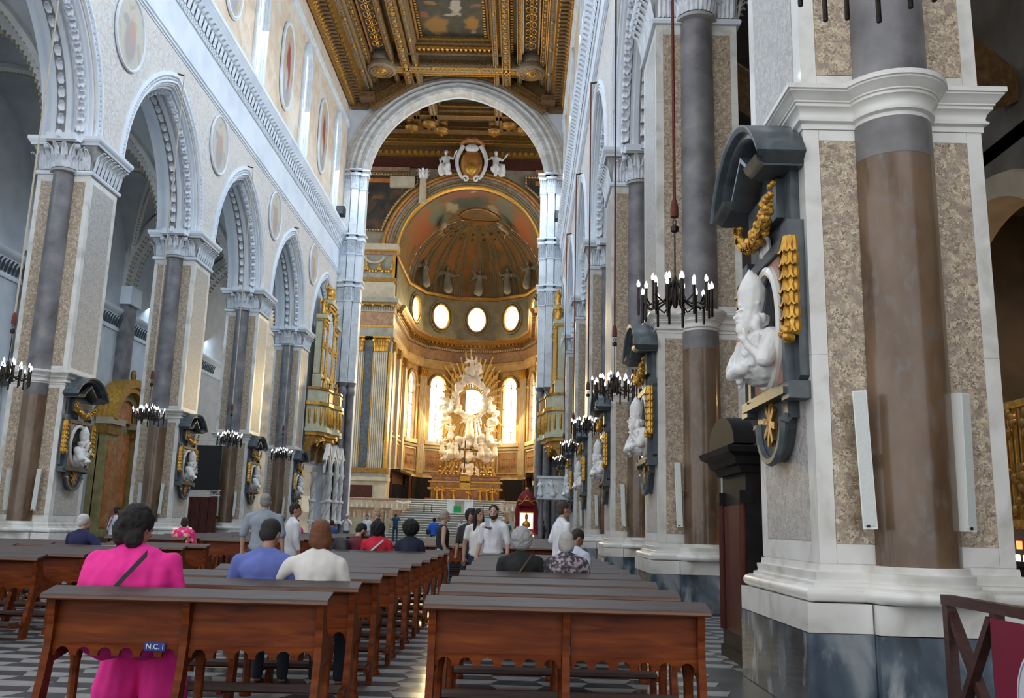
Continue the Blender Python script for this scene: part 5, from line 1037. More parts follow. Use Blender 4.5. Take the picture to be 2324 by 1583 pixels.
for side in (0, 1):
    for k in range(0 if side == 0 else 2, 6):
        yc = Y0 + 1.08 + BAY * k; loc = ((XR, yc, 0), (XL, yc, 0))[side]; lab = ('white bishop bust in a slate monument with gilt festoons, on the pier beside the barrier' if k == 0 else 'bishop bust monument on the %s pier from the barrier' % ords[k]) if side == 0 else 'bishop bust monument on the %s pier of the row opposite the barrier' % ords[k - 2]
        if first: MON.location = loc; MON['label'] = lab; MON['group'] = 'bishop monuments'; first = False
        else: spawn(MON, loc, side * PI, lab)
# ---- column loudspeakers -------------------------------------------------------------------------------------------------
def make_speaker():
    o = empty('column_speaker', (0, 0, 0), 's', 'loudspeaker', 'column loudspeakers')
    MB().box(-.055, .055, -.05, .06, -.56, .56).build('cabinet', m_spk, o, smooth=False); MB().box(-.045, .045, -.056, -.049, -.535, .55).build('grille', m_spkgrille, o, smooth=False); MB().box(-.028, .0, -.06, -.055, -.545, -.525).build('badge', m_black, o, smooth=False)
    MB().box(-.03, .03, .06, .2, -.06, .06).build('bracket', m_spk, o, smooth=False); return o
SPK = make_speaker(); first = True
for side in (0, 1):
    for k in range(0 if side == 0 else 2, 6):
        for q, (dx, rz, ry) in enumerate(((.33, -.35, -.03), (1.13, .45, .03))):
            x = XR + dx if side == 0 else XL - dx; rz2, ry2 = (rz, ry) if side == 0 else (-rz, -ry)
            y = Y0 + 1.08 + BAY * k - 1.05
            lab = 'white column loudspeaker on the %s pier %s, %s side of its column' % (ords[k] if side == 0 else ords[k - 2], 'of the barrier row' if side == 0 else 'opposite the barrier', 'nave' if q == 0 else 'aisle')
            if first: c = SPK; first = False
            else: c = copy_tree(SPK)
            c['label'] = lab; c.location = (x, y, 2.02); c.rotation_euler = (0, ry2, rz2)
# ---- chandeliers ------------------------------------------------------------------------------------------------------
def make_chandelier(rope_m, tassel_m, sd):
    o = empty('chandelier', (0, 0, 0), 'c', 'chandelier')
    tube = MB().lathe([(.017, -.34), (.019, -.33), (.019, .06), (.022, .07), (.022, .085)], seg=8).mesh('candle_tube', m_iron); bulb = MB().lathe([(.016, .085), (.028, .115), (.026, .15), (.004, .2)], seg=8).mesh('bulb', m_bulb)
    r = random.Random(4)
    for i in range(26):
        if i < 16: a = 2 * PI * i / 16; R = .54 - .05 * (i % 2); z = .02 - .07 * (i % 2)
        elif i < 24: a = 2 * PI * (i - 16) / 8 + .2; R = .30; z = .08
        else: a = PI * (i - 24) + .4; R = .10; z = .16
        t = link('candle_tube', tube, o, loc=(R * math.cos(a), R * math.sin(a), z)); link('bulb', bulb, t)
    for i in range(8):
        a = 2 * PI * i / 8 + .2; c, s = math.cos(a), math.sin(a); A = MB()
        A.tube([(.03 * c, .03 * s, .22), (.10 * c, .10 * s, .08), (.16 * c, .16 * s, -.10), (.26 * c, .26 * s, -.16), (.30 * c, .30 * s, -.12)], .016, 6)
        for q in (-1, 1): b = a + q * .2; A.tube([(.3 * c, .3 * s, -.12), (.40 * math.cos(a + q * .06), .40 * math.sin(a + q * .06), -.18), (.5 * math.cos(b), .5 * math.sin(b), -.08)], .013, 6)
        A.build('arm', m_iron, o)
    MB().lathe([(.02, -.2), (.04, -.15), (.04, .24), (.02, .28)], seg=10).build('hub', m_iron, o)
    MB().tube([(0, 0, .28), (0, 0, .96)], .012, 6).build('rod', m_iron, o); MB().lathe([(.03, .96), (.06, .98), (.06, 1.05), (.02, 1.07)], seg=12).build('weight', m_iron, o); MB().tube([(.025 * math.cos(a), 0, 1.12 + .045 * math.sin(a)) for a in [i * .63 for i in range(10)]], .009, 6, True).build('hook', m_iron, o)
    MB().lathe([(.06, 1.2), (.06, 1.36), (.04, 1.46), (.02, 1.5)], seg=12).build('rope_sleeve', tassel_m, o)
    MB().tube([(0, 0, 1.48), (0, 0, 5), (0, 0, 9), (0, 0, 12.55)], .024, 6).build('rope', rope_m, o); MB().bar((0, 0, 12.5), (sd * .5, 0, 12.62), .05, .05).build('wall_hook', m_iron, o, smooth=False); return o
CH = make_chandelier(m_rope, m_rope, 1); CH2 = make_chandelier(m_cord, m_rope, -1)
def chl(n, s): return 'dark iron candle chandelier, %s of those hanging %s' % (n, s)
nth = ['nearest', 'second', 'third', 'fourth', 'fifth', 'sixth']
for i, y in enumerate((5.25, 12.7, 21.3, 30.0, 38.6, 47.2)):
    loc = (2.2 if i else 2.25, y, 4.8 if i else 5.34); lab = 'dark chandelier in front of the near pier, only its lowest candle tubes showing' if i == 0 else chl(nth[i - 1], 'under the barrier side arches')
    if i == 0: CH.location = loc; CH['label'] = lab; CH['group'] = 'chandeliers on the barrier side'
    else: spawn(CH, loc, 0, lab)
for i, y in enumerate((21.5, 30.0, 38.6, 47.2)):
    loc = (-12.75, y, 4.8); lab = chl(nth[i], 'under the arches opposite the barrier')
    if i == 0: CH2.location = loc; CH2['label'] = lab; CH2['group'] = 'chandeliers opposite the barrier'
    else: spawn(CH2, loc, 0, lab)
# ---- pews --------------------------------------------------------------------------------------------------------------
PL = 1.88
def make_pew():
    o = empty('pew', (0, 0, 0), 'p', 'pew', 'church pews'); h = PL / 2
    MB().prism([(-.13, .875), (-.135, .888), (-.13, .9), (.07, .94), (.075, .925)], -h, h, 'x').build('book_rest', m_pewtop, o, smooth=False)
    MB().prism([(-.128, .862), (-.138, .872), (-.136, .889), (-.12, .885)], -h, h, 'x').build('board_edge', m_pewrim, o, smooth=False)
    for s in (-1, 1):
        x0, x1 = (.03, h - .075) if s > 0 else (-h + .075, -.03)
        MB().prism([(-.035, .575), (-.015, .575), (.02, .9), (-.0, .9)], x0, x1, 'x').build('back_panel', m_wood, o, smooth=False)
        n = 6; w_ = (x1 - x0) / n; pl = [(x0, .585), (x0, .505)]
        for i in range(n):
            a0 = x0 + w_ * i
            pl += [(a0 + w_ * .2, .505)] + [(a0 + w_ * .5 - w_ * .33 * math.cos(t), .515 + .045 * math.sin(t) * 1.0) for t in [PI * j / 6 for j in range(7)]] + [(a0 + w_ * .8, .505)]
        pl += [(x1, .505), (x1, .585)]
        m = MB(); m.prism(pl, -.045, -.018, 'y'); m.build('scalloped_rail', m_wood, o, smooth=False)
    eb = [(-.085, .875), (-.07, .7), (-.075, .58), (-.11, .40), (-.165, .22), (-.2, .06), (-.2, 0), (-.1, 0), (-.075, .1), (-.02, .36), (.0, .46), (.38, .52), (.4, .55), (.38, .6), (.2, .63), (.09, .7), (.06, .78), (.06, .9), (-.02, .895)]
    for x in (-h + .055, 0, h - .055): MB().prism(eb, x - .024, x + .024, 'x').build('end_board', m_wood, o, smooth=False)
    MB().box(-h + .08, h - .08, -.01, .42, .562, .587).build('seat', m_pewtop, o, smooth=False)
    for x in (-h + .07, -.0, h - .07):
        MB().lathe([(.05, 0), (.05, .03), (.034, .05), (.034, .4), (.05, .5), (.05, .56)], (x, .34, 0), 8).build('leg', m_wood, o)
    MB().box(-h + .06, h - .06, -.42, -.24, .17, .2).build('kneeler', m_pewtop, o, smooth=False); MB().box(-h + .06, h - .06, -.25, -.235, .13, .2).build('kneeler_rail', m_wood, o, smooth=False)
    for x in (-h + .055, 0, h - .055): MB().bar((x, -.42, .155), (x, -.12, .155), .035, .035).build('kneeler_arm', m_wood, o, smooth=False)
    return o
PEW = make_pew(); first = True
rowname = ['first', 'second', 'third', 'fourth', 'fifth', 'sixth', 'seventh', 'eighth', 'ninth', 'tenth', 'eleventh', 'twelfth', 'thirteenth', 'fourteenth', 'fifteenth']
PY0, PST = 6.16, 1.13
def rows(xc, ks, y0, where, rz=0.):
    global first
    for n, k in enumerate(ks):
        lab = 'wooden pew, %s row of the block %s' % (rowname[n], where)
        if first: PEW.location = (xc, y0 + PST * k, 0); PEW['label'] = lab; PEW.rotation_euler = (0, 0, rz); first = False
        else: spawn(PEW, (xc, y0 + PST * k, 0), rz, lab)
rows(-2.2, range(10), PY0, 'where the woman in pink sits', .03)
npl = empty('name_plate', (-2.385, PY0 - .06, .572), 'small blue plate lettered N.C. I on the pew of the woman in pink', 'plate', rz=.03)
m_bluep = M('blue_plate', (.004, .035, .22), rough=.35); MB().box(-.068, .068, -.006, .0, -.026, .026).build('plate', m_bluep, npl, smooth=False)
text('lettering', 'N.C. I', m_statue, .048, npl, (0, -.008, 0), (PI / 2, 0, 0))
rows(.32, range(9), PY0, 'in front of the barrier side piers'); rows(-6.5, range(3, 10), PY0, 'across the gangway from the woman in pink', -.06); rows(-8.75, range(5, 10), PY0, 'of the man in navy', -.06)
for xc, wh in ((.32, 'beyond the selfie couple, next to the piers'), (-2.2, 'beyond the woman in coral red'), (-6.5, 'beyond the standing man in grey'), (-8.75, 'beyond the woman with the pink shawl')): rows(xc, range(12), 21.2, wh)
# ---- barrier with banner ------------------------------------------------------------------------------------------------
m_brownp = M('brown_painted_wood', [(.3, (.035, .014, .012)), (.7, (.075, .03, .026))], 6, rough=.45, stretch=(1, 1, 4)); m_banner = M('crimson_banner', [(.3, (.15, .003, .022)), (.7, (.20, .006, .032))], 1.5, rough=.6); m_emb = M('white_print', (.62, .62, .66), rough=.6); m_embink = M('grey_print', (.28, .29, .33), rough=.6)
ba = empty('barrier', (2.92, 6.28, 0), 'brown wooden cross braced barrier with a crimson banner in the corner by the pier', 'barrier')
MB().box(-.035, .035, -2.4, .04, .965, 1.03).build('hand_rail', m_brownp, ba, smooth=False)
for y in (0, -.62, -1.9): MB().box(-.03, .03, y - .035, y + .035, 0, .965).build('post', m_brownp, ba, smooth=False)
MB().bar((.01, -.0, .93), (.01, -.6, .12), .05, .06, (1, 0, 0)).build('brace', m_brownp, ba, smooth=False); MB().bar((-.02, -.6, .93), (-.02, .0, .12), .05, .06, (1, 0, 0)).build('brace', m_brownp, ba, smooth=False); MB().box(-.025, .025, -2.35, .0, .08, .13).build('foot_rail', m_brownp, ba, smooth=False)
bn = MB().box(-.05, -.036, -1.9, -.63, .1, .94).build('banner', m_banner, ba, smooth=False)
MB().prism([(-1.3 + .42 * math.cos(a), .52 + .36 * math.sin(a)) for a in [2 * PI * i / 40 for i in range(40)]], -.054, -.049, 'x').build('round_emblem', m_emb, bn, smooth=False)
MB().tube([(-.055, -1.3 + .40 * math.cos(a), .52 + .34 * math.sin(a)) for a in [2 * PI * i / 40 for i in range(40)]], .004, 4, True).build('emblem_ring', m_embink, bn)
for i, ch in enumerate('LA FELICE'):
    a = PI * .72 - i * .16
    text('lettering', ch, m_embink, .07, bn, (-.056, -1.3 - .34 * math.cos(a + PI * .0) * -1, .52 + .28 * math.sin(a)), (PI / 2, PI / 2 - a, -PI / 2), ext=.001) if ch != ' ' else None
# ---- confessional ---------------------------------------------------------------------------------------------------------
cf = empty('confessional', (2.42, 10.35, 0), 'black wooden confessional with curved pediment behind the pier with the barrier', 'confessional')
MB().box(-.02, 1.6, -.62, .62, 0, .12).build('plinth', m_dark, cf, smooth=False); MB().box(.02, 1.6, -.56, .56, .12, 2.05).build('body', m_dark, cf, smooth=False); MB().box(.0, 1.6, -.58, .58, .12, .3).build('base_moulding', m_dark, cf, smooth=False)
for y in (-.5, .5): MB().lathe([(.05, .3), (.045, 1.7), (.06, 1.75)], (.0, y, 0), 10).build('column', m_darkred, cf); MB().box(-.05, .1, y - .07, y + .07, 1.72, 1.86).build('column_capital', m_dark, cf, smooth=False)
MB().box(-.0, .03, -.4, .4, .3, 1.7).build('confessional_door', m_darkred, cf, smooth=False)
MB().sweep([((x, y, 0), (a, b, 0), (0, 0, 1)) for x, y, a, b in ((.0, -.56, -1, -1), (1.6, -.56, 1, -1), (1.6, .56, 1, 1), (.0, .56, -1, 1))], [(-.05, 2.05), (.03, 2.05), (.06, 2.12), (.1, 2.14), (.13, 2.22), (.2, 2.26), (.22, 2.32), (-.05, 2.36)], closed=True).build('cornice', m_dark, cf)
MB().prism([(.66 * math.cos(a) , 2.36 + .34 * math.sin(a)) for a in [PI * i / 14 for i in range(15)]], -.12, .12, 'x').build('pediment', m_dark, cf)
# ---- organs ------------------------------------------------------------------------------------------------------------------
m_green_g = M('sage_gilt_paint', [(.3, (.46, .44, .28)), (.7, (.62, .60, .42))], 3, rough=.5); m_pipe = M('organ_pipe', [(.3, (.35, .40, .46)), (.7, (.55, .60, .66))], 3, rough=.25, metal=.6)
def make_organ():
    o = empty('organ', (0, 0, 0), 'o', 'organ', 'organs'); plan = [(.02, -3.2), (.75, -3.0), (1.15, -2.2), (1.2, -1.0), (1.5, -.3), (1.5, .3), (1.2, 1.0), (1.15, 2.2), (.75, 3.0), (.02, 3.2)]
    def band(nm, k, z0, z1, mt, prof=None):
        c = [(x * k, y * (.6 + .4 * k)) for x, y in plan]; MB().prism(c, z0, z1).build(nm, mt, o, smooth=False)
    band('balcony_base', .72, 6.15, 6.4, m_golddk); band('balcony_base', .86, 6.4, 6.6, m_gold); band('balcony_floor', 1.02, 6.6, 6.8, m_green_g); band('balcony_parapet', .93, 6.8, 8.2, m_green_g); band('balcony_rail', 1.04, 8.2, 8.4, m_gold); band('balcony_screen', .9, 8.4, 9.15, m_green_g); band('balcony_cornice', .97, 9.15, 9.28, m_golddk)
    for i in range(len(plan) - 1):
        A, B = Vector(plan[i]) * .95, Vector(plan[i + 1]) * .95; d = B - A; n = max(1, int(d.length / .3)); nn = Vector((d.y, -d.x)).normalized()
        for j in range(n):
            p = A.lerp(B, (j + .5) / n) + nn * .02; MB().lathe([(.02, 6.95), (.09, 7.15), (.10, 7.6), (.08, 7.95), (.03, 8.1)], (p.x, p.y, 0), 8).build('gilt_baluster', m_gold, o)
        A *= .96; B *= .96
        p = A.lerp(B, .5) + nn * .02; a = math.atan2(d.y, d.x); q = MB().box(-d.length * .36, d.length * .36, -.015, .03, 8.5, 9.05).build('lattice_panel', m_golddk, o, smooth=False); q.location = (p.x, p.y, 0); q.rotation_euler = (0, 0, a)
    for y in (-2.9, -1.0, 1.0, 2.9):
        MB().prism([(0, 6.2), (.95, 6.2), (.9, 6.0), (.5, 5.85), (.3, 5.5), (.22, 5.0), (0, 4.9)], y - .12, y + .12, 'y').build('bracket', m_golddk, o, smooth=False); MB().ell((.72, y, 5.98), (.16, .16, .16), 10, 8).build('bracket_scroll', m_gold, o)
    f = MB(); [f.tube([(.95 - .2 * abs(math.cos(a)), -2.9 + .96 * (1 + math.cos(a)) + 1.95 * k, 5.7 + .45 * math.sin(a)) for a in [PI * i / 8 for i in range(9)]], .06, 6) for k in range(3)]; f.build('gilt_fringe', m_gold, o)
    # case
    MB().box(0, .55, -2.1, 2.1, 9.2, 10.2).build('case_plinth', m_green_g, o, smooth=False); MB().box(0, .4, -2.0, 2.0, 10.2, 14.0).build('case_body', m_green_g, o, smooth=False)
    for y0, y1, zt in ((-1.95, -1.15, 13.6), (-.75, .75, 14.8), (1.15, 1.95, 13.6)):
        MB().box(0, .6, y0 - .12, y1 + .12, zt, zt + .15).build('tower_cornice', m_gold, o, smooth=False); MB().box(0, .7, y0 - .2, y1 + .2, zt + .15, zt + .4).build('tower_cornice', m_green_g, o, smooth=False); MB().box(0, .5, y0 - .1, y1 + .1, 10.1, 10.3).build('tower_base', m_gold, o, smooth=False)
        n = int((y1 - y0) / .18)
        for i in range(n): MB().lathe([(.02, 10.3), (.075, 10.55), (.075, zt - .1 - .25 * abs(i - (n - 1) / 2))], (.42, y0 + (y1 - y0) * (i + .5) / n, 0), 8).build('organ_pipe', m_pipe, o)
        s = MB(); [s.ell((.5, y0 + (y1 - y0) * i / 8, 12.0 + .2 * (i % 2)), (.07, .09, .12), 6, 5) for i in range(9)]; [s.ell((.5, y0 + (y1 - y0) * i / 8, zt - .15), (.07, .09, .1 + .08 * (i % 2)), 6, 5) for i in range(9)]; s.build('gilt_carving', m_gold, o, kind='stuff')
        for y in (y0 - .06, y1 + .06): MB().lathe([(.1, 10.2), (.07, 10.5), (.06, zt - .2), (.11, zt)], (.5, y, 0), 8).build('column', m_gold, o)
        u = MB().lathe([(.12, zt + .4), (.08, zt + .5), (.2, zt + .75), (.1, zt + 1.0), (.12, zt + 1.05), (.01, zt + 1.25)], (.4, (y0 + y1) / 2 if zt < 14 else y0, 0), 10); u.build('urn', m_gold, o)
        for y in (y0, y1): link('gilt_angel', blob('gilt_angel', m_gold, figure_parts(1.1, random.Random(int(zt * 10 + y * 7))), .05, 2), o, loc=(.35, y, zt + .4), rz=PI / 2)
    link('crowning_group', blob('crowning_group', m_gold, [('e', (.35 + .1 * math.sin(i), .5 * math.cos(i * 1.3), 15.6 + .5 * math.sin(i * 2.1)), (.16, .2, .2)) for i in range(14)], .06, 2), o)
    for y in (-1.9, 1.9, 0): link('gilt_angel', blob('gilt_angel', m_gold, figure_parts(.9, random.Random(int(80 + y * 10))), .05, 2), o, loc=(.7, y, 9.28), rz=PI / 2)
    return o
ORG = make_organ(); ORG.location = (XL, 55.9, 0); ORG['label'] = 'gilt and sage organ case on a balcony, above the gothic canopy opposite the barrier'
spawn(ORG, (XR, 55.9, 0), PI, 'gilt organ balcony seen edge on above the white pulpit')
for s, x in ((1, XL), (-1, XR)): MB().box(*sorted((x - s * .5, x - s * 1.5)), 52.6, 59.2, 4.9, 18.0).build('wall_%s_organ' % ('left' if s > 0 else 'right'), m_stucco, smooth=False, kind='structure', label='wall closing the last arch behind the organ ' + ('above the gothic canopy' if s > 0 else 'above the pulpit'))
# ---- gothic canopy below the organ ---------------------------------------------------------------------------------------
gc = empty('gothic_canopy', (XL + .75, 56., 0), 'white carved gothic canopy on twisted columns below the organ', 'canopy')
def twisted(p, z0, z1, r):
    m = MB(); m.lathe([(r * 1.5, z0), (r * 1.5, z0 + .15), (r, z0 + .2), (r, z1 - .3), (r * 1.6, z1 - .05), (r * 1.6, z1)], (p[0], p[1], 0), 10)
    for k in range(2):
        for q in range(2): m.tube([(p[0] + r * math.cos(a + q * PI), p[1] + r * math.sin(a + q * PI), z0 + .25 + (z1 - z0 - .6) * a / 9.) for a in [i * .5 for i in range(19)]], .035, 5)
    m.lathe([(r, 2.45), (r * 1.7, 2.5), (r * 1.7, 2.6), (r, 2.65)], (p[0], p[1], 0), 10); return m
for x, y in ((.45, -.9), (.45, 1.1), (.45, 2.6), (-.55, -.9), (-.55, 2.6)): twisted((x, y), 1.2, 4.3, .14).build('twisted_column', m_statue, gc)
for y0, y1 in ((-2.7, -.9), (-.9, 1.1), (1.1, 2.6)):
    a = (y1 - y0) / 2 - .1; yc = (y0 + y1) / 2; P = [arcpt(a, 1.1, t) for t in TS[::3]]
    pl = [(yc + p[0], 4.2 + p[1]) for p in P] + [(y1 + .1, 4.2), (y1 + .1, 4.9), (yc, 5.9), (y0 - .1, 4.9), (y0 - .1, 4.2)]
    g = MB(); n = len(P)
    for p, q in zip(P, P[1:]):
        f = lambda yy: 4.9 + (5.9 - 4.9) * (1 - abs(yy - yc) / (a + .2)); g.add([(x, yc + r[0], z) for x in (.38, .52) for r, z in ((p, 4.2 + p[1]), (q, 4.2 + q[1]), (q, f(yc + q[0])), (p, f(yc + p[0])))], [(0, 1, 2, 3), (7, 6, 5, 4), (0, 4, 5, 1), (2, 6, 7, 3)])
    g.build('gable', m_statue, gc, smooth=False); k = MB(); [k.bar((.45, yc, 5.95), (.45, yc + s * (a + .15), 4.9), .22, .12) for s in (-1, 1)]; k.tube([(.45, yc + p[0] * .85, 4.2 + p[1] * .85) for p in P], .05, 6); k.build('crocket_moulding', m_statue, gc, smooth=False)
for y in (-.9, 1.1, 2.6): MB().lathe([(.14, 4.3), (.12, 5.2), (.18, 5.25), (.02, 6.05)], (.45, y, 0), 4).build('pinnacle', m_statue, gc)
MB().box(.1, .5, -3.4, .9, .25, 1.25).build('parapet', m_brownm, gc, smooth=False); MB().box(.0, .6, -3.5, 1.0, 1.25, 1.35).build('parapet_rail', m_statue, gc, smooth=False); MB().box(-.7, .7, -3.5, 3.0, 0, .25).build('step', m_statue, gc, smooth=False)
# ---- pulpit ------------------------------------------------------------------------------------------------------------------
pu = empty('pulpit', (1.7, 49.4, 0), 'white carved marble pulpit box on columns before the last pier of the barrier side', 'pulpit')
MB().box(-.75, .75, -.6, .6, 2.95, 3.95).build('box', m_marblec, pu, smooth=False); MB().box(-.85, .85, -.7, .7, 3.95, 4.08).build('cornice', m_marblec, pu, smooth=False); MB().box(-.82, .82, -.66, .66, 2.82, 2.96).build('base', m_marblec, pu, smooth=False)
for x in (-.68, 0, .68): link('relief_figure', blob('relief_figure', m_statue, figure_parts(.85, random.Random(int(90 + x * 10)), False, False), .035, 2), pu, loc=(x, -.64, 3.02))
MB().box(-.35, .35, -.63, -.6, 3.15, 3.8).build('relief_panel', m_statue, pu, smooth=False)
for x in (-.6, .6):
    for y in (-.45, .45): MB().lathe([(.16, 0), (.17, .2), (.12, .3), (.11, 2.5), (.17, 2.8)], (x, y, 0), 12).build('column', m_colgrey, pu)
# ---- spotlights on the cornice --------------------------------------------------------------------------------------------
for s, x in ((1, XL + .35), (-1, XR - .35)):
    o = empty('spotlight', (x, 57.0, 21.4), 'black box spotlight on the cornice beside the great arch ' + ('opposite the barrier' if s > 0 else 'on the barrier side'), 'spotlight', 'cornice spotlights')
    MB().box(-.3, .3, -.35, .3, .15, .75).build('housing', m_black, o, smooth=False); MB().bar((0, 0, 0), (0, 0, .2), .1, .1).build('bracket', m_iron, o, smooth=False); MB().box(-.25, .25, -.38, -.34, .2, .7).build('lens', m_slatedk, o, smooth=False)
# ---- left side aisle ---------------------------------------------------------------------------------------------------
XA = -20.
wl = MB().box(XA - .4, XA, 14, 60.5, 0, 19.5).build('wall_aisle_left', m_aisle, smooth=False, kind='structure', label='pale blue grey outer wall of the side aisle opposite the barrier')
MB().sweep([((XA, y, 0), (1, 0, 0), (0, 0, 1)) for y in (14, 60)], [(0, 10.2), (.06, 10.2), (.08, 10.3), (.04, 10.34), (.04, 11.0), (.15, 11.1), (.22, 11.2), (.22, 11.3), (0, 11.35)]).build('cornice', m_stucco, wl)
l = MB(); y = 24.
while y < 56:
    leaf(l, (XA + .05, y, 10.4), (0, 0, 1), (1, 0, 0), .2, .5, .15); y += .26
l.build('leaf_frieze', m_slate, wl, kind='stuff')
XI, XO = XL - 1.6, XA; VZ, VH = 12.5, 4.5
for k in range(1, 6):
    ya, yb = Y0 + 1.08 + BAY * k, Y0 + 1.08 + BAY * (k + 1); n = 28; v = MB(); vs = []
    for i in range(n + 1):
        for j in range(n + 1):
            s, t = i / n, j / n; vs.append((XI + (XO - XI) * s, ya + (yb - ya) * t, VZ + VH * math.sqrt(max(1 - (2 * s - 1) ** 2, 1 - (2 * t - 1) ** 2))))
    v.add(vs, [(i * (n + 1) + j, i * (n + 1) + j + 1, (i + 1) * (n + 1) + j + 1, (i + 1) * (n + 1) + j) for i in range(n) for j in range(n)])
    vo = v.build('ceiling_aisle', m_vault, recalc=False, smooth=False, kind='structure', label='ribbed groin vault of side aisle bay %s opposite the barrier, counted from the camera' % ['', 'one', 'two', 'three', 'four', 'five'][k])
    for q in (0, 1):
        pts = []
        for i in range(17):
            t = i / 16; pts.append((XI + (XO - XI) * (t if q else 1 - t), ya + (yb - ya) * t, VZ - .06 + VH * math.sqrt(max(0, 1 - (2 * t - 1) ** 2))))
        MB().tube(pts, .17, 6).build('diagonal_rib', m_rib, vo)
        b = MB()
        for i in range(16):
            a, c = Vector(pts[i]), Vector(pts[i + 1])
            for e in range(5): b.ell(a.lerp(c, e / 5) - Vector((0, 0, .16)), (.07, .07, .07), 6, 4)
        b.build('rib_rosettes', m_ochre, vo, kind='stuff')
    for y in ((ya, yb) if k == 5 else (ya,)):
        P = [arcpt(2.55, VH - .25, t) for t in TS]; xc = (XI + XO) / 2
        r = MB(); vs = []
        for t in TS:
            for rr, d in ((0, -.55), (0, .55), (.5, .55), (.5, -.55)): p = arcpt(2.5 + rr, VH - .35 + rr, t); vs.append((xc + p[0], y + d, VZ + p[1]))
        r.add(vs, [(i * 4 + j, i * 4 + (j + 1) % 4, (i + 1) * 4 + (j + 1) % 4, (i + 1) * 4 + j) for i in range(NT) for j in range(4)]); ro = r.build('transverse_arch', m_rib, vo, smooth=False)
        b = MB()
        for d in (-.57, -.3, .3, .57):
            for i in range(44): p = arcpt(2.49, VH - .36, -1 + 2 * (i + .5) / 44); b.ell((xc + p[0], y + d, VZ + p[1]), (.06, .06, .07), 6, 4)
        b.build('arch_rosettes', m_ochre, vo, kind='stuff')
    MB().ell(((XI + XO) / 2, (ya + yb) / 2, VZ + VH - .15), (.6, .6, .22), 14, 8).build('vault_boss', m_ochre, vo)
    # wall shaft on the outer wall
    y = ya; MB().box(XO, XO + .4, y - .5, y + .5, 0, 12.4).build('wall_pilaster', m_colgrey, wl, smooth=False); MB().box(XO, XO + .55, y - .6, y + .6, 11.6, 12.5).build('pilaster_capital', m_stucco, wl, smooth=False)
# gilded chapel portal
po = empty('chapel_portal', (XA, 43.2, 0), 'golden arched chapel portal with orange marble panels in the side aisle', 'portal')
m_portal = M('olive_gold_stone', [(.3, (.22, .17, .06)), (.7, (.40, .33, .14))], 2.5, rough=.4)
MB().box(0, .35, -2.1, 2.1, 0, 6.0).build('portal_body', m_portal, po, smooth=False)
for s in (-1, 1): 
    MB().box(.3, .7, s * 1.55 - .55, s * 1.55 + .55, .4, 5.1).build('pilaster', m_portal, po, smooth=False); MB().box(.68, .74, s * 1.55 - .33, s * 1.55 + .33, .8, 4.8).build('orange_panel', m_orange, po, smooth=False); MB().box(.2, .8, s * 1.55 - .65, s * 1.55 + .65, 5.1, 5.7).build('capital', m_golddk, po, smooth=False); MB().box(.2, .95, s * 1.55 - .75, s * 1.55 + .75, 5.55, 5.85).build('impost', m_cream, po, smooth=False); MB().box(.3, .8, s * 1.55 - .62, s * 1.55 + .62, 0, .4).build('base', m_slatedk, po, smooth=False)
g = MB()
for r0, r1, x1, mt, nm in ((1.5, 1.75, .9, m_gold, 'gilt_arch'), (1.75, 2.15, 1.0, m_gold, 'gilt_arch'), (1.1, 1.5, .6, m_portal, 'arch_reveal')):
    g = MB(); vs = []
    for t in TS:
        for r, x in ((r0, .1), (r0, x1), (r1, x1), (r1, .1)): p = arcpt(r, r, t); vs.append((x, p[0], 5.8 + p[1]))
    g.add(vs, [(i * 4 + j, i * 4 + (j + 1) % 4, (i + 1) * 4 + (j + 1) % 4, (i + 1) * 4 + j) for i in range(NT) for j in range(4)]); g.build(nm, mt, po)
MB().prism([(p[0], 5.8 + p[1]) for p in [arcpt(1.15, 1.15, t) for t in TS[::2]]], .3, .5, 'x').build('orange_lunette', m_orange, po, smooth=False); MB().box(.3, .45, -1., 1., .3, 5.3).build('orange_panel', m_orange, po, smooth=False); MB().ell((.7, 0, 8.15), (.15, .16, .3), 8, 6).build('finial', m_golddk, po)
# stage screen between two piers of the far arcade
ss = empty('stage_screen', (-15.2, 41.15, 0), 'black cloth screen between two grey trusses above brown boards, seen between piers', 'screen')
MB().box(-1.8, 1.3, -.03, .03, 2.62, 4.66).build('black_cloth', m_black, ss, smooth=False)
for z in (2.38, 4.68):
    t = MB(); [t.bar((-1.9, 0, z + q), (1.4, 0, z + q), .05, .05) for q in (0, .24)]; [t.bar((-1.9 + .3 * i, 0, z + (.24 if i % 2 else 0)), (-1.6 + .3 * i, 0, z + (0 if i % 2 else .24)), .03, .03) for i in range(11)]; t.build('truss', m_spkgrille, ss, smooth=False)
for i in range(8): MB().box(-1.8 + .39 * i, -1.8 + .39 * i + .37, -.05, .05, 0, 2.3).build('board', m_darkred, ss, smooth=False)
# chapel front in the aisle, left edge of the picture
ca2 = empty('aisle_aedicule', (XA, 34.2, 0), 'grey stone aedicule with projecting cornice on the side aisle wall at the edge', 'wall monument')
MB().box(0, .5, -1.6, 1.6, 0, 6.0).build('body', m_aisle, ca2, smooth=False); MB().box(0, .9, -1.8, 1.8, 6.0, 6.4).build('cornice', m_slate, ca2, smooth=False); MB().prism([(-1.8, 6.4), (1.8, 6.4), (0, 7.5)], 0, .7, 'x').build('pediment', m_aisle, ca2, smooth=False); [MB().lathe([(.22, 0), (.2, 5.4), (.28, 6.0)], (.65, q, 0), 10).build('column', m_marblec, ca2) for q in (-1.3, 1.3)]
MB().prism([(p[0] * 1.0, 1.2 + p[1]) for p in [arcpt(1.0, 1.4, t) for t in TS[::3]]], .5, .56, 'x').build('niche', m_colgrey, ca2, smooth=False)
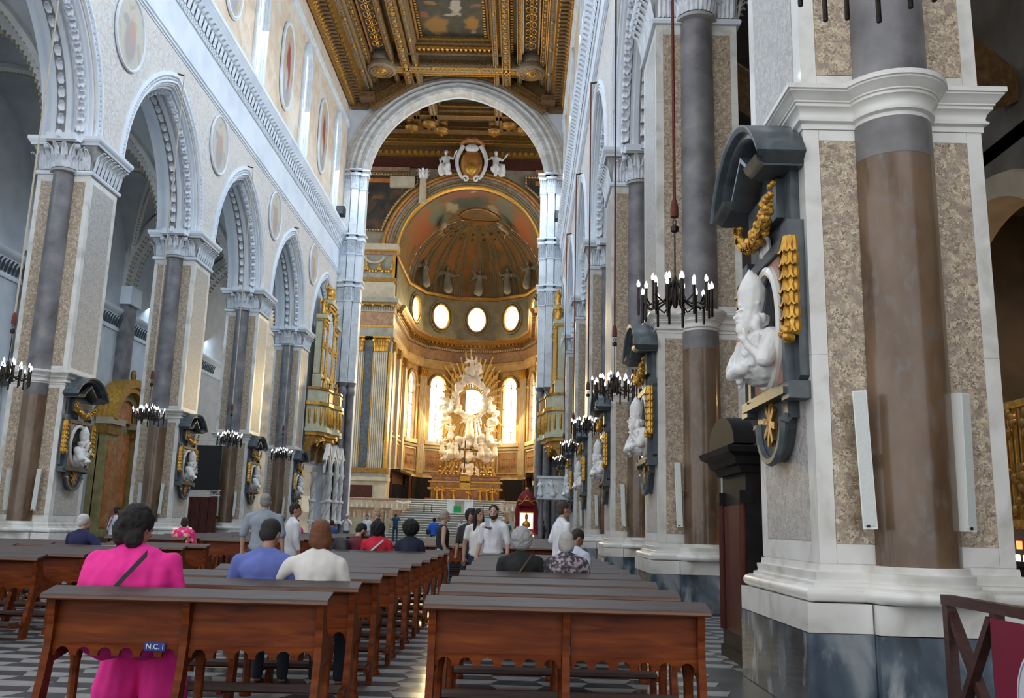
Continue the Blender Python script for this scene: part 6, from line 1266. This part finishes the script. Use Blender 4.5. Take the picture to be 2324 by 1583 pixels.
# ---- right side aisle and chapel ------------------------------------------------------------------------------------------
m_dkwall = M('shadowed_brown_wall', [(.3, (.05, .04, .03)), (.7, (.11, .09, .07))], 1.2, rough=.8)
XC = 9.
w = MB(); yc, hw = 16.6, 2.6; P = [arcpt(hw, hw, t) for t in TS]
for xa in (XC, XC + .7):
    w.add([(xa, -3, 0), (xa, yc - hw, 0), (xa, yc - hw, 19), (xa, -3, 19)], [(0, 1, 2, 3)]); w.add([(xa, yc + hw, 0), (xa, 60, 0), (xa, 60, 19), (xa, yc + hw, 19)], [(0, 1, 2, 3)])
    for a, b in zip(P, P[1:]): w.add([(xa, yc + a[0], 5.2 + a[1]), (xa, yc + b[0], 5.2 + b[1]), (xa, yc + b[0], 19), (xa, yc + a[0], 19)], [(0, 1, 2, 3)])
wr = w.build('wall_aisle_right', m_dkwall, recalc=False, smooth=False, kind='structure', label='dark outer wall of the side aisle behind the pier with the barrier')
g = MB(); vs = []
for t in TS:
    for r, x in ((0, .7), (0, -.12), (.45, -.12), (.5, .0)): p = arcpt(hw + r, hw + r, t); vs.append((XC + x, yc + p[0], 5.2 + p[1]))
g.add(vs, [(i * 4 + j, i * 4 + (j + 1) % 4, (i + 1) * 4 + (j + 1) % 4, (i + 1) * 4 + j) for i in range(NT) for j in range(4)]); g.build('chapel_arch', m_dull, wr)
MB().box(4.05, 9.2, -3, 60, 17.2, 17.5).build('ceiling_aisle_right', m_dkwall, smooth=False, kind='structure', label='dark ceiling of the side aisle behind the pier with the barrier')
bm = MB(); [bm.bar((4.05, 11 + 3.0 * i, 15.5 - 1.1 * (i % 2)), (9, 12.2 + 3.0 * i, 14.4 - 1.0 * (i % 2)), .5, .7) for i in range(4)]; 
for i in range(4): MB().bar((4.1, 13 + 2.6 * i, 11.4 + 2 * (i % 2)), (8.95, 15.5 + 2.6 * i, 9.6 + 2 * (i % 2)), .5, .6).build('timber_beam', m_ceil, wr, smooth=False)
cb = empty('side_chapel', (XC, yc, 0), 'dim side chapel with gilded gate and red glass candles behind the near pier', 'chapel')
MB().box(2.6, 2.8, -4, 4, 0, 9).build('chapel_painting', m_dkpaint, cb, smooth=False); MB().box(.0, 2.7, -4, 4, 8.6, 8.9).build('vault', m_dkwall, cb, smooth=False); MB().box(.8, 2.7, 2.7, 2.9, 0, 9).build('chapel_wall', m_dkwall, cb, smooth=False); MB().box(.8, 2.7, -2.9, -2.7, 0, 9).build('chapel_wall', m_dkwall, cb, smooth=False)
link('baroque_figures', blob('baroque_figures', m_slate, moved(figure_parts(2.2, random.Random(5)), (2.2, .9, 5.0), PI / 2) + moved(figure_parts(2.0, random.Random(6)), (2.2, -.6, 5.2), PI / 2) + [('e', (2.3, .2, 4.9), (.3, 1.6, .5))], .06, 3), cb)
gt = MB(); [gt.bar((.5, -2.4 + .2 * i, 1.6), (.5, -2.4 + .2 * i, 3.9), .05, .05) for i in range(25)]; gt.bar((.5, -2.5, 3.95), (.5, 2.5, 3.95), .14, .14); gt.bar((.5, -2.5, 2.6), (.5, 2.5, 2.6), .09, .1); gt.bar((.5, -2.5, 1.7), (.5, 2.5, 1.7), .14, .14); gt.build('gilded_gate', m_gold, cb, smooth=False)
sr = MB(); [sr.ell((.45, R0.uniform(-2.4, 2.4), R0.uniform(1.8, 3.8)), (.06, .12, .12), 6, 5) for _ in range(110)]; sr.build('gate_scrollwork', m_golddk, cb, kind='stuff')
MB().box(.3, .9, -2.5, 2.5, .9, 1.0).build('candle_shelf', m_iron, cb, smooth=False); MB().box(.35, .5, -2.5, 2.5, 0, .9).build('candle_stand', m_dark, cb, smooth=False)
m_redc = E('red_candle_glass', (1.0, .12, .03), 4.); me = MB().lathe([(.05, 0), (.055, .14), (.05, .15)], seg=8).mesh('candle_glass', m_redc); m_wf = E('candle_flame', (1., .72, .35), 5.); me2 = MB().lathe([(.05, 0), (.055, .1), (.04, .12)], seg=8).mesh('votive_light', m_wf)
for i in range(16): link('candle_glass', me, cb, loc=(.45, -2.2 + .29 * i, 1.22)); link('votive_light', me2, cb, loc=(.4, -2.2 + .29 * i, 1.0))
MB().box(1.4, 2.4, -1.6, 1.6, 4.1, 4.25).build('altar_cloth_edge', m_pinkm, cb, smooth=False)
d = bpy.data.lights.new('chapel_lamp', 'POINT'); d.energy = 60; d.color = (1, .6, .25); d.shadow_soft_size = .15; o = bpy.data.objects.new('chapel_lamp', d); COL.objects.link(o); o.location = (XC + 1.3, yc + .3, 4.7)
for n, (y, z) in enumerate(((31.2, 1.55), (22.5, 1.5))):            # electric votive candles beside the piers
    o = empty('votive_stand', (XR + 1.0, y, 0), 'small votive stand with lit electric candles between piers of the barrier side, the ' + ('farther one' if n == 0 else 'nearer one'), 'votive stand', 'votive stands')
    MB().lathe([(.15, 0), (.03, .08), (.03, 1.0)], seg=8).build('stand', m_iron, o); MB().box(-.2, .2, -.12, .12, 1.0, 1.05).build('tray', m_iron, o, smooth=False)
    for q in (-.1, .05): MB().lathe([(.03, 1.05), (.035, 1.2), (.005, 1.26)], (q, 0, 0), 8).build('electric_candle', m_wf, o)
# ---- people ----------------------------------------------------------------------------------------------------------------
SKIN = {}
def skin(c):
    if c not in SKIN: SKIN[c] = M('skin_tone', [(.3, tuple(q * .88 for q in c)), (.7, c)], 14, rough=.55)
    return SKIN[c]
FAB = {}
def fabric(c, nm='fabric'):
    if c not in FAB: FAB[c] = M(nm, [(.3, tuple(q * .82 for q in c)), (.7, c)], 7, rough=.85, bump=.12)
    return FAB[c]
LT, TAN, DKS = (.50, .30, .22), (.38, .20, .13), (.20, .10, .06)
m_eye = M('eye', (.015, .01, .008), rough=.3); m_lip = M('lip', (.30, .09, .07), rough=.5); m_shoe = M('dark_shoe', (.02, .02, .022), rough=.6)
def hand_parts(w, d, side, curl=.5, s=1.):
    """palm and five fingers from wrist w along direction d"""
    w = Vector(w); d = Vector(d).normalized(); up = Vector((0, 0, 1)) if abs(d.z) < .9 else Vector((0, 1, 0)); x = d.cross(up).normalized(); n = x.cross(d).normalized(); p = []
    p.append(('c', w, w + d * .075 * s, .028 * s, .036 * s))
    for j, (o, L) in enumerate(((-.033, .062), (-.011, .074), (.011, .070), (.032, .054))):
        b = w + d * .085 * s + x * o * s; m = b + (d * math.cos(curl * .5) - n * math.sin(curl * .5)) * L * .55 * s; e = m + (d * math.cos(curl) - n * math.sin(curl)) * L * .5 * s
        p += [('c', b, m, .0105 * s, .0095 * s), ('c', m, e, .0095 * s, .008 * s)]
    t0 = w + d * .025 * s + x * side * .03 * s; t1 = t0 + (d * .6 + x * side * .8).normalized() * .04 * s; p += [('c', t0, t1, .013 * s, .011 * s), ('c', t1, t1 + (d + x * side * .2).normalized() * .03 * s, .011 * s, .009 * s)]
    return p
PNUM = [0]
def person(loc, rz, label, h=1.72, sit=False, build=1., shirt=(.5, .5, .5), sleeve=.5, legs=(.02, .025, .04), legkind='trousers', sk=LT, hair=(.02, .015, .012), hairkind='short', arms=((0, 0), (0, 0)), lean=0., hy=0., nod=0., vox=.013, far=False, extra=None, fold=.010, seat=.56, face=True):
    """local frame: the person looks along +y. arms: for left and right (elbow, hand) points in torso units or None to hang"""
    PNUM[0] += 1; s = h / 1.72; o = empty('person', loc, label, 'person', None, rz=rz)
    if sit: hipz, kn, an = seat + .05, (.46, seat + .02), (.44, .09)
    else: hipz, kn, an = .90, (.03, .49), (.0, .09)
    T = lambda x, y, z: Vector((x * build, y - z * math.sin(-lean) * 0 + z * math.sin(lean), z * math.cos(lean))) * s + Vector((0, 0, hipz * (1 if sit else s)))     # torso frame above the hips
    sh = .465; nk = .60
    head = T(0, .03, .70); head.y += math.sin(nod) * .05; Rh = Matrix.Rotation(hy, 3, 'Z') @ Matrix.Rotation(-nod, 3, 'X')
    Hh = lambda x, y, z: head + Rh @ (Vector((x, y, z)) * s)
    core = [('c', T(0, .02, -.0), T(0, .02, .40), .07 * s, .07 * s), ('c', T(-.12, .01, .44), T(.12, .01, .44), .035 * s, .035 * s)]
    shirtp = [('e', T(0, 0, .03), (.178 * build * s, .135 * build * s, .13 * s)), ('c', T(-.03, 0, .08), T(-.04, .0, .36), .125 * build * s, .135 * s), ('c', T(.03, 0, .08), T(.04, .0, .36), .125 * build * s, .135 * s), ('e', T(0, -.01, .40), (.185 * build * s, .122 * build * s, .15 * s)), ('c', T(-.16, 0, .455), T(.16, 0, .455), .068 * s, .068 * s), ('c', T(0, -.01, .48), T(0, .0, .545), .085 * s, .064 * s)] + [('c', T(sd * .03, -.01, .545), T(sd * .165, -.01, .47), .055 * s, .062 * s) for sd in (-1, 1)]
    skinp = [('c', T(0, 0, .44), T(0, .015, .63), .058 * s, .054 * s), ('e', head + Rh @ Vector((0, -.005, .015)) * s, (.078 * s, .098 * s, .115 * s), Rh), ('e', Hh(0, .03, -.055), (.058 * s, .062 * s, .062 * s), Rh), ('c', Hh(0, .092, .005), Hh(0, .108, -.022), .011 * s, .016 * s), ('e', Hh(-.078, -.005, -.005), (.012 * s, .022 * s, .033 * s), Rh), ('e', Hh(.078, -.005, -.005), (.012 * s, .022 * s, .033 * s), Rh), ('e', Hh(0, .088, -.06), (.024 * s, .012 * s, .014 * s), Rh)] + core
    hands = []
    if build > 1.3: shirtp.append(('e', T(0, -.01, .33), (.255 * build * s, .15 * build * s, .23 * s)))
    for i, sd in ((0, -1), (1, 1)):
        S = T(sd * .185, 0, sh); A = arms[i]
        if A == (0, 0): el = T(sd * .245, -.02, .19); hd = T(sd * .265, .06, -.04)
        else: el, hd = T(*A[0]), T(*A[1])
        if sit and A == (0, 0): el = T(sd * .24, .04, .2); hd = T(sd * .13, .26, .08)
        skinp += [('c', S, el, .05 * s, .042 * s), ('c', el, hd, .042 * s, .028 * s)]
        if not far: skinp += hand_parts(hd, (hd - el), -sd, .6, s)
        else: skinp.append(('e', hd + (hd - el).normalized() * .05, .045 * s))
        if sleeve > 0:
            m = S.lerp(el, min(1, sleeve * 2)); shirtp.append(('c', S, m, .066 * s * build ** .5, .060 * s * build ** .5))
            if sleeve > .5: shirtp.append(('c', el, el.lerp(hd, sleeve * 2 - 1), .058 * s, .048 * s))
    legp = []
    for sd in (-1, 1):
        hp = Vector((sd * .09 * s * build, 0, hipz * (1 if sit else s))); k = Vector((sd * .11 * s, kn[0] * s, kn[1] * (1 if sit else s))); a = Vector((sd * .11 * s, an[0] * s, an[1] * s))
        legp += [('c', hp, k, .088 * s * build, .064 * s), ('c', k, a + Vector((0, 0, .03)), .062 * s, .050 * s)]
        if legkind in ('shorts', 'skirt', 'dress'): skinp += [('c', hp, k, .075 * s, .055 * s), ('c', k, a, .055 * s, .036 * s)]
        else: skinp += [('c', hp, k, .06 * s, .045 * s), ('c', k, a, .045 * s, .036 * s)]
        MB().ell(a + Vector((0, .055 * s, -.045 * s)), (.045 * s, .125 * s, .045 * s), 10, 6).build('shoe', m_shoe, o)
    legp.append(('e', Vector((0, 0, hipz * (1 if sit else s))), (.165 * build * s, .125 * build * s, .12 * s)))
    link('body', blob('body', skin(sk), skinp, vox * (.7 if not far else 1), 4), o)
    if sleeve >= 0 and shirt: link('shirt', blob('shirt', fabric(shirt), shirtp, vox, 14, ((9, 9, 4), fold) if not far else None), o)
    if sleeve < 0: link('vest_top', blob('vest_top', fabric(shirt), shirtp[:4], vox, 5), o)
    if legkind == 'trousers': link('trousers', blob('trousers', fabric(legs), legp, vox, 5), o)
    elif legkind == 'shorts': link('shorts', blob('shorts', fabric(legs), [('c', legp[0][1], legp[0][1].lerp(legp[0][2], .8), .098 * s * build, .085 * s), ('c', legp[2][1], legp[2][1].lerp(legp[2][2], .8), .098 * s * build, .085 * s), legp[-1]], vox, 5), o)
    elif legkind in ('skirt', 'dress'):
        if sit: sp = [('c', legp[0][1], legp[0][2], .14 * s * build, .12 * s * build), ('c', legp[2][1], legp[2][2], .14 * s * build, .12 * s * build), ('e', Vector((0, 0, hipz - .02)), (.22 * build * s, .19 * build * s, .14)), ('c', (-.1 * build, .40, .42), (-.13 * build, .38, .14), .12 * build, .13 * build), ('c', (.1 * build, .40, .42), (.13 * build, .38, .14), .12 * build, .13 * build)]
        else: L = .55 if legkind == 'skirt' else .75; sp = [('e', Vector((0, 0, .92 * s)), (.18 * build * s, .14 * build * s, .14 * s))] + [('c', (sd * .06, 0, .9 * s), (sd * .10, 0, (.95 - L) * s), .13 * s, .15 * s) for sd in (-1, 0, 1)]
        link('skirt', blob('skirt', fabric(legs), sp, vox, 5, ((10, 10, 2), .012)), o)
    hc = fabric(hair, 'hair')
    if hairkind != 'bald':
        hp = [('e', Hh(0, -.018, .045), (.088 * s, .100 * s, .092 * s), Rh), ('e', Hh(0, -.045, .0), (.083 * s, .068 * s, .085 * s), Rh)]
        fo = ((14, 14, 14), .006)
        if hairkind == 'bob': hp += [('e', Hh(sd * .062, -.02, -.02), (.036 * s, .06 * s, .085 * s), Rh) for sd in (-1, 1)] + [('e', Hh(0, -.06, -.05), (.078 * s, .05 * s, .07 * s), Rh)]
        if hairkind == 'curly': hp = [('e', Hh(0, -.03, .04), (.112 * s, .115 * s, .105 * s), Rh), ('e', Hh(0, -.05, -.04), (.108 * s, .085 * s, .085 * s), Rh)] + [('e', Hh(.115 * u[0], -.035 + .11 * u[1], .03 + .12 * u[2]), .022 * s) for u in [Vector((R0.gauss(0, 1), R0.gauss(-.4, 1), R0.gauss(.1, 1))).normalized() for _ in range(130)]]; fo = ((70, 70, 70), .008)
        if hairkind == 'afro': hp = [('e', Hh(0, -.03, .03), (.15 * s, .14 * s, .15 * s), Rh)]; fo = ((45, 45, 45), .016)
        if hairkind == 'long': hp += [('c', Hh(0, -.06, .0), T(0, -.09, .42), .075 * s, .06 * s)] + [('c', Hh(sd * .07, -.01, .02), T(sd * .09, .06, .40), .036 * s, .03 * s) for sd in (-1, 1)]
        if hairkind == 'bun': hp += [('e', Hh(0, -.13, -.02), .048 * s)]
        if hairkind == 'tail': hp += [('e', Hh(0, -.12, .02), .05 * s), ('c', Hh(0, -.13, .02), T(0, -.10, .5), .045 * s, .03 * s)]
        if hairkind == 'updo': hp = [('e', Hh(0, -.03, .05), (.12 * s, .125 * s, .12 * s), Rh), ('e', Hh(-.05, -.09, -.03), (.09 * s, .07 * s, .10 * s), Rh), ('e', Hh(.04, -.07, -.07), (.085 * s, .06 * s, .08 * s), Rh), ('c', Hh(-.06, -.09, -.08), Hh(-.10, -.10, -.18), .03 * s, .008 * s)]; fo = ((22, 22, 22), .012)
        link('hair', blob('hair', hc, hp, vox * .8, 4, fo), o)
    if face and not far:
        for sd in (-1, 1): MB().ell(Hh(sd * .031, .080, .014), (.010 * s, .006 * s, .005 * s), 8, 6, Rh).build('eye', m_eye, o); MB().ell(Hh(sd * .032, .084, .034), (.017 * s, .006 * s, .0035 * s), 8, 5, Rh).build('eyebrow', hc, o)
        MB().ell(Hh(0, .097, -.062), (.022 * s, .008 * s, .007 * s), 8, 6, Rh).build('mouth', m_lip, o)
    if extra: extra(o, T, Hh, Rh, s)
    return o
def strap(o, T, mat, a, b, w=.022, bulge=.15, nm='bag_strap', bl=1.):
    pts = []
    for i in range(9):
        t = i / 8; x = a[0] + (b[0] - a[0]) * t; z = a[1] + (b[1] - a[1]) * t; pts.append(T(x, -bulge - .02 * math.sin(PI * t) + (.09 * max(0, t - .75) * 4 if False else 0), z))
    m = MB(); m.sweep([(p, (0, 0, 1), (0, 1, 0)) for p in pts], [(-w, -.006), (w, -.006), (w, .006), (-w, .006)]); m.build(nm, mat, o, smooth=False)
m_blackf = M('black_strap', (.012, .012, .014), rough=.5); m_brownf = M('brown_strap', (.10, .055, .035), rough=.5)
HZ = 0.
def ex_pink(o, T, Hh, Rh, s):
    strap(o, T, m_blackf, (-.13, .08), (.135, .53), .021, .232, bl=1.); b = T(-.115, -.252, .13)
    MB().sweep([(b + Vector((x, 0, z)), (a, 0, c), (0, 1, 0)) for x, z, a, c in ((-.028, -.032, -1, -1), (.028, -.032, 1, -1), (.028, .032, 1, 1), (-.028, .032, -1, 1))], [(0, -.008), (.008, -.008), (.008, .008), (0, .008)], closed=True).build('strap_buckle', m_gold, o, smooth=False)
    gr = M('green_hair_clip', (.0, .20, .13), rough=.4); [MB().ell(Hh(-.085 + .025 * i, -.135, .01 - .012 * i), (.022, .012, .014), 8, 6).build('hair_clip', gr, o) for i in range(2)]
PINK = (.86, .025, .30)
person((-2.77, PY0 + .34, 0), .0, 'large woman in a bright pink dress with black bag strap, sitting in the nearest pew', h=1.78, sit=True, build=1.36, shirt=PINK, sleeve=.72, legs=PINK, legkind='dress', sk=TAN, hair=(.010, .009, .009), hairkind='updo', arms=(((-.25, .03, .2), (-.14, .24, .06)), ((.25, .03, .2), (.14, .24, .06))), hy=-.5, extra=ex_pink, fold=.016, vox=.012, lean=.05)
person((-2.1, PY0 + PST + .2, 0), .0, 'man in a blue T-shirt with cropped dark hair sitting in the second pew', h=1.68, sit=True, build=1.22, shirt=(.12, .16, .46), sleeve=.45, sk=TAN, hair=(.018, .015, .013), hy=-.25, lean=.14, nod=.3, vox=.012)
person((-1.66, PY0 + PST + .2, 0), -.1, 'woman with short auburn hair in a white blouse resting her arm along the pew', h=1.68, sit=True, build=1.08, shirt=(.72, .70, .66), sleeve=.9, sk=LT, hair=(.16, .06, .025), hairkind='bob', arms=(((-.40, -.06, .27), (-.52, .12, .18)), (0, 0)), hy=.4, vox=.012, fold=.012)
person((.02, PY0 + PST * 3 + .18, 0), 0, 'seated woman with grey curly hair in a black top with a brown strap', h=1.58, sit=True, build=1.12, shirt=(.012, .012, .013), sleeve=.5, sk=LT, hair=(.34, .34, .34), hairkind='curly', lean=.08, nod=.2, extra=lambda o, T, Hh, Rh, s: strap(o, T, m_brownf, (-.05, .3), (.11, .56), .016, .15))
fl = M('floral_blouse', [(.40, (.03, .03, .035)), (.5, (.10, .09, .11)), (.58, (.42, .32, .36)), (.7, (.28, .22, .28))], 24, rough=.85)
FAB[(.1, .1, .11)] = fl
person((.5, PY0 + PST * 3 + .18, 0), 0, 'woman with short straight grey hair in a dark floral blouse, seated among the pews', h=1.57, sit=True, build=1.1, shirt=(.1, .1, .11), sleeve=.5, sk=LT, hair=(.42, .40, .37), hairkind='bob', lean=.06)
WH = (.76, .77, .80)
person((.66, 14.4, 0), -1.2, 'standing man in a white T-shirt with short brown hair seen in profile beside the piers', h=1.80, shirt=WH, sleeve=.5, sk=LT, hair=(.06, .04, .03), arms=(((-.24, -.06, .24), (-.22, .14, .1)), (0, 0)), legs=(.55, .57, .60))
person((.66, PY0 + PST * 5 + .2, 0), -.5, 'man in a pale lavender T-shirt bending his head, seated before the standing man in white', h=1.66, sit=True, build=1.05, shirt=(.55, .58, .70), sleeve=.5, sk=TAN, hair=(.03, .022, .018), lean=.25, nod=.6, hy=-.7)
def ex_phone(o, T, Hh, Rh, s): MB().box(-.038, .038, -.006, .006, -.075, .075).build('phone', M('pale_phone_case', (.5, .6, .68), rough=.3), o, smooth=False).location = T(.36, .40, .63)
person((-.74, 16.1, 0), PI + .25, 'woman with long black hair in a white top holding out a phone for a selfie', h=1.68, shirt=(.74, .73, .70), sleeve=.3, sk=TAN, hair=(.010, .009, .010), hairkind='long', arms=(((-.30, .16, .44), (-.08, .42, .50)), (0, 0)), legs=(.03, .04, .09), hy=.35, extra=lambda o, T, Hh, Rh, s: setattr(MB().box(-.04, .04, -.006, .006, -.08, .08).build('phone', M('pale_phone_case', (.5, .6, .68), rough=.3), o, smooth=False), 'location', T(-.05, .52, .58)))
def ex_beard(c=(.03, .02, .016)):
    return lambda o, T, Hh, Rh, s: link('beard', blob('beard', fabric(c, 'hair'), [('e', Hh(0, .055, -.085), (.055 * s, .045 * s, .045 * s), Rh), ('e', Hh(-.055, .02, -.05), (.02 * s, .035 * s, .05 * s), Rh), ('e', Hh(.055, .02, -.05), (.02 * s, .035 * s, .05 * s), Rh)], .01, 2), o)
person((-.46, 15.9, 0), PI - .35, 'bearded young man in a white T-shirt facing the camera beside the woman with the phone', h=1.75, shirt=WH, sleeve=.5, sk=LT, hair=(.02, .015, .012), legs=(.05, .07, .13), extra=ex_beard(), hy=.25, build=1.05)
person((-1.5, 17.6, 0), -1.35, 'woman in a black strappy top and pale denim skirt standing in profile', h=1.66, shirt=(.012, .012, .013), sleeve=-1, sk=LT, hair=(.32, .29, .25), hairkind='bun', legs=(.33, .43, .55), legkind='skirt', arms=(((-.27, -.10, .24), (-.14, .14, .14)), (0, 0)))
person((-1.86, PY0 + PST * 8 + .2, 0), 0, 'person with big round black hair in a navy top, seated', h=1.70, sit=True, shirt=(.012, .018, .045), sleeve=.5, sk=DKS, hair=(.008, .007, .007), hairkind='afro', vox=.016)
person((-2.42, PY0 + PST * 8 + .2, 0), 0, 'woman with thick black hair in a coral red top with a patterned strap, seated', h=1.66, sit=True, build=1.1, shirt=(.62, .015, .045), sleeve=.5, sk=TAN, hair=(.009, .008, .008), hairkind='curly', extra=lambda o, T, Hh, Rh, s: strap(o, T, m_spkgrille, (-.1, .3), (.12, .52), .02, .15))
person((-2.88, PY0 + PST * 8 + .2, 0), -.5, 'bearded man in a maroon T-shirt with a black backpack leaning forward in the pew', h=1.68, sit=True, build=1.1, shirt=(.12, .006, .018), sleeve=.45, sk=LT, hair=(.012, .010, .010), lean=.35, nod=.5, hy=-.4, extra=lambda o, T, Hh, Rh, s: (ex_beard()(o, T, Hh, Rh, s), link('backpack', blob('backpack', m_blackf, [('e', T(-.1, -.22, .34), (.19, .13, .24))], .02, 4), o)))
person((-2.9, 18.4, 0), 1.35, 'blonde woman in a black jacket with hair tied back standing in profile', h=1.70, shirt=(.012, .012, .013), sleeve=.95, sk=LT, hair=(.36, .25, .15), hairkind='tail')
person((-4.12, 14.5, 0), .06, 'tall man with grey hair in a grey T-shirt standing with his back turned', h=1.80, build=1.2, shirt=(.27, .31, .36), sleeve=.5, sk=LT, hair=(.24, .23, .22), legs=(.06, .07, .09), arms=(((-.245, -.02, .22), (-.255, .05, -.03)), ((.245, -.02, .22), (.255, .05, -.03))))
person((-3.82, 15.2, 0), -1.0, 'woman in a long white off shoulder dress with short dark hair turning her head', h=1.68, shirt=WH, sleeve=.8, sk=TAN, hair=(.02, .014, .012), hairkind='short', legs=WH, legkind='dress', arms=((0, 0), (0, 0)), hy=-.4, extra=lambda o, T, Hh, Rh, s: strap(o, T, m_blackf, (-.12, .38), (-.06, .56), .03, .13))
person((-6.95, PY0 + PST * 7 + .25, 0), -.3, 'white haired man in a navy polo with one arm on the pew', h=1.66, sit=True, build=1.15, shirt=(.010, .014, .07), sleeve=.5, sk=LT, hair=(.55, .55, .55), arms=((0, 0), ((.32, .0, .3), (.55, .06, .32))), hy=-.5)
person((-10.6, 23.6, 0), -.6, 'man in a lavender shirt with a red strap standing by the gold portal', h=1.62, shirt=(.50, .50, .60), sleeve=.5, sk=DKS, hair=(.015, .012, .012), legs=(.55, .57, .6), vox=.018, arms=((0, 0), ((.24, .12, .24), (.08, .28, .3))), extra=lambda o, T, Hh, Rh, s: strap(o, T, M('red_strap', (.25, .02, .03)), (-.12, .1), (.1, .55), .02, .14))
fl2 = M('pink_patterned_scarf', [(.4, (.75, .02, .16)), (.52, (.85, .06, .3)), (.6, (.8, .55, .2)), (.7, (.7, .7, .75))], 12, rough=.8); FAB[(.8, .05, .3)] = fl2
person((-8.15, 21.9, 0), 0, 'woman with dark hair and a pink patterned shawl sitting across the gangway', h=1.62, sit=True, build=1.2, shirt=(.8, .05, .3), sleeve=.6, sk=TAN, hair=(.03, .02, .018), hairkind='bob', vox=.018)
for n, (x, y, c, hc, nm) in enumerate(((-8.9, 33.6, (.50, .56, .64), (.2, .18, .16), 'pale blue top'), (-8.3, 33.6, (.70, .03, .26), (.02, .015, .013), 'magenta top'), (-7.6, 33.6, (.7, .7, .7), (.3, .22, .15), 'white top'), (-7.0, 33.6, (.03, .07, .22), (.02, .015, .013), 'dark blue top'))):
    person((x, y, 0), 0, 'seated visitor in a %s in the far pews below the organ' % nm, h=1.66, sit=True, shirt=c, sleeve=.5, hair=hc, vox=.022, far=True, face=False)
person((-9.1, 47.4, 0), PI, 'man in a white T-shirt and cap photographing with both hands before the balustrade', h=1.74, shirt=WH, sleeve=.5, legs=(.05, .10, .06), hair=(.7, .7, .7), vox=.022, far=True, arms=(((-.26, .12, .28), (-.06, .24, .50)), ((.26, .12, .28), (.06, .24, .50))))
person((-8.3, 49.0, 0), PI, 'man in a white shirt with dark backpack straps standing before the balustrade', h=1.74, shirt=WH, sleeve=.5, legs=(.45, .42, .36), hair=(.03, .02, .02), vox=.022, far=True)
person((-8.05, 58.4, H1 / 13), 0, 'visitor in a dark blue jacket filming with raised arms by the balustrade', h=1.76, shirt=(.01, .06, .14), sleeve=.95, legs=(.02, .06, .12), hair=(.05, .04, .03), vox=.024, far=True, arms=(((-.26, .16, .42), (-.08, .28, .66)), ((.26, .16, .42), (.08, .28, .66))))
person((-4.0, 42.0, 0), 0, 'man in a bright blue shirt with a black bag near the steps', h=1.66, shirt=(.012, .11, .55), sleeve=.5, legs=(.02, .03, .05), hair=(.015, .012, .012), vox=.022, far=True, extra=lambda o, T, Hh, Rh, s: link('shoulder_bag', blob('shoulder_bag', m_blackf, [('e', T(-.26, -.05, .15), (.12, .08, .16))], .03, 3), o))
person((-3.75, 57.6, 0), PI, 'girl in a white top and light blue skirt coming down the steps', h=1.70, shirt=WH, sleeve=.4, legs=(.13, .45, .72), legkind='skirt', hair=(.35, .26, .16), vox=.024, far=True)
person((1.35, 54.2, 0), .9, 'man in a dark vest and white shirt standing beside the red canopy', h=1.72, shirt=(.04, .05, .06), sleeve=.5, hair=(.03, .02, .02), vox=.024, far=True)
person((-.75, 54.6, 0), .4, 'visitor in a teal dress standing beside the red canopy', h=1.66, shirt=(.08, .22, .25), sleeve=.3, legs=(.08, .22, .25), legkind='dress', hair=(.2, .14, .09), vox=.024, far=True)
person((-.95, 17.4, 0), PI, 'woman with dark curly hair half hidden behind the woman with the phone', h=1.68, shirt=(.03, .03, .035), sleeve=.5, hair=(.012, .010, .010), hairkind='curly', sk=TAN, vox=.02, far=True)
bg_ = empty('blue_bag', (-.36, PY0 + PST * 3 + .1, .55), 'navy blue cloth bag lying on the pew beside the grey haired women', 'bag')
link('bag', blob('bag', fabric((.006, .01, .08)), [('e', (0, 0, .2), (.2, .11, .19)), ('e', (.08, 0, .12), (.14, .1, .12))], .02, 4, ((8, 8, 8), .012)), bg_)
bpy.data.batch_remove(TRASH); bpy.data.scenes.remove(BSC)
